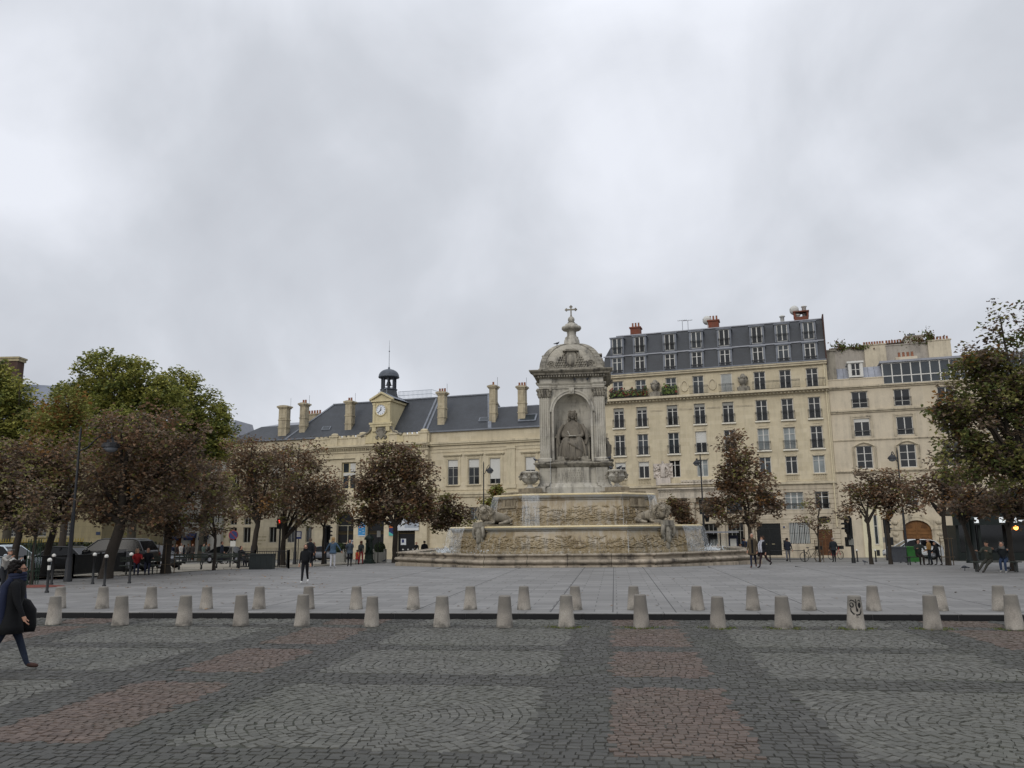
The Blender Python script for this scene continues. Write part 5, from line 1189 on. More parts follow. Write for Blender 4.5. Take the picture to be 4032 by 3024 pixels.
    # skylights
    for c,w,h in ((Z3(1438,855),.62,.75),(Z1(1385,992),.6,.7),(Z3(1845,830),1.05,1.3)):
        y=1.0 if h<1 else .9; x,z=FA.px(*c,y); sl=(zr_-ze)/(yr+.05); m=MB(); L_=h/2
        f=lambda u,v,o: (x+u,y+v-o*.55,ze+sl*(y+.05+v)+o*.8) if True else 0
        m.add([f(-w,-L_*.6,.02),f(w,-L_*.6,.02),f(w,L_*.6,.02),f(-w,L_*.6,.02),f(-w,-L_*.6,.12),f(w,-L_*.6,.12),f(w,L_*.6,.12),f(-w,L_*.6,.12)],[(4,5,6,7),(0,1,5,4),(1,2,6,5),(2,3,7,6),(3,0,4,7)]); sk=m.build('skylight',LEAD,roof)
        m=MB(); g=.82; m.add([f(-w*g,-L_*.6*g,.13),f(w*g,-L_*.6*g,.13),f(w*g,L_*.6*g,.13),f(-w*g,L_*.6*g,.13)],[(0,1,2,3)]); m.build('pane',GL[1],sk)
    # clock gable: block with pediment running back into the roof, carved scroll panel below
    yc=yp-.02; C=lambda x,y:FA.px(*Z3(x,y),yc)
    xa,xb=C(400,760)[0],C(563,760)[0]; xm=(xa+xb)/2; zb0=C(475,870)[1]; zb1=C(475,668)[1]; ztop=C(470,592)[1]
    m=MB(); m.box(xa,xb,yc,yr-.4,zpt-.1,zb1); m.prism([(xa-.25,zb1+.18),(xb+.25,zb1+.18),(xm,ztop)],yc-.02,yr); gb=m.build('clock_gable',CL,B)
    m=MB()
    for q in (xa+.02,xb-.3): m.box(q,q+.28,yc-.1,yc,zb0,zb1-.15); m.box(q-.05,q+.33,yc-.15,yc,zb1-.35,zb1-.15)
    m.box(xa-.2,xb+.2,yc-.22,yr-1,zb1,zb1+.18); 
    for s_ in (-1,1):
        e=(xa-.4) if s_<0 else (xb+.4); v=[(e,zb1+.14),(xm,ztop-.02),(xm,ztop+.2),(e-.0*s_,zb1+.36)]; v=v if s_<0 else v[::-1]
        m.prism(v,yc-.28,yc+.1)
    m.box(xa-.35,xb+.35,yc-.32,yc+.3,zb0-.12,zb0+.1); m.box(xa-.25,xb+.25,yc-.24,yc+.3,zb0-.4,zb0-.12); m.box(xa+.0,xa+.5,yc-.2,yc+.1,zb0-.95,zb0-.4); m.box(xb-.5,xb,yc-.2,yc+.1,zb0-.95,zb0-.4)
    m.build('gable_moulding',CL,gb)
    m=MB()   # lead covered saddle roof behind the pediment
    yb_=yr+.8
    for s_ in (-1,1):
        e=(xa-.35) if s_<0 else (xb+.35); q=[(e,yc+.1,zb1+.38),(xm,yc+.1,ztop+.22),(xm,yb_,ztop+.22),(e,yb_,zb1+.38)]; m.add(q,[(0,1,2,3)])
    m.build('gable_roof',LEAD,gb)
    m=MB(); cx_,cz_=C(475,745); n=32; rr=.62
    m.prism([(cx_+rr*math.cos(2*math.pi*k/n),cz_+rr*math.sin(2*math.pi*k/n)) for k in range(n)],yc-.06,yc+.02); ck=m.build('clock_face',plain('white_enamel','#d8dbe0',.25,var=.03),gb)
    m=MB(); m.M=Matrix.Translation((cx_,yc-.06,cz_))@Matrix.Rotation(R_(90),4,'X'); m.lathe([(rr-.02,-.05),(rr,.05),(rr+.1,.06),(rr+.16,0),(rr+.16,-.07)],n=32,cap=False); m.M=None; m.build('clock_rim',CL,ck)
    m=MB()
    for k in range(12):
        a_=k*math.pi/6; m.M=Matrix.Translation((cx_,yc-.065,cz_))@Matrix.Rotation(a_,4,'Y'); m.box(-.025,.025,-.01,0,.46,.58); m.M=None
    m.build('hour_marks',W_iron,ck)
    for a_,l,w in ((R_(5),.36,.055),(R_(228),.52,.045)):
        m=MB(); m.M=Matrix.Translation((cx_,yc-.08,cz_))@Matrix.Rotation(a_,4,'Y'); m.prism([(-w,-.08),(w,-.08),(w*.5,l),(-w*.5,l)],-.012,0); m.M=None; m.build('clock_hand',W_iron,ck)
    m=MB()   # scroll shoulders and carved shield below the clock
    zz0=zpt-.9; zz1=zb0-.4
    m.prism([(xa-1.7,zz0),(xb+1.7,zz0),(xb+1.6,zz0+.9),(xb+.9,zz0+1.1),(xb+.35,zz1-.5),(xb+.1,zz1),(xa-.1,zz1),(xa-.35,zz1-.5),(xa-.9,zz0+1.1),(xa-1.6,zz0+.9)],yc+.02,yc+.5)
    sc=m.build('scroll_panel',CL,gb)
    m=MB(); 
    for s_ in (-1,1):
        e=xa if s_<0 else xb
        m.tube([(e-s_*.0+s_*1.5,yc-.02,zz0+.85),(e+s_*.9,yc-.05,zz0+1.1),(e+s_*.4,yc-.06,zz1-.55),(e+s_*.12,yc-.05,zz1-.05)],[.16,.12,.12,.15],7)
        for k in range(14): m.sphere((xm+s_*(.5+.12*math.sin(k*.9)),yc-.05,zz0+.5+k*.09),(.16,.1,.12),7,5)
    m.prism([(xm-.36,zz0+1.5),(xm+.36,zz0+1.5),(xm+.36,zz0+.8),(xm,zz0+.4),(xm-.36,zz0+.8)],yc-.12,yc+.05); m.box(xm-.3,xm+.3,yc-.16,yc+.05,zz0+1.52,zz0+1.72)
    for k in range(5): m.box(xm-.26+k*.13-.04,xm-.26+k*.13+.04,yc-.15,yc,zz0+1.72,zz0+1.86)
    m.build('carved_arms',S_dark,sc)
    # bell turret
    yt=2.2; T=lambda x,y:FA.px(*Z3(x,y),yt)
    xc,zt0=T(546,560); zc0=T(546,560)[1]; zc1=T(546,455)[1]; zd0=T(546,440)[1]; zd1=T(546,365)[1]; zs1=T(552,95)[1]; zbase=T(546,650)[1]
    m=MB(); m.lathe([(1.5,zbase-1.0),(1.3,zbase-.2),(1.02,zc0-.35),(.98,zc0-.1),(1.06,zc0)],(xc,yt,0),8,ph=math.pi/8,sm=False); tb=m.build('turret_base',SLATE,B)
    m=MB(); m.lathe([(1.06,zc0),(1.06,zc0+.1)],(xc,yt,0),8,ph=math.pi/8,sm=False)
    for k in range(8):
        a_=math.pi/8+k*math.pi/4; x,y=xc+.84*math.cos(a_),yt+.84*math.sin(a_); m.box(x-.075,x+.075,y-.075,y+.075,zc0,zc1+.3)
        a2=a_+math.pi/4; x2,y2=xc+.84*math.cos(a2),yt+.84*math.sin(a2); m.tube([(x,y,zc0+.45),(x2,y2,zc0+.45)],.03,5); m.tube([(x,y,zc1),(xc+.86*math.cos(a_+.39),yt+.86*math.sin(a_+.39),zc1+.2),(x2,y2,zc1)],.06,5)
    m.lathe([(.95,zc1+.15),(.98,zc1+.4)],(xc,yt,0),16); m.build('turret_column',plain('dark_lead','#3b3f46',.6),tb)
    m=MB(); m.lathe([(1.02,zd0-.1),(1.26,zd0-.08),(1.3,zd0+.02),*[(1.25*math.cos(q*.1745),zd0+.1+(zd1-zd0-.1)*math.sin(q*.1745)) for q in range(9)],(.16,zd1+.02),(.1,zd1+.25),(.04,zd1+.3)],(xc,yt,0),24); dm=m.build('turret_dome',plain('slate_scales','#4e535a',.55,var=.25,scale=5),tb)
    m=MB(); m.tube([(xc,yt,zd1),(xc,yt,zs1-2),(xc,yt,zs1)],[.035,.03,.01],6); zq=T(551,197)[1]; m.sphere((xc,yt,zq),.09,8,6); m.build('spire_rod',LEAD,dm)
    m=MB(); m.lathe([(.36,zc0+.55),(.3,zc0+.7),(.22,zc0+1.0),(.12,zc0+1.15)],(xc,yt,0),14); m.tube([(xc,yt,zc0+1.1),(xc,yt,zc1+.3)],.05,5); m.build('bell',plain('bronze','#3c3d36',.4,metal=.6),tb)
    # roof platform with railing
    xa_,xb_=R(Z3(640,600))[0],R(Z3(950,600))[0]; m=MB(); zpf=R(Z3(800,640))[1]; m.box(xa_+.4,xb_-.6,yr,yr+2,zr_-.2,zpf); m.build('roof_platform',LEAD,B)
    m=MB(); n=26
    for k in range(n+1): x=xa_+(xb_-xa_)*k/n; m.tube([(x,yr-.1,zpf-.1),(x,yr-.1,zpf+1.0)],.022,4)
    for z in (zpf+.5,zpf+1.0): m.tube([(xa_,yr-.1,z),(xb_,yr-.1,z)],.025,4); m.tube([(xb_,yr-.1,z),(xb_+.2,yr+2.5,z)],.025,4)
    p,q=C(390,600),C(470,515); m.tube([(p[0],1.0,p[1]-.2),(p[0],1.0,p[1]+.5),(q[0],1.0,q[1]),(q[0],1.0,q[1]-1.0)],.025,4); m.build('roof_railing',plain('galvanised_rail','#9aa3ad',.5),B)
    # windows
    for i,h in enumerate(up): window(B,*h,.2,2,(.33,.66),1 if i>3 else 0,W_grey,(.28,.32,.8,.5,.3,.4)[i],mid=.1)
    for i,h in enumerate(bigs): window(B,*h,yp+.3,2,(.62,),(1,0,0)[i],CL,0,mid=.22,fw=.12)
    h=bigs[0]; m=MB(); m.box(c0+.12,h[1]-.14,yp+.22,yp+.25,h[2]+(h[3]-h[2])*.66,h[3]-.14); m.box(h[0]+.14,h[1]-.14,yp+.23,yp+.26,h[2]+(h[3]-h[2])*.5,h[2]+(h[3]-h[2])*.61); m.build('blind',W_blind,B)
    for i,h in enumerate(lw): window(B,*h,.2,2,(),0,W_grey,0,mid=.1)
    for i,h in enumerate(lu): window(B,*h,.2,2,(.65,),0,W_grey,.25 if i>3 else 0,mid=.12)
    for h in rg: window(B,*h,.2,2,(.5,),1,W_grey,0)
    # arched entrances
    for i,c in enumerate(ac):
        yd=yp+.45; m=MB(); K=14; m.prism([(c-ah,-.5),(c+ah,-.5)]+[(c+ah*math.cos(math.pi*k/K),zas+ah*math.sin(math.pi*k/K)) for k in range(K+1)],yd+.02,yd+.08)
        d=m.build('arched_door',plain('dark_bronze_door','#17181a',.35,var=.2),B)
        m=MB()
        if i==0:
            z1_,z2_=1.55,3.6; m.box(c-ah,c+ah,yd-.04,yd+.02,z1_,z1_+.07); m.box(c-ah,c+ah,yd-.04,yd+.02,z2_,z2_+.06); m.box(c+.12,c+.2,yd-.04,yd+.02,z1_+.07,z2_); m.build('door_bar',plain('ivory_bar','#a8a28d',.6),d)
        m=MB()
        for k in range(20): x=c-ah+.06+(2*ah-.12)*k/19; m.box(x-.015,x+.015,yd-.03,yd+.02,2.7,3.0)
        m.box(c-ah,c+ah,yd-.03,yd+.02,2.62,2.7); m.build('gilt_grille',plain('gilt','#4d4228',.5,metal=.3),d)
    return B,P,yp,ac,ah,zas,ZM,ZL
MAI,MP,MYP,MAC,MAH,MZS,ZM_,ZL_=mairie()
# things hung on the town hall front
def hung(name,lab,cat,parts,group=None):
    t_=thing(name,lab,cat,(fo.x,fo.y,-.7),FA.a,group)
    for nm,boxes,mt in parts:
        m=MB(); [m.box(*b) for b in boxes]; m.build(nm,mt,t_)
    return t_
def rect(c0,c1,yo): (x0,z1),(x1,z0)=FA.px(*c0,yo),FA.px(*c1,yo); return x0,x1,z0,z1
pb=plain('poster_blue','#3f86b8',.6,var=.25,scale=2.2); pw=plain('poster_white','#c4c8cc',.6,var=.06); pdk=plain('poster_dark_blue','#26305c',.6,var=.3); ptq=plain('poster_turquoise','#56aaa2',.6); por=plain('poster_orange','#b5632f',.6)
y=MYP-.08; x0,x1,z0,z1=rect(ZM_(778,762),ZM_(875,965),y)
r_=random.Random(2)
hung('hanging_banner','bright blue printed banner hanging on the pier between two arches','banner',[('cloth',[(x0,x1,y,y+.03,z0+.12,z1)],pb),('white_strip',[(x0,x1,y,y+.03,z0,z0+.12)]+[(x0+.12+r_.random()*.5,x0+.3+r_.random()*.6,y-.006,y,z,z+.05) for z in [z0+.35+.16*k for k in range(9)]],pw),('round_motif',[(x0+.1+.28*k,x0+.24+.28*k,y-.008,y,z0+.95+.05*k,z0+1.1+.05*k) for k in range(3)]+[(x0+.05,x0+.3,y-.008,y,z1-.35,z1-.12)],por)],'banners on the town hall')
x0,x1,z0,z1=rect(ZM_(1222,745),ZM_(1310,955),y); zm=(z0+z1)/2
t_=hung('hanging_banner','white, dark blue and turquoise banner half hidden by the tree trunk','banner',[('cloth',[(x0,x1,y,y+.03,z0,z0+(z1-z0)*.86)],pdk),('white_strip',[(x0,x1,y,y+.03,z0+(z1-z0)*.86,z1)],pw),('photo_print',[(x0+.05,x1-.3,y-.006,y,zm+.05,zm+.5)],por)],'banners on the town hall')
m=MB(); m.prism([(x0,z0),(x1,z0),(x0,z0+(z1-z0)*.28)],y-.01,y-.001); m.build('colour_wedge',ptq,t_)
x0,x1,z0,z1=rect(ZM_(1350,690),ZM_(1655,878),MYP-.1)
hung('large_poster','wide white poster sheet hung across the third archway','poster',[('sheet',[(x0,x1,MYP-.12,MYP-.09,z0,z1)],pw),('picture',[(x0+.9,x1-.05,MYP-.13,MYP-.121,z0+.3,z1-.1)],plain('poster_print','#9aa1aa',.6,var=.3,scale=3))])
for (a,b,lab) in ((ZM_(1395,1000),ZM_(1470,1090),'framed notice board with dark picture on the door of the third arch'),(ZM_(677,1018),ZM_(735,1103),'small white notice on the first arched door')):
    yo=MYP+.4; x0,x1,z0,z1=rect(a,b,yo); hung('notice_board',lab,'notice',[('sheet',[(x0,x1,yo,yo+.03,z0,z1)],pw),('picture',[(x0+.12,x1-.25,yo-.01,yo-.001,(z0+z1)/2-.1,z1-.08)],pdk)],'notices on the doors')
x0,x1,z0,z1=rect(ZM_(190,920),ZM_(235,975),-.05); hung('street_plaque','blue arched street name plaque on the town hall wall','sign',[('plate',[(x0,x1,-.06,-.01,z0,z1)],plain('plaque_blue','#27486b',.4)),('lettering',[(x0+.06,x1-.06,-.066,-.061,z0+.16+.13*k,z0+.2+.13*k) for k in range(2)],pw)])
# worn painted lettering on the left wing
x0,x1,z0,z1=rect(ZL_(1295,820),ZL_(1425,915),-.0); m=MB(); rr=random.Random(6)
for row in range(3):
    x=x0; z=z1-.22-.42*row
    while x<x1-.1-(row==2)*.7: l=rr.uniform(.06,.11); m.box(x,x+l,-.012,-.006,z,z+.16) if rr.random()<.8 else 0; x+=l+.05
m.build('worn_wall_lettering',plain('faded_letter_paint','#8d8468',.9),MAI)
# ============ left side buildings, fence and hedge
def frame_at(px,v,ang,z=None):
    p=at_col(px,v); return Frame((p.x,p.y,p.z if z is None else z),ang)
def offices():
    F=frame_at(200,86,YAW-R_(2)); B=thing('office_building','long stone building with arched ground floor windows behind the gilt railings','building',F.o,F.a)
    ST=stone('ashlar_office_stone','#948a6c',blocks=(1.5,.62),dirt=.5,dirtcol=(.14,.12,.08),patch=.12,joint=.7); TR=stone('office_moulding','#a89c7c',dirt=.6)  # wall colour darkened to carry the shade the building stands in
    L0,R0=F.s(-700,2080),F.s(402,2080); ws=[F.s(x,2080) for x in (60,161,259)]; d=ws[1]-ws[0]; ws=[ws[0]-d*k for k in range(4,0,-1)]+ws
    z0,z1=F.z(160,2112),F.z(160,2046); ze=13.6; hw=.62
    holes=[(x-hw,x+hw,z0,z1) for x in ws]+[(x-hw,x+hw,z+0,z+2.3) for x in ws for z in (5.9,9.8)]
    m=MB(); holes_wall(m,L0,R0,-1,ze,holes); m.box(R0-.02,R0,0,14,-1,ze); m.box(L0,R0-.1,1,1.05,-1,ze); wl=m.build('wall',ST,B)
    m=MB()
    for x in ws:
        K=8; arc=[(x-hw*math.cos(math.pi*k/K),z1-hw+hw*math.sin(math.pi*k/K)) for k in range(K+1)]
        m.add([(a,-.0,b) for a,b in arc]+[(a,-.0,z1) for a,b in arc],[(k,k+1,K+2+k,K+1+k) for k in range(K)]); m.tube([(a,-.03,b) for a,b in arc],.09,4)
        m.box(x-hw-.2,x+hw+.2,-.15,.02,z0-.16,z0)
    m.build('arch_surround',ST,wl)
    m=MB(); m.box(L0,R0+.1,-.2,.02,4.6,4.9); m.box(L0,R0+.1,-.45,.1,ze-.3,ze); m.box(L0,R0+.06,-.12,.02,z0-.9,z0-.6); m.build('cornice',TR,B)
    for x in ws:
        for za,zb in ((z0,z1),(5.9,8.2),(9.8,12.1)): window(B,x-hw,x+hw,za,zb,.2,3,(.2,.4,.6,.8),0,W_grey,mid=.05)
    zt=F.z(60,1440); rx=F.s(330,1600)
    m=MB(); m.quad((L0,-.3,ze),(R0+.2,-.3,ze),(R0-4.5,7,zt-1.5),(L0,7,zt+.5)); m.add([(R0+.2,-.3,ze),(R0+.2,14,ze),(R0-4.5,7,zt-1.5)],[(0,1,2)]); m.quad((L0,7,zt+.5),(R0-4.5,7,zt-1.5),(R0+.2,14,ze),(L0,14,ze)); rf=m.build('slate_roof',plain('pale_slate','#767c88',.45,var=.12,scale=2),B)
    a,b=F.px(4,1470,4)[0],F.px(92,1470,4)[0]; zc=F.z(50,1405,4); b-=.8; a-=.3; m=MB(); m.box(a,b,4,5.2,ze+1,zc-.5); m.build('chimney',stone('dark_brick','#4f3a33',blocks=(.22,.08),dirt=.4),rf)
    m=MB(); m.box(a-.15,b+.15,3.9,5.3,zc-.5,zc-.2); m.box(a-.22,b+.22,3.8,5.4,zc-.2,zc); m.build('chimney_cap',TR,rf)
    p=F.px(386,2100,-.05); m=MB(); m.box(p[0]-.22,p[0]+.22,-.06,-.01,p[1]-.16,p[1]+.16); o=m.build('wall_plaque',plain('plaque_dark_blue','#22304a',.5),None,F.o,F.a); tag(o,'small dark street plaque at the right end of the office building wall','sign')
    return F
FOF=offices()
def shops():
    F=frame_at(750,101,YAW-R_(8)); B=thing('shop_building','white fronted shop building with dark blue awnings between the trees','building',F.o,F.a)
    WH=stone('white_painted_front','#b9b6ad',dirt=.3,dirtcol=(.2,.19,.17),patch=.06); UP=stone('upper_front','#a9a59a',dirt=.4,patch=.08)
    ZL=lambda x,y:(600+x*.3164,1850+y*.3164)
    P=lambda x,y:F.px(*ZL(x,y))
    L0,R0=F.s(560,2080),F.s(872,2080); zb=P(500,720)[1]
    wins=[(P(a,620)[0],P(b,620)[0]) for a,b in ((330,390),(475,530),(640,700),(770,830))]; z0,z1=P(500,665)[1],P(500,545)[1]
    doors=[(P(290,900)[0],P(360,900)[0]),(P(475,900)[0],P(535,900)[0]),(P(655,900)[0],P(685,900)[0]),(P(-60,900)[0],P(20,900)[0])]; dz1=P(500,840)[1]
    holes=[(a,b,z0+3.1*k,z1+3.1*k) for a,b in wins for k in (0,1,2)]
    m=MB(); holes_wall(m,L0,R0,zb,zb+11,holes); wl=m.build('upper_wall',UP,B)
    m=MB(); holes_wall(m,L0,R0,-.5,zb,[(a,b,0,dz1) for a,b in doors],y=-.06); m.box(L0,R0,-.2,-.0,zb-.1,zb+.12); m.box(L0,R0,.9,.95,-.5,zb+10); m.box(R0-.02,R0,.0,9,-.5,zb+11); m.box(L0,L0+.02,0,9,-.5,zb+11); m.build('ground_floor_wall',WH,B)
    m=MB(); m.quad((L0,-.2,zb+11),(R0,-.2,zb+11),(R0-1,4,zb+14),(L0+1,4,zb+14)); m.quad((R0,-.2,zb+11),(R0,9,zb+11),(R0-1,9,zb+14),(R0-1,4,zb+14)); m.build('zinc_roof',ZINC,B)
    for a,b in wins:
        for k in (0,1,2):
            window(B,a,b,z0+3.1*k,z1+3.1*k,.15,2,(.5,),0,W_white); m=MB()
            for s_ in (-1,1): e=a if s_<0 else b; q=sorted((e,e+s_*.5)); m.box(q[0],q[1],-.06,-.01,z0+3.1*k,z1+3.1*k)
            m.build('shutter',W_grey,B)
    nav=plain('navy_awning_cloth','#262c49',.7); orng=plain('orange_wood','#7d4a24',.5,var=.2)
    for a,b in doors:
        m=MB(); m.box(a,a+(b-a)*.62,.1,.16,0,dz1); m.box(a+(b-a)*.62,b,.14,.16,0,dz1); m.build('shop_door',orng,B)
        m=MB(); zt=P(500,785)[1]; m.add([(a-.15,-.07,zt),(b+.15,-.07,zt),(b+.3,-1.2,dz1-.05),(a-.3,-1.2,dz1-.05),(b+.3,-1.2,dz1-.35),(a-.3,-1.2,dz1-.35)],[(0,1,2,3),(3,2,4,5)]); m.add([(a-.15,-.07,zt),(a-.3,-1.2,dz1-.05),(a-.15,-.07,dz1-.05)],[(0,1,2)]); m.add([(b+.15,-.07,zt),(b+.3,-1.2,dz1-.05),(b+.15,-.07,dz1-.05)],[(0,1,2)]); m.build('awning',nav,B)
    x0,x1=P(368,800)[0],P(470,800)[0]; m=MB(); m.box(x0,x1,-.16,-.06,P(420,835)[1],P(420,790)[1]); m.build('shop_sign',W_grey,B)
    return F
FSH=shops()
# railings with gilt tops and hedge behind
def railing_fence(name,lab,pxs,v,ztop,spear):
    a=at_col(pxs[0],v[0]); b=at_col(pxs[1],v[1]); d=(b-a); L_=math.hypot(d.x,d.y); rz=math.atan2(d.y,d.x); t_=thing(name,lab,'fence',(a.x,a.y,min(a.z,b.z)),rz)
    m=MB(); n=int(L_/.16)
    for k in range(n+1): x=L_*k/n; m.box(x-.014,x+.014,-.014,.014,.35,ztop-.25)
    for z in (.45,ztop-.34): m.box(0,L_,-.022,.022,z-.025,z+.025)
    m.build('bars',W_iron,t_); m=MB(); m.box(0,L_,-.2,.2,-.5,.35); m.build('stone_base',PALEST,t_)
    m=MB()
    for k in range(n+1): x=L_*k/n; m.lathe([(.02,ztop-.27),(.036,ztop-.2),(.03,ztop-.12),(.0,ztop)],(x,0,0),5)
    m.box(0,L_,-.026,.026,ztop-.315,ztop-.275); m.build('gilt_spearheads',spear,t_); return t_
gilt=plain('gilded_paint','#8c7a2c',.45,metal=.2,var=.2)
railing_fence('railing_fence','black iron railings with gilded spear tops in front of the office building',(-260,330),(57,60),2.12,gilt)
railing_fence('railing_fence','short run of black railings with gilded tops beside the white shop',(455,592),(61,63),2.12,gilt)
def leafmass(name,lab,cat,mats,pts,n,sz,seed,kind=None):
    r=random.Random(seed); m=MB()
    for _ in range(n):
        p=Vector(pts(r)); s_=sz*r.uniform(.6,1.4); q=Euler((r.uniform(0,6),r.uniform(0,6),r.uniform(0,6))).to_matrix(); u,v=q@Vector((s_,0,0)),q@Vector((0,s_*.7,0))
        m.add([p-u,p-v,p+u,p+v],[(0,1,2,3)],r.randrange(len(mats)))
    return m
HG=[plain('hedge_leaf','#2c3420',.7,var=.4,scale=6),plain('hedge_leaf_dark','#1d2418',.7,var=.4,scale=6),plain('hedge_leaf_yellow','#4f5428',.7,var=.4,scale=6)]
a=at_col(-260,59); b=at_col(600,64.5)
def hp(r):
    k=r.random(); q=a+(b-a)*k; return (q.x+r.uniform(-.8,.8)*FV.x,q.y+r.uniform(-.1,1.2),q.z+r.random()**.7*1.75)
hm=leafmass('hedge','','',HG,hp,9000,.11,5); 
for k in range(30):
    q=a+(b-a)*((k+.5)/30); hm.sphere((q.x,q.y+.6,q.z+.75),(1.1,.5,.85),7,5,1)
tag(hm.build('hedge',HG),'dense dark hedge behind the gilt topped railings','hedge')
# ---------------------------------------------------------------- trees
BARK=stone('chestnut_bark','#3a342e',dirt=.4,dirtcol=(.02,.02,.015),patch=.3,rough=.95,bump=.6,scale=2.5); BARKP=stone('plane_bark','#4a453a',dirt=.4,dirtcol=(.03,.03,.02),patch=.3,bump=.4)
def leafm(n,c): 
    m,t=newmat(n,.6,spec=.25); c=srgb(c); f=t.noise(t.coord(),1.1,4); g=t.noise(t.coord(),9,2)
    col=t.ramp(f,[(.3,tuple(x*.66 for x in c)),(.7,tuple(x*1.3 for x in c))]); col=t.mix(.6,col,t.ramp(g,[(.3,(.6,.6,.6)),(.7,(1.2,1.15,1.1))]),'MULTIPLY'); t.link(col,t.b.inputs['Base Color'])
    # thin leaves let some light through
    tr=t.new('ShaderNodeBsdfTranslucent'); t.link(col,tr.inputs[0]); mx=t.new('ShaderNodeMixShader'); mx.inputs[0].default_value=.34
    out=[n_ for n_ in t.n if n_.type=='OUTPUT_MATERIAL'][0]; t.link(t.b.outputs[0],mx.inputs[1]); t.link(tr.outputs[0],mx.inputs[2]); t.link(mx.outputs[0],out.inputs[0]); return m
LV=dict(rust=leafm('rust_leaf','#866a52'),brown=leafm('brown_leaf','#80705e'),dark=leafm('dark_brown_leaf','#63564a'),ochre=leafm('ochre_leaf','#967143'),olive=leafm('olive_leaf','#83814c'),green=leafm('green_leaf','#858a48'),lime=leafm('lime_leaf','#a3a156'),deep=leafm('deep_green_leaf','#606a3d'))
PAL=dict(rust=(('rust',4),('brown',4.5),('dark',3),('ochre',.35),('olive',1.3)),dull=(('brown',4),('dark',3),('rust',2),('olive',3)),plane=(('green',5),('lime',4),('deep',3),('olive',1)),turning=(('olive',4),('green',3),('ochre',3),('lime',1)),big=(('olive',4),('deep',2.4),('dark',3.2),('ochre',.6),('brown',2)),gold=(('ochre',3),('olive',4),('rust',1.5),('green',1)))
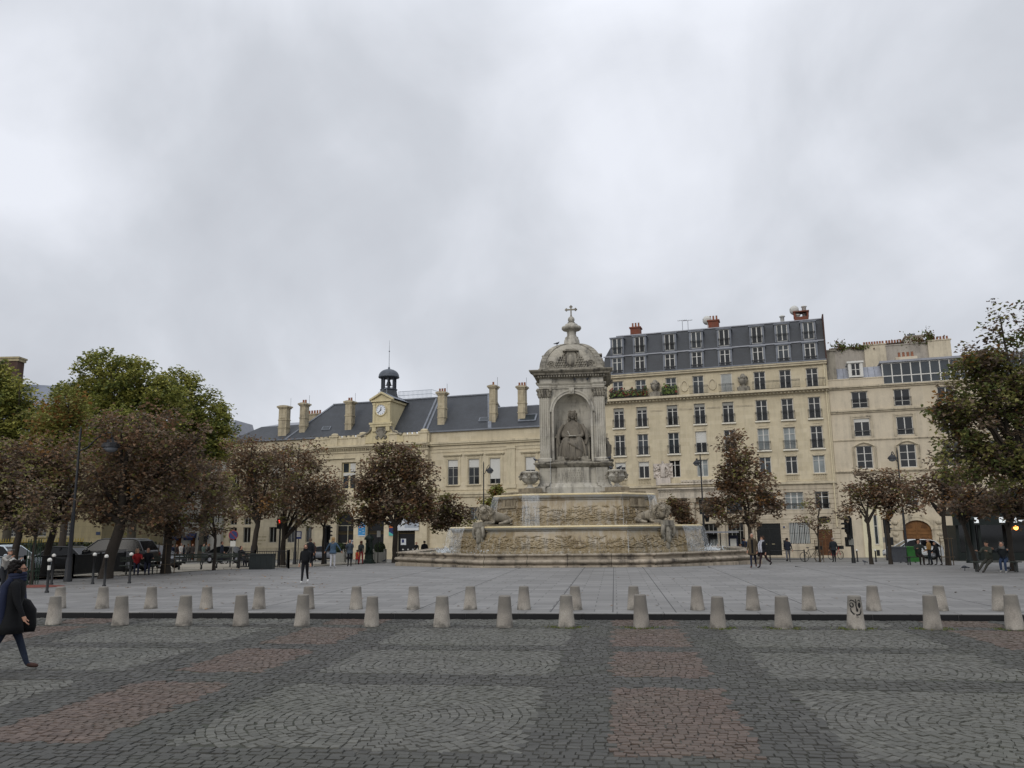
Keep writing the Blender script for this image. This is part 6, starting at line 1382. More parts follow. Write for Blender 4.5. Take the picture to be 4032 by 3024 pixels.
def tree(name,lab,base,lobes,pal,fork=.45,tr=.16,leaf=.17,dens=1.0,seed=0,group=None,lean=(0,0),bark=None,cap=16000,forkh=None,limbs=6,per=36,spread=.42,sparse=None,top=0):
    # lobes: ellipses given on the photo (px,py,rpx,rpy) -> real ellipsoids at the tree's own depth
    r=random.Random(seed); D=depth(base); ppm=FPX/D; t_=thing(name,lab,'tree',base,YAW,group)
    L3=[]
    for (px,py,a,b) in lobes:
        q=at_depth(px,py,D); w=Vector((q.x-base.x,q.y-base.y)); L3.append((Vector((w.dot(RV),r.uniform(-.25,.25)*a/ppm,q.z-base.z)),a/ppm,b/ppm))
    zmin=min(c.z-b for c,a,b in L3); zc=sum(c.z for c,a,b in L3)/len(L3); xc=sum(c.x*a for c,a,b in L3)/sum(a for c,a,b in L3)
    fh=forkh if forkh else max(.8,zmin*.75+zc*.12)
    m=MB(); k=5; tp=[Vector((lean[0]*(i/k)**1.3+.025*math.sin(i*1.7+seed)*(0<i<k),lean[1]*(i/k),fh*i/k)) for i in range(k+1)]
    m.tube([tp[0]+Vector((0,0,-.15))]+tp,[tr*1.55,tr*1.35]+[tr*(1.08-.2*i/k) for i in range(1,k+1)],9)
    nodes=[]  # (pos, radius)
    ft=tp[-1]; nodes.append((ft,tr*.8))
    for i in range(limbs):
        c,a,b=L3[i%len(L3)]; an=r.uniform(0,6.28); e=c+Vector((math.cos(an)*a*.45,math.sin(an)*a*.45,b*r.uniform(.0,.5)))
        mid=ft.lerp(e,.45)+Vector((r.uniform(-.2,.2),r.uniform(-.2,.2),-.06*(e-ft).length if False else .1*(e-ft).length))
        P=[]
        for q in range(7):
            s_=q/6; p=ft*(1-s_)**2+mid*2*s_*(1-s_)+e*s_*s_+Vector((r.uniform(-.07,.07),r.uniform(-.07,.07),0))*(0<q); P.append(p)
        R0=tr*r.uniform(.45,.7); rad=[R0*(1-.85*q/6)+.012 for q in range(7)]; m.tube(P,rad,6); nodes+=list(zip(P[1:],rad[1:]))
    if top:
        c,a,b=max(L3,key=lambda l:l[0].z); 
    # clumps
    area=sum(a*b for c,a,b in L3); ncl=int(min(cap/per,area*dens*13.5+8)); clumps=[]
    tw=[a*b for c,a,b in L3]
    for _ in range(ncl):
        c,a,b=r.choices(L3,tw)[0]
        u=Vector((r.gauss(0,1),r.gauss(0,1),r.gauss(0,1))).normalized()*(r.random()**.42)
        clumps.append((c+Vector((u.x*a,u.y*a*.9,u.z*b)),min(a,b)))
    clumps.sort(key=lambda q:(q[0]-ft).length)
    for p,sc in clumps:
        bi=min(range(len(nodes)),key=lambda i:(nodes[i][0]-p).length*(1.0 if nodes[i][0].z<p.z+.3 else 1.5)); n0,r0=nodes[bi]; d=p-n0
        mid=n0+d*.5+Vector((r.uniform(-.12,.12),r.uniform(-.12,.12),.08))*d.length; r1=min(r0*.6,.045); m.tube([n0,mid,p],[r1,r1*.7,.008],4,cap=False)
        nodes.append((mid,r1*.7)); 
        if len(nodes)>260: nodes.pop(r.randrange(30,len(nodes)))
    m.build('trunk',bark or BARK,t_)
    P=PAL[pal]; mats=[LV[a] for a,b in P]; wts=[b for a,b in P]
    V=[];F=[];MI=[]
    for p,sc in clumps:
        sg=spread*min(1,.45+sc*.35); hue=r.choices(range(len(mats)),wts)[0]; nl=int(per*r.uniform(.55,1.3)*(1 if sparse is None else (sparse(p) )))
        for _ in range(nl):
            g_=Vector((r.gauss(0,1),r.gauss(0,1),r.gauss(0,1))).normalized()*(sg*1.75*r.random()**.5); q=p+Vector((g_.x,g_.y,g_.z*.72)); s_=leaf*1.22*r.uniform(.55,1.25)
            th=r.uniform(0,6.283); tilt=r.uniform(-.9,.5); d=Vector((math.cos(th)*math.cos(tilt),math.sin(th)*math.cos(tilt),math.sin(tilt))); sd_=Vector((-math.sin(th),math.cos(th),r.uniform(-.5,.5))); up=d.cross(sd_)*.25*s_
            b=len(V); V+= [tuple(q),tuple(q+d*s_*.5+sd_*s_*.42+up),tuple(q+d*s_),tuple(q+d*s_*.5-sd_*s_*.42+up)]; F+=[(b,b+1,b+2),(b,b+2,b+3)]
            k_=hue if r.random()<.6 else r.choices(range(len(mats)),wts)[0]; MI+=[k_,k_]
    me=bpy.data.meshes.new('crown'); me.from_pydata(V,[],F)
    for a in mats: me.materials.append(a)
    me.polygons.foreach_set('material_index',MI); me.update(); mobj('crown',me,t_)
    return t_
GL_='chestnut trees on the left of the square'; GR_='chestnut trees on the right of the square'; GP='green plane trees behind the left trees'
OG=on_ground
# far green plane trees
tree('plane_tree','tallest bright green plane tree rising behind the brown trees',at_col(520,78),[(470,1520,165,135),(320,1590,130,110),(610,1600,150,120),(480,1700,260,140)],'plane',tr=.4,leaf=.3,dens=1.25,seed=1,group=GP,bark=BARKP,cap=26000,per=60,spread=.6)
tree('plane_tree','green plane tree at the right end of the plane trees, lower and rounder',at_col(800,84),[(690,1540,110,90),(790,1640,110,110),(850,1730,85,100),(740,1760,150,110),(870,1640,40,40)],'plane',tr=.36,leaf=.3,dens=1.25,seed=2,group=GP,bark=BARKP,cap=22000,per=60,spread=.55)
tree('plane_tree','yellowing green tree at the left edge of the photo',at_col(30,62),[(60,1600,150,110),(-60,1560,160,130),(20,1720,180,110),(150,1670,90,80)],'plane',tr=.3,leaf=.25,dens=1.2,seed=3,group=GP,bark=BARKP,cap=16000,per=56,spread=.5)
tree('plane_tree','olive and ochre tree between the two greener crowns on the left',at_col(250,55),[(220,1680,110,110),(290,1620,70,80),(180,1780,110,80)],'turning',tr=.22,leaf=.22,dens=1.2,seed=4,group=GP,cap=10000,spread=.45)
# left chestnuts
tree('chestnut_tree','chestnut with a green tinged lower crown at the left edge',OG(38,2285),[(40,1900,170,110),(-60,1960,150,120),(60,2030,150,70),(20,1800,150,60)],'dull',seed=11,group=GL_,dens=1.1,tr=.17,lean=(.25,0))
tree('chestnut_tree','young tree in a green metal guard at the left beside the bollards',OG(122,2302),[(150,1960,110,80),(130,2050,110,50)],'dull',seed=12,group=GL_,dens=.8,tr=.07,leaf=.15,limbs=4)
tree('chestnut_tree','slender dark trunked chestnut left of the black lamp post',OG(168,2275),[(200,1830,150,120),(120,1870,130,100),(250,1980,140,80),(330,1880,100,110)],'rust',seed=13,group=GL_,dens=1.0,tr=.17,lean=(.35,0))
tree('chestnut_tree','largest brown chestnut with leaning forked trunk near the bench',OG(415,2278),[(575,1735,190,140),(430,1840,160,130),(690,1830,150,130),(560,1910,240,130),(380,1990,120,80),(760,1740,80,90),(520,2030,150,50)],'rust',seed=14,group=GL_,dens=1.15,tr=.27,lean=(.55,0),forkh=2.6,limbs=9,cap=22000)
tree('chestnut_tree','brown chestnut with thick straight trunk behind a sapling',OG(652,2258),[(760,1890,140,110),(650,1960,130,90),(820,1960,90,90),(700,2050,140,60),(640,2090,80,40)],'rust',seed=15,group=GL_,dens=1.05,tr=.22,forkh=2.6)
tree('chestnut_tree','thin young chestnut standing at the plaza edge between two benches',OG(842,2246),[(860,1940,90,80),(850,2030,80,60),(830,2090,60,30)],'dull',seed=16,group=GL_,dens=.7,tr=.085,leaf=.16,limbs=4)
tree('chestnut_tree','brown chestnut with forked trunk beside the iron railing',OG(990,2232),[(1000,1800,140,90),(940,1900,120,90),(1070,1880,110,100),(1000,1990,150,60)],'rust',seed=17,group=GL_,dens=1.1,tr=.18,forkh=2.8,limbs=7,lean=(.3,0))
tree('chestnut_tree','brown chestnut with twin trunk behind the red pedestrian light',OG(1112,2226),[(1180,1800,120,80),(1200,1900,150,90),(1280,1960,90,80),(1130,1960,130,80),(1200,2030,150,40)],'rust',seed=18,group=GL_,dens=1.15,tr=.19,forkh=1.8,limbs=8)
tree('chestnut_tree','low greyish brown tree in front of the left town hall arch',at_col(1275,62),[(1270,2010,100,55),(1310,1960,60,50)],'dull',seed=19,group=GL_,dens=.9,tr=.1,leaf=.2)
tree('chestnut_tree','round brown chestnut in front of the town hall arches',at_col(1556,66),[(1560,1820,110,75),(1480,1900,90,80),(1640,1890,85,80),(1560,1980,160,80),(1450,2030,70,40),(1670,2000,60,50)],'rust',seed=20,group=GL_,dens=1.3,tr=.21,leaf=.24,limbs=8,cap=14000,spread=.5)
tree('chestnut_tree','small round brown tree just left of the fountain lion',at_col(1788,70),[(1770,1985,50,45),(1790,2040,85,50),(1730,2060,40,35)],'dull',seed=21,group=GL_,dens=1.5,tr=.1,leaf=.22)
tree('chestnut_tree','small dark green treetop peeping over the left fountain lion',at_col(1928,75),[(1925,1985,42,32),(1960,1935,28,18)],'turning',seed=22,group=GL_,dens=2,tr=.1,leaf=.22)
# right chestnuts
tree('chestnut_tree','brown chestnut in front of the apartment building right of the fountain',at_col(2952,56),[(2895,1790,65,85),(2930,1890,95,80),(2850,1990,85,60),(3010,1980,75,60),(2930,2050,110,32),(2880,1880,60,70)],'rust',seed=31,group=GR_,dens=1.25,tr=.14,leaf=.2,cap=12000,limbs=8)
tree('chestnut_tree','sparse sapling in front of the barred window',at_col(3218,57),[(3200,1990,50,50),(3150,2060,50,30),(3230,2070,45,35)],'dull',seed=32,group=GR_,dens=.55,tr=.05,leaf=.16,limbs=4,per=24)
tree('chestnut_tree','small brown tree behind the right fountain lion',at_col(2686,76),[(2670,2010,45,55),(2700,2050,40,28)],'rust',seed=33,group=GR_,dens=2,tr=.1,leaf=.22)
tree('chestnut_tree','brown chestnut beside the traffic lights on the right',OG(3432,2222),[(3400,1920,75,65),(3440,1960,85,70),(3360,2010,60,40)],'rust',seed=34,group=GR_,dens=1.15,tr=.1,leaf=.165,cap=9000)
tree('chestnut_tree','brown chestnut between the townhouse door and the traffic lights',OG(3508,2222),[(3520,1900,70,60),(3560,1960,80,70),(3480,1990,60,50)],'rust',seed=35,group=GR_,dens=1.15,tr=.1,leaf=.165,cap=9000)
tree('chestnut_tree','brown chestnut right of the arched carriage door',OG(3735,2226),[(3690,1850,95,75),(3650,1940,85,70),(3740,1950,100,70),(3790,1880,80,70)],'rust',seed=36,group=GR_,dens=1.15,tr=.12,leaf=.165,cap=11000,limbs=8)
tree('chestnut_tree','thin brown chestnut in front of the dark cafe pavilion',OG(3846,2240),[(3850,1930,110,70),(3800,2000,90,50),(3910,1990,90,50)],'rust',seed=37,group=GR_,dens=1.1,tr=.1,leaf=.17,lean=(-.4,0))
tree('chestnut_tree','brown chestnut at the right edge behind the seated pair',OG(3990,2248),[(4000,1930,110,90),(3950,1990,90,50),(4080,1960,120,120)],'rust',seed=38,group=GR_,dens=1.1,tr=.12,leaf=.17)
bigb=at_col(4085,33)
tree('chestnut_tree','tall dark green and russet tree at the right edge with bare twigs on top',bigb,[(3850,1450,120,110),(3830,1620,160,130),(3960,1560,130,130),(3780,1800,110,100),(4080,1600,150,250),(3900,1790,150,110),(4020,1830,160,120),(3740,1650,80,70),(3970,1270,110,130),(3930,1400,110,90)],'big',seed=39,group=GR_,dens=1.55,tr=.2,leaf=.16,cap=40000,limbs=16,lean=(-.1,0),per=42,spread=.34,forkh=3.6,sparse=lambda p:(1.1 if p.z<9.2 else (.6 if p.z<10.2 else .22)))
# ---------------------------------------------------------------- stone bollards
ORD=['first','second','third','fourth','fifth','sixth','seventh','eighth','ninth','tenth','eleventh','twelfth','thirteenth','fourteenth','fifteenth','sixteenth','seventeenth','eighteenth']
mb_,t=newmat('bollard_stone',.9); v=t.coord(); f=t.noise(v,3,5); g=t.noise(v,40,3)
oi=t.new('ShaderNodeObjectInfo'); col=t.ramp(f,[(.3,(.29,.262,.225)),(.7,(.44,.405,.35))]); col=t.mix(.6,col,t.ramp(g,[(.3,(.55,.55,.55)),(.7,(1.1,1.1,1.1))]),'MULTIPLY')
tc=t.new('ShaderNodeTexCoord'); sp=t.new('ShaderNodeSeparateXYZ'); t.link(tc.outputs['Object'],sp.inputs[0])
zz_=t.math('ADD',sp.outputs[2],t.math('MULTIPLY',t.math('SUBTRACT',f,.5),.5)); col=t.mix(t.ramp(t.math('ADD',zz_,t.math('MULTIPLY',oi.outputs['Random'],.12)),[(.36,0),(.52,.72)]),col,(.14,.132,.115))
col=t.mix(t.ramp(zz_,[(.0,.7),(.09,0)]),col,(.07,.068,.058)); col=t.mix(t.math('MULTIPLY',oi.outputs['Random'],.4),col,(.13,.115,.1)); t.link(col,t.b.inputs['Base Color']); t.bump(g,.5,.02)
def bollard_mesh(h,r0,r1,seed):
    r=random.Random(seed); m=MB(); n=28; rows=9; v=[]
    for j in range(rows+1):
        z=h*j/rows; q=r0+(r1-r0)*(j/rows)**.9
        for i in range(n): a=2*math.pi*i/n; qq=q*(1+r.uniform(-.012,.012)); v.append((qq*math.cos(a),qq*math.sin(a),z))
    f=[(j*n+i,j*n+(i+1)%n,(j+1)*n+(i+1)%n,(j+1)*n+i) for j in range(rows) for i in range(n)]
    m.add(v,f,0,True); b=len(v); m.add([((r1-.02)*math.cos(2*math.pi*i/n),(r1-.02)*math.sin(2*math.pi*i/n),h+.018) for i in range(n)]+v[-n:],[tuple(range(n))]+[(n+i,n+(i+1)%n,(i+1)%n,i) for i in range(n)],0,True)
    return m.mesh('stone_bollard',mb_)
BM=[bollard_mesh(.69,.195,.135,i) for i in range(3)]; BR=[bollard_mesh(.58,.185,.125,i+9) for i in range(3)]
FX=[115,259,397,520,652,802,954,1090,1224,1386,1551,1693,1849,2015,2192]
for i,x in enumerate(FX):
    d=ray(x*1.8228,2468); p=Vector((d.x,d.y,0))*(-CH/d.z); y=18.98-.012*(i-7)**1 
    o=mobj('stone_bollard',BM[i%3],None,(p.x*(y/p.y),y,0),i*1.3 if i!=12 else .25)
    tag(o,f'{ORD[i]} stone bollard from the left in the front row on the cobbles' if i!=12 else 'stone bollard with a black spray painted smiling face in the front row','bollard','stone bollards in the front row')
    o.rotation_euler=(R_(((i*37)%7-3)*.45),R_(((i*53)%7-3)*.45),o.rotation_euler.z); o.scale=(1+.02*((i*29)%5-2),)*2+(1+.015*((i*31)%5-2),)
    if i==12: GB=o
RX=[127,220,325,445,559,665,769,893,1016,1132,1243,1370,1507,1627,1748,1888,2032,2161]
for i,x in enumerate(RX):
    d=ray(x*1.8228,2405); p=Vector((d.x,d.y,0))/d.y; y=21.72-.012*i
    tag(mobj('stone_bollard',BR[i%3],None,(p.x*y,y,.142),i*2.1),f'{ORD[i]} stone bollard from the left in the rear row on the plaza edge','bollard','stone bollards in the rear row')
# painted face, strokes wrapped on the cone
m=MB(); ax=math.atan2(-GB.location.y,-GB.location.x)-.25
def stroke(pts,w):
    P=[]
    for u,z in pts:
        rr=.195+(.135-.195)*(z/.69)**.9+.003; a=ax+u/rr; P.append(Vector((rr*math.cos(a),rr*math.sin(a),z)))
    v=[];n=len(P)
    for i,(u,z) in enumerate(pts):
        u0,z0=pts[max(i-1,0)]; u1,z1=pts[min(i+1,n-1)]; L_=math.hypot(u1-u0,z1-z0) or 1; nx,nz=-(z1-z0)/L_,(u1-u0)/L_; ww=w*(1 if 0<i<n-1 else .5)
        for s_ in (-1,1):
            uu,zz=u+nx*ww*s_,z+nz*ww*s_; rr=.195+(.135-.195)*(zz/.69)**.9+.004; a=ax+uu/rr; v.append((rr*math.cos(a),rr*math.sin(a),zz))
    m.add(v,[(2*i,2*i+1,2*i+3,2*i+2) for i in range(n-1)])
def disc(u,z,ru,rz_):
    v=[]
    for k in range(16):
        uu,zz=u+ru*math.cos(k*.3927),z+rz_*math.sin(k*.3927); rr=.195+(.135-.195)*(zz/.69)**.9+.004; a=ax+uu/rr; v.append((rr*math.cos(a),rr*math.sin(a),zz))
    m.add(v,[tuple(range(16))])
stroke([(-.11,.585),(-.07,.615),(-.02,.6),(.02,.56)],.012); stroke([(.06,.6),(.1,.615),(.125,.585)],.012)
disc(-.065,.51,.05,.055); disc(.1,.51,.035,.06); stroke([(.02,.64),(.03,.58),(.025,.5),(.04,.4),(.06,.38)],.012); disc(.045,.41,.022,.04)
stroke([(-.09,.45),(-.08,.38),(-.03,.325),(.04,.305),(.1,.32),(.13,.37),(.135,.44)],.016); stroke([(.02,.265),(.07,.265)],.012)
m.build('painted_face',plain('black_spray_paint','#121212',.6),GB)
# grass tufts at the bollard feet
mgs=[plain('weed_green','#4a5a24',.8,var=.4,scale=20),plain('weed_dry','#5f6030',.8,var=.3,scale=20)]
m=MB(); r=random.Random(4)
for i in range(8,15):
    d=ray(FX[i]*1.8228,2468); p=Vector((d.x,d.y,0))*(-CH/d.z); cx_=p.x*18.98/p.y
    for _ in range(150):
        a=r.uniform(2.7,6.7); q=.2+abs(r.gauss(0,.09)); x,y=cx_+q*math.cos(a)*1.25,18.98+q*math.sin(a)*.9; h=r.uniform(.015,.05); w=r.uniform(.004,.012)
        m.add([(x-w,y,-.01),(x+w,y,-.01),(x+r.uniform(-.03,.03),y+r.uniform(-.03,.02),h)],[(0,1,2)],r.randrange(2))
tag(m.build('weeds',mgs),'green weeds growing around the feet of the front stone bollards','grass',kind='stuff')
# fallen leaves lying on the square
m=MB(); r=random.Random(14)
for _ in range(620):
    if r.random()<.75: px,py=r.uniform(0,1300),r.uniform(2225,2320)
    else: px,py=r.uniform(0,4032),r.uniform(2225,2400)
    p=on_ground(px,py); 
    if abs(p.x+2.7)<12.6 and p.y>45: continue
    z=p.z+.016; a=r.uniform(0,6); s_=r.uniform(.03,.07); u=Vector((math.cos(a),math.sin(a),r.uniform(-.2,.3)))*s_; v=Vector((-math.sin(a),math.cos(a),r.uniform(-.2,.3)))*s_*.7; c=Vector((p.x,p.y,z))
    m.add([c-u,c-v,c+u,c+v],[(0,1,2,3)],r.randrange(3))
tag(m.build('fallen_leaves',[LV['ochre'],LV['rust'],LV['dark']]),'small brown fallen leaves scattered over the square','leaves',kind='stuff')
# ---------------------------------------------------------------- posts, lamps, signs
def post(px,py,ptop,lab,v=None,band=True):
    p=OG(px,py) if v is None else at_col(px,v); h=(height(px,ptop,p) if v is None else 1.1); t_=thing('post',lab,'post',p,0,'black posts with white ball tops')
    m=MB(); m.lathe([(.075,-.02),(.075,.06),(.05,.08),(.045,h-.16),(.06,h-.15),(.06,h-.12)],n=10); m.build('shaft',W_iron,t_)
    m=MB(); m.sphere((0,0,h-.07),.08,10,8); m.build('ball',W_white,t_)
    if band: m=MB(); m.lathe([(.052,h-.42),(.052,h-.26)],n=10); m.build('band',W_white,t_)
for i,(a,b,c,l,bd) in enumerate(((184,2334,2198,'nearest black post with white ball and white band by the walking man',True),(202,2302,2181,'black ball topped post just behind the banded post',False),(364,2300,2177,'black ball topped post left of the largest leaning tree',False),(410,2310,2184,'black ball topped post in front of the largest leaning tree',False),(509,2297,2176,'black ball topped post in front of the seated couple',False),(32,2338,2196,'black banded post at the left edge beside the dark coated man',True),(105,2300,2189,'black ball topped post behind the head of the dark coated man',False))): post(a,b,c,l,band=bd)
for i,(x,v) in enumerate(((1588,74),(1608,74.5),(1627,74),(1643,75),(1700,73),(1716,73),(1729,74),(1746,73))): post(x,0,0,f'{ORD[i]} ball topped post from the left in the row before the town hall',v,False)
post(3377,2211,2163,'ball topped post between two traffic lights',None,False); post(3450,2211,2163,'ball topped post in front of the shopfront at right',None,False)
M_lamp=plain('lamp_iron','#222326',.45,var=.2); M_gl=plain('lamp_glass','#6c6f74',.2)
def lamp(p,h,arm,lab,s_=1,low=None,grp='tall street lamps',base=.16):
    t_=thing('street_lamp',lab,'street lamp',p,YAW,grp); m=MB()
    m.lathe([(base*1.2,-.1),(base*1.2,.15),(base,.2),(base*.9,.9),(base*.7,1.0),(base*.62,1.1),(base*.55,h*.45),(base*.4,h*.46),(base*.32,h),(.02,h+.25)],n=12); m.build('pole',M_lamp,t_)
    a=abs(arm); sg=1 if arm>0 else -1; m=MB(); P=[(0,0,h-.9),(sg*a*.25,0,h-.75),(sg*a*.55,0,h-.3),(sg*a*.85,0,h-.05),(sg*a,0,h-.08),(sg*a,0,h-.25)]; m.tube(P,.03*s_,6); m.build('arm',M_lamp,t_)
    m=MB(); x=sg*a; k=s_; m.lathe([(.34*k,h-.62*k),(.3*k,h-.5*k),(.2*k,h-.38*k),(.08*k,h-.3*k),(.05*k,h-.2*k)],(x,0,0),14); sh=m.build('lamp_shade',M_lamp,t_)
    m=MB(); m.sphere((x,0,h-.66*k),(.26*k,.26*k,.16*k),12,6); m.build('lamp_glass',M_gl,sh)
    if low:
        m=MB(); m.tube([(0,0,low+.5),(.22,-.2,low+.55),(.22,-.2,low+.35)],.03,6); m.lathe([(.12,low-.28),(.2,low+.1),(.24,low+.12),(.1,low+.3),(.03,low+.36)],(.22,-.2,0),8); m.build('lower_lantern',M_lamp,t_)
    return t_
p=OG(266,2290); lamp(p,height(300,1700,p),1.45,'tall black street lamp with curved arm among the left trees',1.2,base=.15)
p=OG(1160,2222); lamp(p,height(1165,1760,p),-1.3,'tall black street lamp half hidden in the crown behind the walking woman',1.3,base=.14)
p=at_col(1905,70); lamp(p,height(1903,1828,p),.55,'black street lamp with swan neck arm left of the fountain',1.0,base=.14)
p=at_col(2772,60); lamp(p,height(2768,1800,p),-.3,'black street lamp with a second lower lantern right of the fountain',.8,height(2775,2040,p),base=.15)
p=at_col(3562,61); lamp(p,height(3536,1775,p),-.42,'black street lamp in front of the townhouse at right',1.0,base=.15)
M_red=glow('red_signal','#ff3b30',1.4)
def signal(p,h,face,lab,heads=1,plate=True,ped=True,red=False):
    t_=thing('traffic_light',lab,'traffic light',p,YAW+face,'traffic lights'); m=MB(); m.lathe([(.13,-.05),(.13,.3),(.1,.35),(.095,h)],n=10); m.build('pole',W_iron,t_)
    m=MB(); m.box(-.15,.15,-.36,-.1,h-.95,h); m.box(-.28,.28,-.2,-.17,h-1.05,h+.1); 
    for k in range(3):
        m.prism([(.13*math.cos(q*.5236),h-.16-.3*k+.13*math.sin(q*.5236)) for q in range(7)],-.62,-.36); 
    hd=m.build('signal_head',W_iron,t_); m=MB()
    for k in range(3): m.lathe([(.0,0),(.1,0)],(0,0,0),10,cap=False) if False else m.prism([(.1*math.cos(q*.6283),h-.17-.3*k+.1*math.sin(q*.6283)) for q in range(10)],-.375,-.361)
    m.build('lens',plain('dark_lens','#26201e',.2),hd)
    if plate: m=MB(); m.box(-.36,.36,-.14,-.11,h-1.75,h-1.35); m.build('sign_plate',W_grey,t_)
    if ped:
        m=MB(); m.box(-.45,-.15,-.2,.1,h*.46-.3,h*.46+.3); pd=m.build('pedestrian_signal',W_iron,t_)
        m=MB(); m.box(-.14,.14,-.24,-.1,h*.6-.25,h*.6+.25); m.build('control_box',W_iron,t_)
    return t_
p=OG(3362,2217); signal(p,height(3350,2037,p),R_(-78),'black traffic light seen from the side right of the bald man')
p=at_col(3486,62); signal(p,height(3475,2045,p),R_(120),'traffic light behind two thin trees at right',plate=True)
p=at_col(1284,64); signal(p,2.9,R_(150),'black signal post with grey box behind the blonde woman')
p=at_col(803,84); signal(p,3.0,R_(60),'far traffic light in front of the white shop building')
# red pedestrian light
p=at_col(1103,58); t_=thing('pedestrian_light','pedestrian signal showing a red man beside the twin trunk','traffic light',p,YAW); hz=height(1100,2055,p)
m=MB(); m.lathe([(.08,-.05),(.06,hz+.35)],n=8); m.build('pole',W_iron,t_); m=MB(); m.box(-.16,.16,-.3,-.06,hz-.5,hz+.25); b_=m.build('signal_box',W_iron,t_); m=MB(); m.sphere((0,-.31,hz+.08),(.05,.02,.05),8,6); m.box(-.06,.06,-.325,-.301,hz-.14,hz+.03); m.build('red_man',M_red,b_)
def sign(p,h,lab,kind,mat_,sz=.3,face=0):
    t_=thing('sign_post',lab,'road sign',p,YAW+face); m=MB(); m.lathe([(.035,-.05),(.03,h)],n=8); m.build('pole',W_grey if kind!='square' else W_iron,t_)
    m=MB()
    if kind=='round': m.prism([(sz*math.cos(k*.3142),h-sz+sz*math.sin(k*.3142)) for k in range(20)],-.06,-.035)
    else: m.box(-sz*.8,sz*.8,-.06,-.035,h-2*sz,h)
    pl=m.build('plate',mat_,t_)
    if kind=='round':
        m=MB(); m.M=Matrix.Translation((0,-.065,h-sz))@Matrix.Rotation(R_(45),4,'Y'); m.box(-sz*.9,sz*.9,-.004,.0,-.03,.03); m.M=None; m.build('red_bar',plain('sign_red','#8c2f28',.5),pl); m=MB(); m.box(-.2,.2,-.06,-.035,h-2*sz-.5,h-2*sz-.08); m.build('sub_plate',W_blind,t_)
        m=MB(); m.M=Matrix.Translation((0,-.05,h-sz))@Matrix.Rotation(R_(90),4,'X'); m.lathe([(sz-.05,.016),(sz,.018),(sz,-.01)],n=20,cap=False); m.M=None; m.build('red_rim',bpy.data.materials['sign_red'],pl)
    else:
        m=MB(); [m.box(-sz*.55,sz*.55,-.065,-.061,h-.35*sz-.3*sz*k-.04,h-.35*sz-.3*sz*k+.02) for k in range(4)]; m.build('lettering',W_blind,pl)
SB=plain('sign_blue','#2a3764',.5)
p=at_col(921,62); sign(p,height(920,2088,p),'round blue no parking sign with a small plate under it','round',SB,.36)
p=at_col(1177,64); sign(p,height(1177,2092,p),'square blue sign on a thin post right of the lamp','square',SB,.3)
p=at_col(1490,66); sign(p,height(1490,2090,p),'narrow white sign on a dark post in front of the second arch','square',W_white,.25,R_(55))
p=at_col(1285+0,68)
# ---------------------------------------------------------------- benches
BW=plain('bench_slats','#2f352e',.6,var=.25); BI=plain('bench_iron','#3a3d3c',.55)
def bench(p,rz,lab):
    t_=thing('bench',lab,'bench',p,rz,'double sided benches under the left trees'); m=MB()
    for s_ in (-1,1):
        for k in range(3): y=s_*(.16+.12*k); m.box(-.95,.95,y-.05,y+.05,.44,.475)
    m.build('seat',BW,t_); m=MB()
    for z in (.66,.8): m.box(-.95,.95,-.02,.02,z,z+.1)
    m.build('backrest',BW,t_)
    for x in (-.62,.62):
        m=MB(); m.box(x-.025,x+.025,-.43,.43,.4,.438); m.tube([(x,0,.4),(x,0,.92)],.03,6)
        for s_ in (-1,1):
            m.tube([(x,s_*.4,.4),(x,s_*.25,.28),(x,s_*.08,.2),(x,s_*.1,.1)],.03,6); m.tube([(x,s_*(.16+.09*math.cos(q*.6283)),.1+.09*math.sin(q*.6283)) for q in range(11)],.022,5)
        m.build('leg',BI,t_)
    return t_
RZB=math.atan2(1,1)
pb_=OG(548,2262); bench(pb_,YAW+R_(20),'bench with a couple in red and dark jackets near the left trees')
p=OG(748,2243); bench(p,YAW+R_(12),'empty double sided bench between two thin trees')
p=OG(893,2237); bench(p,YAW+R_(12),'empty bench just left of the man sitting in the dark jacket')
pb2=OG(944,2233); bench(pb2,YAW+R_(14),'bench with a lone man in a dark jacket left of the forked trunk')
# ---------------------------------------------------------------- railings round the stairway and the low fence
def iron_fence(name,lab,pts,h,gap=.13,post_=2.0):
    t_=thing(name,lab,'fence',pts[0],0); o=Vector(pts[0])
    for a,b in zip(pts[:-1],pts[1:]):
        a,b=Vector(a)-o,Vector(b)-o; L_=(b-a).length; n=int(L_/gap); m=MB()
        for k in range(n+1): q=a.lerp(b,k/n); m.box(q.x-.012,q.x+.012,q.y-.012,q.y+.012,q.z+.08,q.z+h)
        for z in (.12,h): m.tube([a+Vector((0,0,z)),b+Vector((0,0,z))],.025,5)
        m.build('bars',W_iron,t_)
        m=MB(); n=max(1,int(L_/post_))
        for k in range(n+1): q=a.lerp(b,k/n); m.box(q.x-.04,q.x+.04,q.y-.04,q.y+.04,q.z-.1,q.z+h+.08)
        m.build('fence_posts',W_iron,t_)
    return t_
iron_fence('stair_railing','black iron railing around the stairway between the two forked trees',[at_col(948,50),at_col(1010,49),at_col(1142,49),at_col(1136,54)],1.02)
p=at_col(1035,47.5); m=MB(); m.box(-.68,.68,-.1,.4,-.1,.84); m.box(-.72,.72,-.14,.44,.84,.88); [m.box(-.62+k*.32,-.34+k*.32,-.115,-.1,.1,.74) for k in range(4)]; tag(m.build('utility_cabinet',plain('cabinet_paint','#363b39',.5),None,p,YAW),'dark grey cabinet behind the railing beside the forked trunk','cabinet')
iron_fence('low_fence','long dark low iron fence behind the left lamp post',[at_col(-120,37.5),at_col(110,38.5),at_col(300,41),at_col(500,45)],1.05,.055)
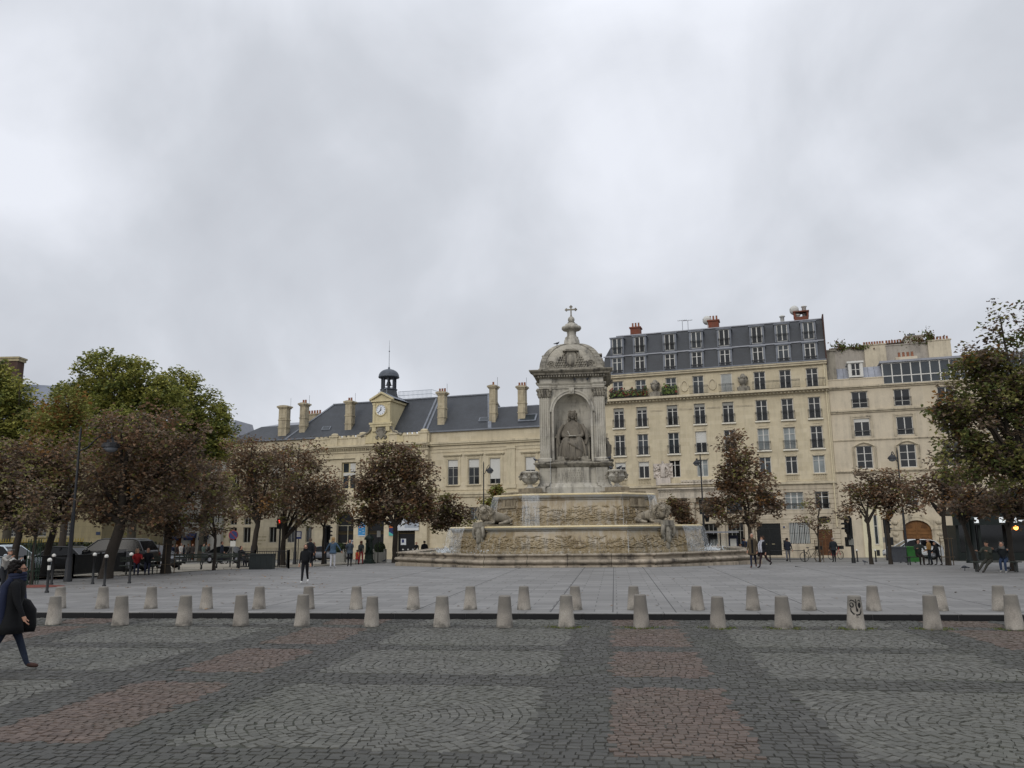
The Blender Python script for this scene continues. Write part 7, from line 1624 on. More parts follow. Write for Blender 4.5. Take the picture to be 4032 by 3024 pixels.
# saplings' guards
def guard(p,h,lab,mt,rr=.24,stakes=0):
    t_=thing('tree_guard',lab,'tree guard',p,YAW,'guards around the young trees'); m=MB()
    n=stakes or 10
    for k in range(n): a=2*math.pi*k/n+.3; m.tube([(rr*math.cos(a),rr*math.sin(a),-.05),(rr*.95*math.cos(a),rr*.95*math.sin(a),h)],.025 if stakes else .012,5)
    for z in (h*.3,h*.95): m.tube([(rr*math.cos(2*math.pi*k/12),rr*math.sin(2*math.pi*k/12),z) for k in range(13)],.014,4)
    m.build('guard_frame',mt,t_)
GG=plain('guard_green','#24382b',.6); WS=plain('wood_stake','#584c3d',.9)
guard(OG(122,2302),1.9,'green metal guard around the young tree at the left',GG,.26); guard(OG(652,2258)+Vector((.0,-.02,0)),1.6,'pale stakes around the thick straight trunk',WS,.42,4)
guard(at_col(3220,57),1.5,'wooden stakes around the sparse sapling',WS,.3,3); guard(OG(3735,2226)+Vector((.02,0,0)),1.5,'wooden stakes beside the tree right of the carriage door',WS,.34,3); guard(at_col(2952,56),2.9,'tall stakes at the tree right of the fountain',WS,.42,3)
p=OG(140,2310); m=MB(); m.lathe([(.75,.012),(.4,.05),(0,.06)],n=18,cap=False,sx=1.6); struct(m.build('red_gravel_patch',plain('red_gravel','#6b3a30',.9,var=.3,scale=12),None,p))
# ---------------------------------------------------------------- street furniture behind the fountain
p=at_col(1455,64); t_=thing('drinking_fountain','dark green ornate cast iron drinking fountain left of the second arch','drinking fountain',p,YAW)
GN=plain('dark_green_iron','#16241d',.5,var=.3); k=height(1455,2098,p)/2.7; m=MB()
m.lathe([(.62,-.1),(.62,.12),(.5,.16),(.48,.3),(.4,.36),(.36,.8),(.42,.85),(.44,.95)],n=8,sm=False); m.build('pedestal',GN,t_); m=MB()
for q in range(4):
    a=math.pi/4+q*math.pi/2; x,y=.27*math.cos(a),.27*math.sin(a); loft(m,[(x,y,.95,.13,.12),(x,y,1.3,.11,.1),(x,y,1.55,.09,.08),(x,y,1.75,.12,.1),(x,y,1.88,.05,.05)],10); m.sphere((x,y,1.96),.075,8,6); m.tube([(x,y,1.8),(x*1.15,y*1.15,2.0),(x*1.0,y*1.0,2.12)],.035,5)
m.lathe([(.2,.95),(.16,1.4),(.3,1.45)],n=10); m.build('figures',GN,t_); m=MB(); m.lathe([(.44,2.08),(.46,2.16),(.4,2.3),(.3,2.42),(.14,2.52),(.06,2.6),(.03,2.72)],n=16); m.build('dome',GN,t_); t_.scale=(k,k,k)
for (x,v,lab) in ((1497,70,'round clipped box shrub in a grey planter before the second arch'),(1338,70,'round clipped shrub in a planter behind the blonde woman')):
    p=at_col(x,v); t_=thing('planter',lab,'planter',p,YAW,'clipped shrubs in planters'); m=MB(); m.box(-.46,.46,-.46,.46,-.05,.85)
    for sx in (-1,1):
        for sy in (-1,1): m.box(sx*.46-.06,sx*.46+.06,sy*.46-.06,sy*.46+.06,-.05,1.0); m.sphere((sx*.46,sy*.46,1.05),.07,6,5)
    m.build('box',W_grey,t_); r=random.Random(x); m=MB(); m.sphere((0,0,1.2),.4,10,8,1)
    for _ in range(900):
        d=Vector((r.gauss(0,1),r.gauss(0,1),r.gauss(0,1))).normalized()*r.uniform(.38,.5); c=Vector((0,0,1.2))+d; q=Euler((r.uniform(0,6),r.uniform(0,6),0)).to_matrix(); u,w_=q@Vector((.05,0,0)),q@Vector((0,.04,0)); m.add([c-u,c-w_,c+u,c+w_],[(0,1,2,3)],r.randrange(3))
    m.build('shrub',[plain('box_leaf','#39502a',.6,var=.4,scale=10),HG[0],HG[1]],t_)
p=at_col(2850,67); t_=thing('bus_shelter','glass bus shelter with flat grey roof behind the fountain basin','bus shelter',p,YAW-R_(18)); zt=height(2850,2098,p); s0=-1.35
m=MB(); m.box(s0-.1,s0+2.5,-.7,.7,zt,zt+.12); m.build('roof',ZINC,t_); m=MB(); [m.box(x-.04,x+.04,.5,.58,-.1,zt) for x in (s0+.1,s0+1.0,s0+1.7,s0+2.35)]; m.build('shelter_posts',W_iron,t_)
m=MB(); m.box(s0+1.65,s0+2.4,.42,.5,.2,2.0); mp_=m.build('display_case',plain('case_navy','#20243a',.4),t_); m=MB(); m.box(s0+1.78,s0+2.28,.405,.419,.3,1.72); m.build('map_sheet',W_blind,mp_); m=MB(); m.box(s0-.05,s0+.75,.3,.4,zt-.5,zt-.12); m.build('display_screen',W_iron,t_); m=MB(); m.box(s0+.2,s0+1.6,.1,.45,.45,.5); m.build('seat',W_grey,t_)
m=MB(); m.box(s0+.12,s0+1.65,.53,.55,.1,zt-.1); gm,t=newmat('shelter_glass',.05); t.b.inputs['Base Color'].default_value=(.6,.65,.66,1); t.b.inputs['Alpha'].default_value=.18; m.build('glass_panel',gm,t_)
p=OG(3568,2216); 
for i,(dx,mt,lab,w) in enumerate(((-.52,plain('bin_grey','#4a4c50',.5),'dark grey refuse bin left of the green one',.95),(.42,plain('bin_green','#2f6a2c',.5),'bright green refuse bin behind the seated people',.9))):
    q=p+Vector((RV.x*dx,RV.y*dx,0)); t_=thing('refuse_bin',lab,'bin',q,YAW,'refuse bins'); m=MB(); m.prism([(-w/2+.04,0.06),(w/2-.04,.06),(w/2,.92),(-w/2,.92)],-.3,.3); m.build('body',mt,t_); m=MB(); m.prism([(-w/2-.02,.92),(w/2+.02,.92),(w/2-.02,1.02),(-w/2+.02,1.02)],-.34,.34); m.build('lid',mt,t_)
    for x in (-.3,.3): m=MB(); m.M=Matrix.Translation((x,.26,.08))@Matrix.Rotation(R_(90),4,'Y'); m.lathe([(.08,-.03),(.08,.03)],n=10); m.M=None; m.build('wheel',W_iron,t_)
# low bars and bicycles by the barred window
def bike(p,rz,lab,mt,grp=None):
    t_=thing('bicycle',lab,'bicycle',p,rz,grp)
    for x in (-.52,.52):
        m=MB(); m.tube([(x+.33*math.cos(q*.2618),0,.34+.33*math.sin(q*.2618)) for q in range(25)],.022,5,cap=False); w_=m.build('wheel',W_iron,t_); m=MB()
        for q in range(8): m.tube([(x,0,.34),(x+.32*math.cos(q*.785),0,.34+.32*math.sin(q*.785))],.005,3)
        m.build('spokes',W_grey,w_)
    m=MB(); A,B_,C_,D_,E_=(-.52,0,.34),(-.05,0,.3),(-.2,0,.82),(.38,0,.82),(.52,0,.34)
    for a,b in ((A,B_),(B_,C_),(C_,A),(B_,D_),(C_,D_),(D_,E_),(D_,(.36,0,1.0))): m.tube([a,b],.02,5)
    m.tube([(-.2,0,.82),(-.22,0,.95)],.015,5); m.build('frame',mt,t_); m=MB(); m.sphere((-.24,0,.97),(.14,.07,.035),8,5); m.build('saddle',W_iron,t_); m=MB(); m.tube([(.3,-.28,1.03),(.38,-.1,1.02),(.38,.1,1.02),(.3,.28,1.03)],.015,5); m.build('handlebar',W_iron,t_); m=MB(); m.box(.42,.75,-.18,.18,.82,1.08); m.build('basket',W_iron,t_)
bike(at_col(3187,58),YAW+R_(6),'dark bicycle parked beside the sparse sapling',W_iron); 
REDP=plain('red_paint','#9c2420',.4)
bike(at_col(3283,66),YAW+R_(25),'red rental bicycle parked in front of the oak door',REDP)
p=at_col(3050,60); iron_fence('street_barrier','thin low metal barrier bar along the pavement before the black door',[at_col(3025,62),at_col(3160,61)],.75,1.2,1.2)
# ---------------------------------------------------------------- dark pavilion at the right edge
p0=at_col(3762,58); t_=thing('cafe_pavilion','dark green cafe pavilion with lit lamp and illuminated sign strips at the right edge','kiosk',p0,YAW-R_(14)); KF=Frame(p0,YAW-R_(14)); DG=plain('pavilion_green','#0e1714',.5,var=.3); W_=9.5
zb=KF.z(3800,2068); zt=KF.z(3800,2030)
m=MB(); m.box(0,W_,2.2,2.3,-.3,zb); m.box(0,.12,0,2.3,-.3,zb); [m.box(x-.09,x+.09,-.06,.12,-.3,zb) for x in (.1,1.5,3.4,5.6,7.8)]; m.box(0,W_,-.0,.06,-.3,.55); m.build('frame',DG,t_)
m=MB(); m.box(-.3,W_,-.6,2.6,zt,zt+.15); m.box(-.25,W_,-.55,-.45,zb,zt); m.prism([(0,zt+.15),(W_,zt+.15),(W_-.6,zt+2.2),(.9,zt+1.6)],.2,2.4); m.build('awning_roof',DG,t_)
m=MB(); [m.box(x,x+.5,-.57,-.552,zb+.15,zt-.15) for x in (.9,2.7,3.3)]; m.build('sign_letters',glow('sign_light','#cfd3d4',.55),t_)
m=MB(); [m.box(x,x+.7,-.57,-.552,zb+.2,zb+.32) for x in (3.9,6.0)]; m.build('light_strip',bpy.data.materials['sign_light'],t_)
q=KF.px(3998,2078,.1); m=MB(); m.sphere((q[0],.0,q[1]),.16,10,8); m.build('lamp',glow('warm_lamp','#ff9a4a',5.0),t_); m=MB(); m.tube([(q[0],.0,q[1]+.15),(q[0],.3,zb)],.02,5); m.build('lamp_bracket',W_iron,t_)
m=MB(); m.box(0.1,W_,.5,.52,.55,zb); m.build('dark_glass_panel',GL[0],t_)
m=MB(); [m.box(x,x+.35,1.6,2.0,.7,1.7) for x in (1.0,2.2,4.0,5.0)]; m.build('interior_shelves',plain('dim_interior','#20201c',.8),t_)
for x in (3805,3828):
    p=at_col(x,50); t_=thing('advert_column','dark cylindrical column beside the pavilion, '+('the left one' if x<3820 else 'the right one'),'column',p,0,'dark columns by the pavilion'); m=MB(); m.lathe([(.2,-.1),(.2,.2),(.15,.25),(.15,2.5),(.19,2.55),(.19,2.7),(.05,2.85)],n=14); m.build('shaft',DG,t_)
# ---------------------------------------------------------------- cars
CARGL=glass('car_glass','#101214',.15,.2)
def car(p,rz,lab,paint,kind='sedan',L_=4.4,H=1.45,Wd=1.76):
    t_=thing('parked_car',lab,'car',p,rz,'cars in the streets around the square'); hw=Wd/2; sc=L_/4.4
    if kind=='suv': bot=[(-2.2,.42),(-2.2,.85),(-2.12,1.02),(-1.1,1.1),(.0,1.08),(.95,1.02),(1.9,.9),(2.18,.74),(2.2,.42)]; gh=[(-2.05,1.02),(-1.72,1.5),(-1.45,1.6),(.1,1.63),(.45,1.56),(1.15,1.02)]
    elif kind=='hatch': bot=[(-2.2,.38),(-2.18,.8),(-2.1,.95),(-1.1,1.0),(.0,.97),(.95,.92),(1.85,.78),(2.18,.62),(2.2,.38)]; gh=[(-2.05,.95),(-1.6,1.36),(-1.2,1.46),(.0,1.47),(.4,1.4),(1.3,.9)]
    else: bot=[(-2.2,.38),(-2.2,.82),(-2.1,.93),(-1.35,.97),(.0,.95),(.9,.9),(1.85,.76),(2.18,.6),(2.2,.38)]; gh=[(-1.55,.95),(-.95,1.36),(-.6,1.43),(.15,1.44),(.5,1.37),(1.2,.9)]
    bot=[(x*sc,z*H/1.45 if kind!='suv' else z*H/1.63) for x,z in bot]; gh=[(x*sc,z*H/1.45 if kind!='suv' else z*H/1.63) for x,z in gh]
    m=MB(); n=len(bot)
    def side(pts,w0,w1,zlo,zhi): # width narrowing with height
        return [[(x,s_*(w0+(w1-w0)*(z-zlo)/(zhi-zlo)),z) for x,z in pts] for s_ in (-1,1)]
    wx=(-1.32*sc,1.36*sc); wr=.33*H/1.45 if kind!='suv' else .36
    # body side with wheel arches cut in the lower outline
    zl=.24; low=[]
    for wxx in wx: low+= [(wxx+(wr+.07)*math.cos(math.pi-q*math.pi/8),wr+(wr+.07)*math.sin(q*math.pi/8)) for q in range(9)]
    low=[(bot[0][0]+.04,zl)]+[(x,max(zl,z)) for x,z in low]+[(bot[-1][0]-.04,zl)]
    out=low+bot[::-1]; N2=len(out); wz=lambda x,z:(hw-.02-.06*max(0,(z-.6)/.5)-.05*max(0,abs(x)/(2.2*sc)-.75)/.25*1.6-(.04 if z<.4 else 0))
    for s_ in (-1,1): 
        v=[(x,s_*wz(x,z),z) for x,z in out]; m.add(v,[tuple(range(N2)) if s_<0 else tuple(range(N2-1,-1,-1))])
    m.add([(x,-wz(x,z),z) for x,z in bot]+[(x,wz(x,z),z) for x,z in bot],[(i,i+1,n+i+1,n+i) for i in range(n-1)],0,True)
    g=len(gh); gw=lambda z:hw-.07-.2*(z-gh[0][1])/(gh[2][1]-gh[0][1])
    m.add([(x,-gw(z),z) for x,z in gh[1:-1]]+[(x,gw(z),z) for x,z in gh[1:-1]],[(i,i+1,g-2+i+1,g-2+i) for i in range(g-3)],0,True)   # roof skin
    for s_ in (-1,1):     # pillars
        for (a,b) in (((gh[0]),(gh[1])),(gh[-1],gh[-2])): m.tube([(a[0],s_*gw(a[1]),a[1]),(b[0],s_*gw(b[1]),b[1])],.035,5)
        xm=(gh[0][0]+gh[-1][0])/2-.05; m.box(xm-.04,xm+.04,min(s_*gw(1.2)*1.0,s_*gw(1.2)*.97),max(s_*gw(1.2)*1.0,s_*gw(1.2)*.97),gh[0][1],gh[2][1]-.02)
        m.tube([(x,s_*gw(z),z-.0) for x,z in gh[1:-1]],.03,5)
    body=m.build('body',paint,t_)
    m=MB(); k_=.985
    for s_ in (-1,1): m.add([(x,s_*gw(z)*k_,z) for x,z in gh],[tuple(range(g)) if s_>0 else tuple(range(g-1,-1,-1))])
    for (a,b) in ((gh[0],gh[1]),(gh[-2],gh[-1])): m.quad((a[0],-gw(a[1])*.97,a[1]),(a[0],gw(a[1])*.97,a[1]),(b[0],gw(b[1])*.97,b[1]),(b[0],-gw(b[1])*.97,b[1]))
    m.build('windows',CARGL,body)
    for wxx in wx:
        for s_ in (-1,1):
            m=MB(); m.M=Matrix.Translation((wxx,s_*(hw-.12),wr))@Matrix.Rotation(R_(90),4,'X'); m.lathe([(wr*.62,-.1),(wr*.95,-.1),(wr,-.06),(wr,.06),(wr*.95,.1),(wr*.62,.1)],n=18,cap=False); w_=m.build('wheel',plain('tyre','#161616',.9) if 'tyre' not in bpy.data.materials else bpy.data.materials['tyre'],t_)
            m=MB(); m.M=Matrix.Translation((wxx,s_*(hw-.12),wr))@Matrix.Rotation(R_(90),4,'X'); m.lathe([(0,-.03),(wr*.2,-.07),(wr*.62,-.05),(wr*.63,.0)],n=14,cap=False); m.lathe([(0,.03),(wr*.2,.07),(wr*.62,.05),(wr*.63,.0)],n=14,cap=False); m.build('rim',ZINC,w_)
    for s_ in (-1,1):
        m=MB(); m.sphere((2.1*sc,s_*(hw-.3),bot[-2][1]+.02),(.1,.2,.08),8,6); m.build('headlight',M_gl,t_); m=MB(); m.sphere((-2.15*sc,s_*(hw-.25),bot[1][1]-.02),(.07,.15,.1),8,6); m.build('tail_light',plain('tail_red','#5e1512',.3) if 'tail_red' not in bpy.data.materials else bpy.data.materials['tail_red'],t_)
        m=MB(); m.sphere((.85*sc,s_*(hw+.06),gh[-1][1]+.08),(.08,.1,.07),8,6); m.build('mirror',paint,t_)
    m=MB(); m.box(2.19*sc,2.215*sc,-.26,.26,.42,.53); m.box(-2.215*sc,-2.19*sc,-.26,.26,.5,.61); m.build('number_plate',W_blind,t_)
    m=MB(); m.box(-2.0*sc,2.0*sc,-hw+.3,hw-.3,.18,.5); m.build('underbody',W_iron,t_); return t_
def paintm(n,c): m,t=newmat(n,.3,spec=.6); t.b.inputs['Base Color'].default_value=(*srgb(c),1); t.b.inputs['Coat Weight'].default_value=.25; t.b.inputs['Coat Roughness'].default_value=.06; return m
PWH,PBK,PGY,PDG=paintm('white_car_paint','#c6cacd'),paintm('black_car_paint','#131417'),paintm('grey_car_paint','#62656b'),paintm('dark_grey_car_paint','#2a2d31')
car(at_col(28,43),YAW+R_(-8),'pale blue white estate car behind the fence at the left edge',paintm('ice_white_paint','#b9c4cb'),'suv',4.4,1.55)
car(at_col(262,46),YAW+R_(172),'dark saloon car parked behind the left lamp post',PBK,'sedan',4.4,1.42)
car(at_col(450,46.5),YAW+R_(176),'black people carrier behind the largest leaning tree',PBK,'suv',4.9,1.82,1.9)
car(at_col(603,52),YAW+R_(-12),'dark grey hatchback parked behind the seated couple',PDG,'hatch',4.0,1.42)
car(at_col(905,72),YAW+R_(-14),'black car driving past the white shop building',PBK,'sedan',4.4,1.45)
car(at_col(1295,82),YAW+R_(-17),'silver grey saloon in the street behind the blonde woman',PGY,'sedan',4.5,1.45)
car(at_col(3585,64),YAW+R_(170),'white hatchback behind the green refuse bin at right',PWH,'hatch',4.1,1.5)
# ---------------------------------------------------------------- pigeons
PGN=plain('pigeon_feather','#3c3f46',.7,var=.3,scale=30); PGB=plain('pigeon_beak','#6a5a50',.6)
def pigeon(p,rz,lab,s_=1,peck=False):
    t_=thing('pigeon',lab,'pigeon',p,rz,'pigeons'); b=skin([[(-.1,0,.14,.03),(-.04,0,.15,.06),(.04,0,.16,.065),(.09,0,.2 if not peck else .15,.04),(.12,0,.25 if not peck else .1,.03)],[(-.1,0,.14,.03),(-.2,0,.12,.022)],[(0.0,.02,.13,.02),(0.01,.02,.0,.008),(.04,.02,.0,.006)],[(0.0,-.02,.13,.02),(0.01,-.02,.0,.008),(.04,-.02,.0,.006)]],1)
    # legs join the belly
    m=MB(); mb_mesh(m,b); m.tube([(0,.02,.12),(.005,.02,.01),(.035,.02,.004)],.008,4); m.tube([(0,-.02,.12),(.005,-.02,.01),(.035,-.02,.004)],.008,4); m.build('body',PGN,t_)
    m=MB(); z=.25 if not peck else .09; m.tube([(.14,0,z),(.18,0,z-.01)],[.012,.004],5); m.build('beak',PGB,t_); t_.scale=(s_,)*3
pigeon(OG(3406,2222),2.4,'pigeon on the open plaza in front of the traffic light'); pigeon(OG(3800,2247),3.0,'pigeon pecking on the plaza left of the seated pair',1.1,True); pigeon(OG(3972,2252),.4,'pigeon on the plaza in front of the seated pair at the right edge',1.1,True)
pigeon(OG(1512,2217),1.0,'pigeon on the paving just left of the fountain basin',1.2)
o=FO
for (x,y,z,rz,lab) in ((-1.05,-.9,None,.4,'pigeon perched on the left of the fountain dome'),(.25,-2.42,zF+.0,1.6,'left one of two pigeons on the fountain frieze ledge'),(1.15,-2.42,zF+.0,1.2,'right one of two pigeons on the fountain frieze ledge'),(2.5,-2.72,zP4+.05,.4,'pigeon on the right corner of the pedestal cornice'),(3.2,-2.7,vz+1.16,.6,'pigeon standing on the rim of the right stone vase'),(2.6,-3.2,vz+1.1,2.2,'pigeon on the left lip of the right stone vase'),(-2.6,-2.6,zP4+.02,2.6,'pigeon on the left corner of the pedestal cornice')):
    if z is None: z=zD+hD*math.sqrt(1-(1.05/RD)**2)
    pigeon(Vector((o.x+x,o.y+y,z)),rz,lab,1.35)
# ---------------------------------------------------------------- people
SKN=plain('skin','#a9806a',.55,var=.08); EYE=plain('eye_dark','#1c1614',.3); LIP=plain('lip','#8a5448',.5)
_c={}
def cloth(c,var=.2):
    if c not in _c: _c[c]=plain('cloth_'+'abcdefghijklmnopqrstuvwxyz'[len(_c)%26]+'abcdefghijklmnopqrstuvwxyz'[len(_c)//26],c,.9,var=var,scale=7)
    return _c[c]
def seg_d(p,a,b):
    ab=b-a; t=max(0,min(1,(p-a).dot(ab)/max(ab.dot(ab),1e-9))); return (p-a-ab*t).length
def person(name_lab,base,face,H=1.75,legs=((0,0),(0,0)),arms=((3,8,8),(3,8,8)),top='#22252c',trousers='#1d2026',shoes='#1a1614',hair='short',hcol='#2c211b',coat=None,extra=None,bulk=1.0,lean=0,sit=None,headturn=0,group=None,sole=None,nod=0,collar=None):
    # stands facing local -y; legs: (hip angle forward, knee bend) in degrees; arms: (forward, outward, elbow bend)
    k=H/1.75; t_=thing('person',name_lab,'person',base,YAW+R_(face),group)
    V=Vector; la=R_(lean); pel=V((0,0,.94)); 
    def up(d,z): return pel+V((d,-math.sin(la)*z,math.cos(la)*z))
    sp1,ch,nk=up(0,.22),up(0,.42),up(0,.57); hd=nk+V((0,-math.sin(la*.5)*.13-.01-nod*.06,.125))
    B=[]; chains=[[(*pel,.13*bulk),(*sp1,.125*bulk),(*ch,.135*bulk),(*nk,.058),(*(nk+V((0,-.005,.06))),.052)]]
    feet=[]
    for s_,(hp,kn) in zip((-1,1),legs):
        hip=pel+V((s_*.085,0,-.04)); a=R_(hp); knee=hip+V((s_*.012,-math.sin(a),-math.cos(a)))*.43; b=a-R_(kn); ank=knee+V((0,-math.sin(b),-math.cos(b)))*.41
        fa=b*.35 if sit is None else 0; heel=ank+V((0,.03,-.05)); toe=ank+V((s_*.02,-.17*math.cos(fa*.9),-.06-.17*math.sin(-fa)*.9))
        chains.append([(*pel,.13*bulk),(*hip,.1*bulk),(*hip.lerp(knee,.45),.082*bulk),(*knee,.062),(*knee.lerp(ank,.35),.06),(*ank,.042)]); chains.append([(*ank,.042),(*toe.lerp(ank,.4),.042),(*toe,.03)])
        B+=[('t',hip,knee),('t',knee,ank+V((0,0,.03))),('s',ank+V((0,0,-.02)),toe)]; feet+= [toe.z-.03,heel.z-.0,ank.z-.09]
    for s_,(fw,out,el) in zip((-1,1),arms):
        sh=ch+V((s_*.175*max(1,bulk*.95),0,.045)); a,o=R_(fw)+la,R_(out); d=V((s_*math.sin(o),-math.sin(a)*math.cos(o),-math.cos(a)*math.cos(o))); elb=sh+d*.29
        a2=a+R_(el); d2=V((s_*math.sin(o)*(.7 if el<60 else -.55),-math.sin(a2)*math.cos(o),-math.cos(a2)*math.cos(o))).normalized(); wr=elb+d2*.25; hn=wr+d2*.085
        chains.append([(*ch,.135*bulk),(*sh,.075*bulk),(*sh.lerp(elb,.5),.058*bulk),(*elb,.048*bulk),(*wr,.033)]); chains.append([(*wr,.033),(*(wr+d2*.045),.034),(*hn,.03)])
        sd=d2.cross(V((0,-1,0))); sd=sd.normalized() if sd.length>.1 else V((1,0,0)); nrm=sd.cross(d2)
        for q,l in zip((-1.5,-.5,.5,1.5),(.062,.075,.07,.055)):
            r0=hn+sd*q*.017; c1=r0+d2*l*.55+nrm*.008; chains.append([(*hn,.03),(*r0,.0095),(*c1,.0088),(*(r0+d2*l+nrm*.028),.0072)])
        th0=wr+d2*.03+V((-s_*.0,-.028,0)); chains.append([(*(wr+d2*.045),.034),(*(th0+d2*.02),.011),(*(th0+d2*.055+V((0,-.02,0))),.009)])
        B+=[('a',sh,wr-d2*.01),('h',wr+d2*.02,hn+d2*.08)]
    B+=[('a',pel+V((0,0,.03)),ch),('a',ch,nk-V((0,0,.03))),('k',nk+V((0,0,.0)),nk+V((0,0,.1)))]
    me=skin(chains,1); idx=dict(t=1,s=2,a=0,h=3,k=3); m=MB(); mm=[]
    vs=[V(v.co) for v in me.vertices]
    for p in me.polygons: c=p.center; mm.append(idx[min(B,key=lambda b:seg_d(c,b[1],b[2])*(1.25 if b[0]=='k' else 1))[0]])
    z0=min(feet); z0=z0 if sit is None else pel.z-.11-sit
    m.add(vs,[tuple(p.vertices) for p in me.polygons],0,True); m.m=mm[:]; bpy.data.meshes.remove(me)
    # head with face
    HM=Matrix.Translation(hd)@Matrix.Rotation(R_(headturn),4,'Z')@Matrix.Rotation(-la*.4-R_(nod*14),4,'X'); m.M=HM
    m.sphere((0,.008,.012),(.075,.094,.108),16,12,3); m.sphere((0,-.028,-.055),(.056,.062,.06),12,8,3); m.sphere((0,-.094,-.012),(.014,.022,.026),8,6,3); m.sphere((0,-.088,.022),(.05,.014,.012),8,5,3)
    for s_ in (-1,1): m.sphere((s_*.03,-.082,.006),(.013,.01,.008),8,5,4); m.sphere((s_*.077,.01,-.004),(.01,.02,.03),8,6,3)
    m.sphere((0,-.086,-.05),(.024,.01,.007),8,5,5); m.M=None
    m.v=[(x*k,y*k,(z-z0)*k) for x,y,z in m.v]
    m.build('body',[cloth(top),cloth(trousers),cloth(shoes),SKN,EYE,LIP],t_)
    def part(name,mb,mat,par=t_):
        mb.v=[(x*k,y*k,(z-z0)*k) for x,y,z in mb.v]; return mb.build(name,mat,par)
    r=random.Random(int(base.x*100)); 
    if hair!='bald':
        m=MB(); m.M=HM; 
        if hair in('beanie','cap'):
            m.sphere((0,.012,.05),(.086,.105,.085),14,8); 
            if hair=='cap': m.prism([(-.06,.055),(.06,.055),(.05,.07),(-.05,.07)],-.19,-.07)
        else:
            m.sphere((0,.03,.04),(.085,.096,.092),14,10)
            n_=dict(short=26,curly=90,long=70,bob=60,thin=14).get(hair,30)
            for _ in range(n_):
                a=r.uniform(R_(-25),R_(205)); zz=r.uniform(-.05,.11) if hair in('short','thin') else r.uniform({'curly':-.06,'long':-.28,'bob':-.12}[hair],.12); d=.085+.012*r.random()+(.022 if hair=='curly' else 0); q=d*(1 if zz<.07 else .72)
                m.sphere((q*math.cos(a)*.95,.03+q*math.sin(a),zz+.01),(r.uniform(.018,.03)*(1.35 if hair=='curly' else 1),)*2+(r.uniform(.02,.04),),6,4)
            if hair=='curly':
                for _ in range(30): a=r.uniform(0,6.28); m.sphere((.07*math.cos(a),.02+.08*math.sin(a),.09+r.uniform(0,.035)),.03,6,4)
        m.M=None; part('hair' if hair not in('beanie','cap') else 'hat',m,cloth(hcol))
    if coat:       # (hem height above ground, colour, flare, open, collar)
        hem,cc,fl=coat[:3]; m=MB(); zc=lambda z: z+z0
        def cp(z): # spine at height z
            tt=max(0,(z-pel.z)); return V((0,-math.sin(la)*tt,0))
        rings=[]
        for z,rx,ry in ((hem/k+z0,.2+fl,.16+fl),(hem/k+z0+.12,.195+fl*.8,.155+fl*.7),(pel.z-.02,.178,.142),(pel.z+.14,.168,.132),(pel.z+.3,.182,.14),(pel.z+.44,.19,.132),(pel.z+.52,.13,.105),(pel.z+.585,.075,.078)):
            c=cp(z); rings.append((c.x,c.y+.004,z,rx*bulk,ry*bulk))
        if rings[0][2]>=rings[2][2]: rings=rings[2:]; rings[0]=(rings[0][0],rings[0][1],hem/k+z0,rings[0][3],rings[0][4])
        loft(m,rings,26,rip=.025,fr=6,ph=1); part('coat',m,cloth(cc))
    if extra: extra(part,dict(pel=pel,ch=ch,nk=nk,hd=hd,z0=z0,HM=HM,V=V))
    return t_
def scarf(c,long=.0,back=False):
    def f(part,J):
        m=MB(); nk=J['nk']; 
        for q in range(3): m.tube([(nk.x+.085*math.cos(a*.5236),nk.y+.09*math.sin(a*.5236),nk.z-.03+.035*q+.012*math.sin(a)) for a in range(13)],.032,6)
        s_=1 if back else -1
        if long:
            for dx in (-.07,.05):
                m.tube([(dx,nk.y+s_*.1,nk.z-.02),(dx*1.2,nk.y+s_*.19,nk.z-.2),(dx*1.15,nk.y+s_*.19,nk.z-.2-long*.5),(dx*1.3,nk.y+s_*.17,nk.z-.2-long)],[.04,.055,.06,.05],7)
        part('scarf',m,cloth(c))
    return f
def backpack(c):
    def f(part,J):
        m=MB(); ch=J['ch']; loft(m,[(0,ch.y+.2,ch.z-.3,.13,.07),(0,ch.y+.22,ch.z-.2,.16,.1),(0,ch.y+.21,ch.z,.15,.09),(0,ch.y+.19,ch.z+.1,.09,.05)],14)
        for s_ in (-1,1): m.tube([(s_*.1,ch.y+.16,ch.z+.1),(s_*.13,ch.y-.02,ch.z+.13),(s_*.13,ch.y-.16,ch.z),(s_*.12,ch.y+.12,ch.z-.22)],.02,5)
        part('backpack',m,cloth(c))
    return f
def both(*fs):
    def f(part,J): [g(part,J) for g in fs]
    return f
def glasses(part,J):
    m=MB(); m.M=J['HM']
    for s_ in (-1,1): m.tube([(s_*.033+.024*math.cos(q*.785),-.098,.006+.018*math.sin(q*.785)) for q in range(9)],.004,4); m.tube([(s_*.057,-.096,.008),(s_*.08,0,.01)],.004,4)
    m.tube([(-.01,-.1,.01),(.01,-.1,.01)],.004,4); m.M=None; part('glasses',m,EYE)
def bag(c,side=1,drop=.45):
    def f(part,J):
        m=MB(); p=J['pel']; x=side*.26; loft(m,[(x,p.y,p.z-drop+.15,.07,.13),(x,p.y,p.z-drop+.2,.085,.16),(x,p.y,p.z-drop+.4,.08,.15),(x,p.y,p.z-drop+.46,.04,.1)],12); m.tube([(x,p.y-.1,p.z-drop+.44),(x*.6,p.y-.03,p.z+.48),(x,p.y+.1,p.z-drop+.44)],.015,5); part('bag',m,cloth(c))
    return f
WL=((24,6),(-16,22)); WR=((-18,24),(22,5)); AW=((-16,8,14),(20,8,20)); AW2=((20,8,20),(-16,8,14))
def hgt(p,px,py): return height(px,py,p)
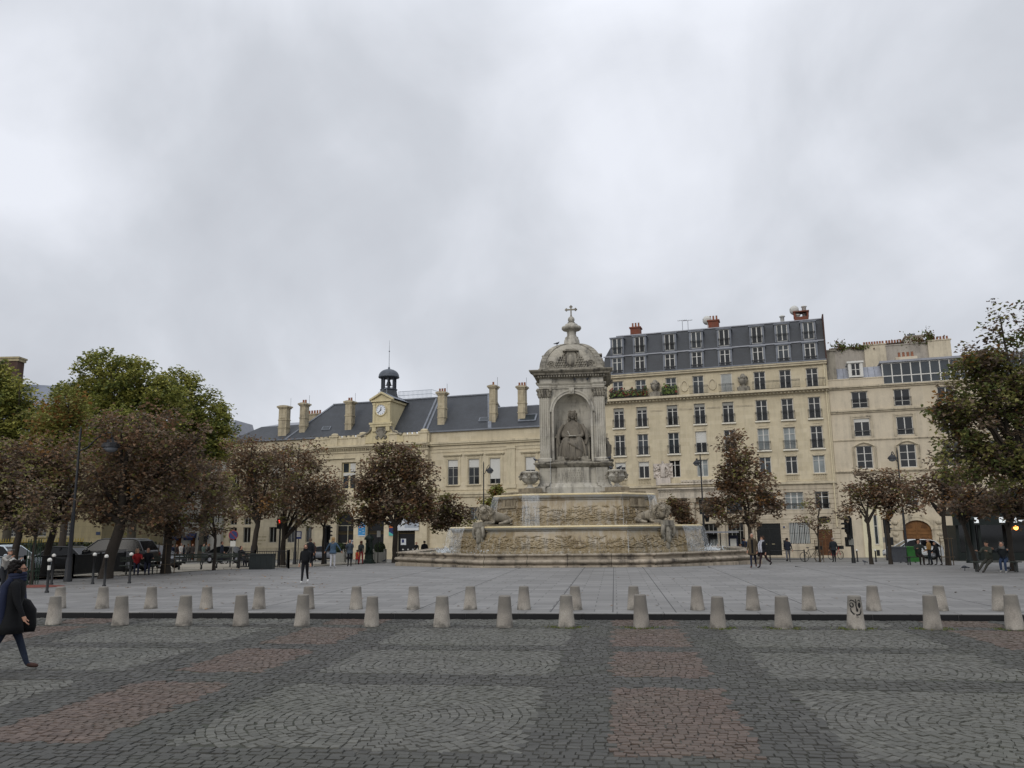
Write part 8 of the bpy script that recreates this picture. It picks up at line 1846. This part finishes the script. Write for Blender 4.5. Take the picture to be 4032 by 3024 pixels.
# the walker in the left foreground
def fg(part,J):
    ch,pel,nk,z0=J['ch'],J['pel'],J['nk'],J['z0']; m=MB()
    # long coat tail swinging forward and a bundled black coat over the arm
    loft(m,[(.1,-.26,z0+.6,.06,.1),(.11,-.25,z0+.68,.1,.13),(.12,-.22,z0+.95,.11,.14),(.13,-.14,z0+1.1,.1,.12),(.14,-.08,z0+1.16,.05,.06)],16,rip=.06,fr=5); part('carried_coat',m,cloth('#0d0d0f'))
    m=MB()
    for q in range(3): m.tube([(nk.x+.09*math.cos(a*.5236),nk.y+.1*math.sin(a*.5236),nk.z-.05+.045*q+.012*math.sin(a)) for a in range(13)],.04,7)
    for dx,dz in ((-.12,.62),(-.02,.7),(.09,.66)): m.tube([(dx,nk.y+.07,nk.z-.02),(dx*1.1,nk.y+.15,nk.z-.14),(dx*1.15,nk.y+.17,nk.z-.2-dz*.5),(dx*1.2,nk.y+.16,nk.z-.2-dz)],[.05,.065,.065,.05],8)
    m.tube([(.1,nk.y+.02,nk.z-.06),(.19,nk.y-.06,nk.z-.2),(.2,nk.y-.1,nk.z-.5),(.2,nk.y-.08,nk.z-.72)],[.05,.07,.07,.05],8); part('scarf',m,cloth('#1d2338'))
    glasses(part,J)
p=OG(18,2648); h=hgt(p,70,2207); print('fg height',h)
person('dark coated man with curly hair and navy scarf striding right in the near left corner',p,118,h,((-20,24),(22,3)),((6,6,14),(-12,7,16)),'#101114','#232a38','#43302a','curly','#15110f',(.62,'#0f1012',.035),fg,1.14,5)
m=MB(); q=Vector((0,0,0))
p2=OG(4,2336); person('person in a pale jacket and grey cap partly hidden behind the dark coated man',p2,70,1.6,((20,30),(-5,20)),((40,8,60),(30,8,60)),'#8a8782','#26282c','#2a2522','cap','#6d6c6a',lean=25)
# walkers on the plaza
p=OG(1199,2296); person('woman in black with glasses and white trainers walking towards the viewer',p,4,hgt(p,1198,2145),((16,3),(-10,26)),((-10,10,20),(6,10,12)),'#0f1013','#121317','#c9c8c4','short','#33241c',(.82,'#101114',.01),both(glasses,scarf('#0c0c0e')),1.08)
p=OG(1219,2236); person('man in a dark jacket walking away behind the woman in black',p,178,hgt(p,1219,2119),((18,4),(-16,26)),AW,'#191b20','#1b1d22','#b9b8b4','short','#5b4e44',(.8,'#1a1c21',.0),None,1.1)
p=OG(1309,2238); person('blonde woman in denim jacket and white trousers with arms held out',p,176,hgt(p,1309,2119),((6,0),(-5,4)),((5,38,6),(5,38,6)),'#3e5163','#b9b9bd','#c4c4c4','long','#9c7f58',(.86,'#3f5264',.01))
p=OG(1376,2230); person('man in grey blue jacket holding a camera up to his face',p,6,hgt(p,1376,2127),((4,0),(-4,3)),((48,12,118),(48,12,118)),'#39424c','#15171c','#15110f','short','#1e1816',(.82,'#39424c',.0),None,1.08)
p=at_col(1409,59); person('small child in a yellow jacket and red skirt walking beside a woman',p,178,1.05,((14,4),(-10,14)),AW,'#a8842c','#1c1c20','#1a1614','bob','#2c211b',(.38,'#8f3427',.02))
p=at_col(1424,59); person('woman in red trousers with a dark backpack beside the yellow child',p,178,1.68,((14,4),(-12,18)),AW,'#3c403f','#6d2327','#1a1614','long','#43281d',None,backpack('#232728'))
p=at_col(1672,69); person('person in a black puffer jacket seen from behind the left basin rim',p,178,1.72,((4,0),(-4,0)),((2,12,12),(2,12,12)),'#15161b','#1b1d24','#15110f','short','#1d1715',(.7,'#15161b',.03),None,1.25)
p=at_col(1640,78); person('person in dark clothes standing at the door under the white poster',p,10,1.7,((3,0),(-3,0)),((2,8,12),(2,8,12)),'#15171b','#15171c','#15110f','short','#3c3029')
p=OG(2968,2236); 
def opencoat(part,J):
    m=MB(); z0,ch,nk=J['z0'],J['ch'],J['nk']
    m.prism([(-.05,z0+.62),(.06,z0+.62),(.05,nk.z-.06),(-.04,nk.z-.06)],-.185,-.12); part('dark_shirt',m,cloth('#121214'))
    m=MB()
    for s_ in (-1,1): m.tube([(s_*.05,-.05,nk.z+.02),(s_*.1,-.12,nk.z-.06),(s_*.075,-.165,nk.z-.24)],[.03,.035,.02],6)
    part('collar',m,cloth('#4d4335'))
person('grey haired man in an open brown coat walking beside the fountain basin',p,-22,hgt(p,2970,2101),((16,4),(-14,24)),((4,8,14),(-8,10,18)),'#4f4536','#222634','#4b2c22','thin','#7d776f',(.66,'#4f4536',.02),opencoat,1.12)
p=OG(3008,2237); person('woman in a dark jacket with pale checked scarf walking beside the brown coated man',p,-62,hgt(p,3008,2113),((18,6),(-24,34)),((8,8,24),(-6,8,20)),'#15161a','#2a1c20','#141112','curly','#3a2c24',(.78,'#15161a',.01),both(scarf('#a2a2a8',.42),bag('#131315',-1)))
p=at_col(2927,61); person('man with cap and blue backpack behind the right basin rim',p,-80,1.76,WL,AW,'#20283a','#22252e','#15110f','cap','#15171c',None,backpack('#2f4c78'))
p=at_col(2912,63); person('child in a red jacket in front of the man with the blue backpack',p,-80,1.3,WL,AW,'#5e2226','#22252e','#15110f','short','#4a3626')
p=at_col(2822,62); person('short person with white cap just showing over the basin rim',p,0,1.28,((3,0),(-3,0)),((2,8,12),(2,8,12)),'#4a423c','#22252e','#15110f','beanie','#b5b1a8')
p=OG(3105,2214); person('man in navy jacket and grey trousers striding away past the barred window',p,158,hgt(p,3100,2118),((20,6),(-24,22)),((-20,16,30),(24,10,20)),'#20242f','#5d5d60','#1a1614','short','#1e1816',(.84,'#20242f',.0),None,1.12)
p=OG(3286,2214); person('bald man in a dark jacket standing by the right end of the apartment building',p,175,hgt(p,3284,2120),((4,0),(-3,2)),((-12,14,34),(-12,14,34)),'#1f2328','#1b1d22','#15110f','thin','#8c8279',(.78,'#1f2328',.01),None,1.18)
# background pedestrians by the shop
for i,(x,v,f,top,tr,lab,hr) in enumerate(((684,78,150,'#1d2437','#232429','person in a navy jacket standing left of the shop group','short'),(699,80,90,'#2c2526','#1d1f24','person in dark red brown jacket in the shop group','short'),(717,78,60,'#b9b4ac','#8e8c8a','person in a white top in front of the shop','long'),(728,80,-60,'#20222a','#1d1f24','dark haired person beside the one in white','bob'),(746,79,178,'#4c4640','#2d2c2f','blond person in a grey brown coat before the shop','thin'),(763,79,10,'#3b3531','#26272b','person in dark brown at the right of the shop group','short'),(806,76,60,'#4e5a52','#3c3c40','person in a green grey top walking by the shop','short'),(826,74,-80,'#25211f','#1c1d21','person in black carrying a white bag by the shop','short'),(878,66,90,'#1b2230','#1c2029','person in a dark blue coat near the round sign','short'),(914,66,-90,'#4b4a48','#2b2c30','person in a grey jacket near the round sign','short'),(1005,60,20,'#1f2233','#1f2026','man in a navy jacket behind the iron railing','short'),(1238,74,0,'#3b2b28','#22242a','person with reddish hair by the town hall behind the walking man','bob'))):
    person(lab,at_col(x,v),f,1.68+.04*(i%3),WL if i%2 else ((8,3),(-6,6)),AW if i%2 else AW2,top,tr,'#1a1614',hr,['#2c211b','#6b5238','#3d2a20'][i%3],(.8,top,.0) if i%2 else None,None,1.05)
# seated people
def seat_at(bench_p,rz,x,side): c,s_=math.cos(rz),math.sin(rz); return Vector((bench_p.x+c*x-s_*side,bench_p.y+s_*x+c*side,bench_p.z))
rb=YAW+R_(20)
person('person in a bright red jacket sitting on the bench',seat_at(pb_,rb,-.12,-.3),24,1.68,((82,80),(78,60)),((38,8,40),(38,8,40)),'#8c2527','#1c2133','#1d1a19','bob','#8a6f5c',None,None,1.15,14,sit=.46,headturn=40)
person('person in a dark jacket sitting close to the one in red',seat_at(pb_,rb,.38,-.3),24,1.72,((82,78),(76,52)),((30,8,60),(34,8,50)),'#14161c','#1a1f30','#2a2624','short','#3b302b',None,None,1.15,10,sit=.46)
person('lone man in a dark jacket sitting on the bench by the forked trunk',seat_at(pb2,YAW+R_(14),.0,-.3),62,1.74,((80,66),(76,58)),((30,8,50),(34,8,50)),'#17191e','#191c24','#15110f','short','#2a201b',None,None,1.15,8,sit=.46)
def plainbench(p,rz,lab,L_=1.6):
    t_=thing('bench',lab,'bench',p,rz,'benches on the right of the square'); m=MB(); [m.box(-L_/2,L_/2,y-.05,y+.05,.42,.46) for y in (-.14,0,.14)]; m.build('seat',BW,t_)
    for x in (-L_/2+.2,L_/2-.2): m=MB(); m.box(x-.03,x+.03,-.18,.18,.38,.42); m.box(x-.03,x+.03,-.15,-.1,-.02,.38); m.box(x-.03,x+.03,.1,.15,-.02,.38); m.build('leg',BI,t_)
p3=OG(3622,2224); plainbench(p3,YAW,'slatted bench under the bearded seated person at right')
person('person in a dark green jacket sitting on the bench beside the green bin',Vector((p3.x,p3.y,p3.z)),-8,1.78,((80,84),(80,84)),((36,10,64),(36,10,40)),'#2b302c','#241d1b','#1d1a19','curly','#1d1614',None,None,1.2,6,sit=.46)
p=OG(3664,2226); person('man in a tan jacket standing with his back half turned by the bench',p,-120,hgt(p,3660,2124),((6,0),(-8,6)),((-4,8,30),(10,8,40)),'#85663a','#1b2026','#1d1a19','thin','#9a8e80',(.84,'#85663a',.0),None,1.12)
p=OG(3697,2226); person('stooping man in a black coat beside the tan jacketed man',p,-100,hgt(p,3693,2138)*1.04,((10,6),(-12,8)),((10,8,30),(10,8,30)),'#1a1b1e','#16181d','#1d1a19','short','#6d655e',(.74,'#1a1b1e',.01),None,1.15,14)
p4=OG(3925,2252); plainbench(p4,YAW+R_(-12),'low slatted bench at the right edge under the trees',2.0)
person('person in grey green sitting with legs stretched out at the right edge',seat_at(p4,YAW+R_(-12),-.25,0),-58,1.74,((70,18),(64,14)),((40,10,60),(40,10,60)),'#3a3d36','#35352f','#2a2624','beanie','#23241f',None,None,1.15,10,sit=.46)
person('person in a hooded jacket and jeans bent forward at the right edge',seat_at(p4,YAW+R_(-12),.35,0),-40,1.74,((84,88),(80,84)),((44,10,50),(44,10,40)),'#24282b','#2c3a52','#8c8a86','short','#5a5550',None,scarf('#6d6c68'),1.2,26,sit=.46)
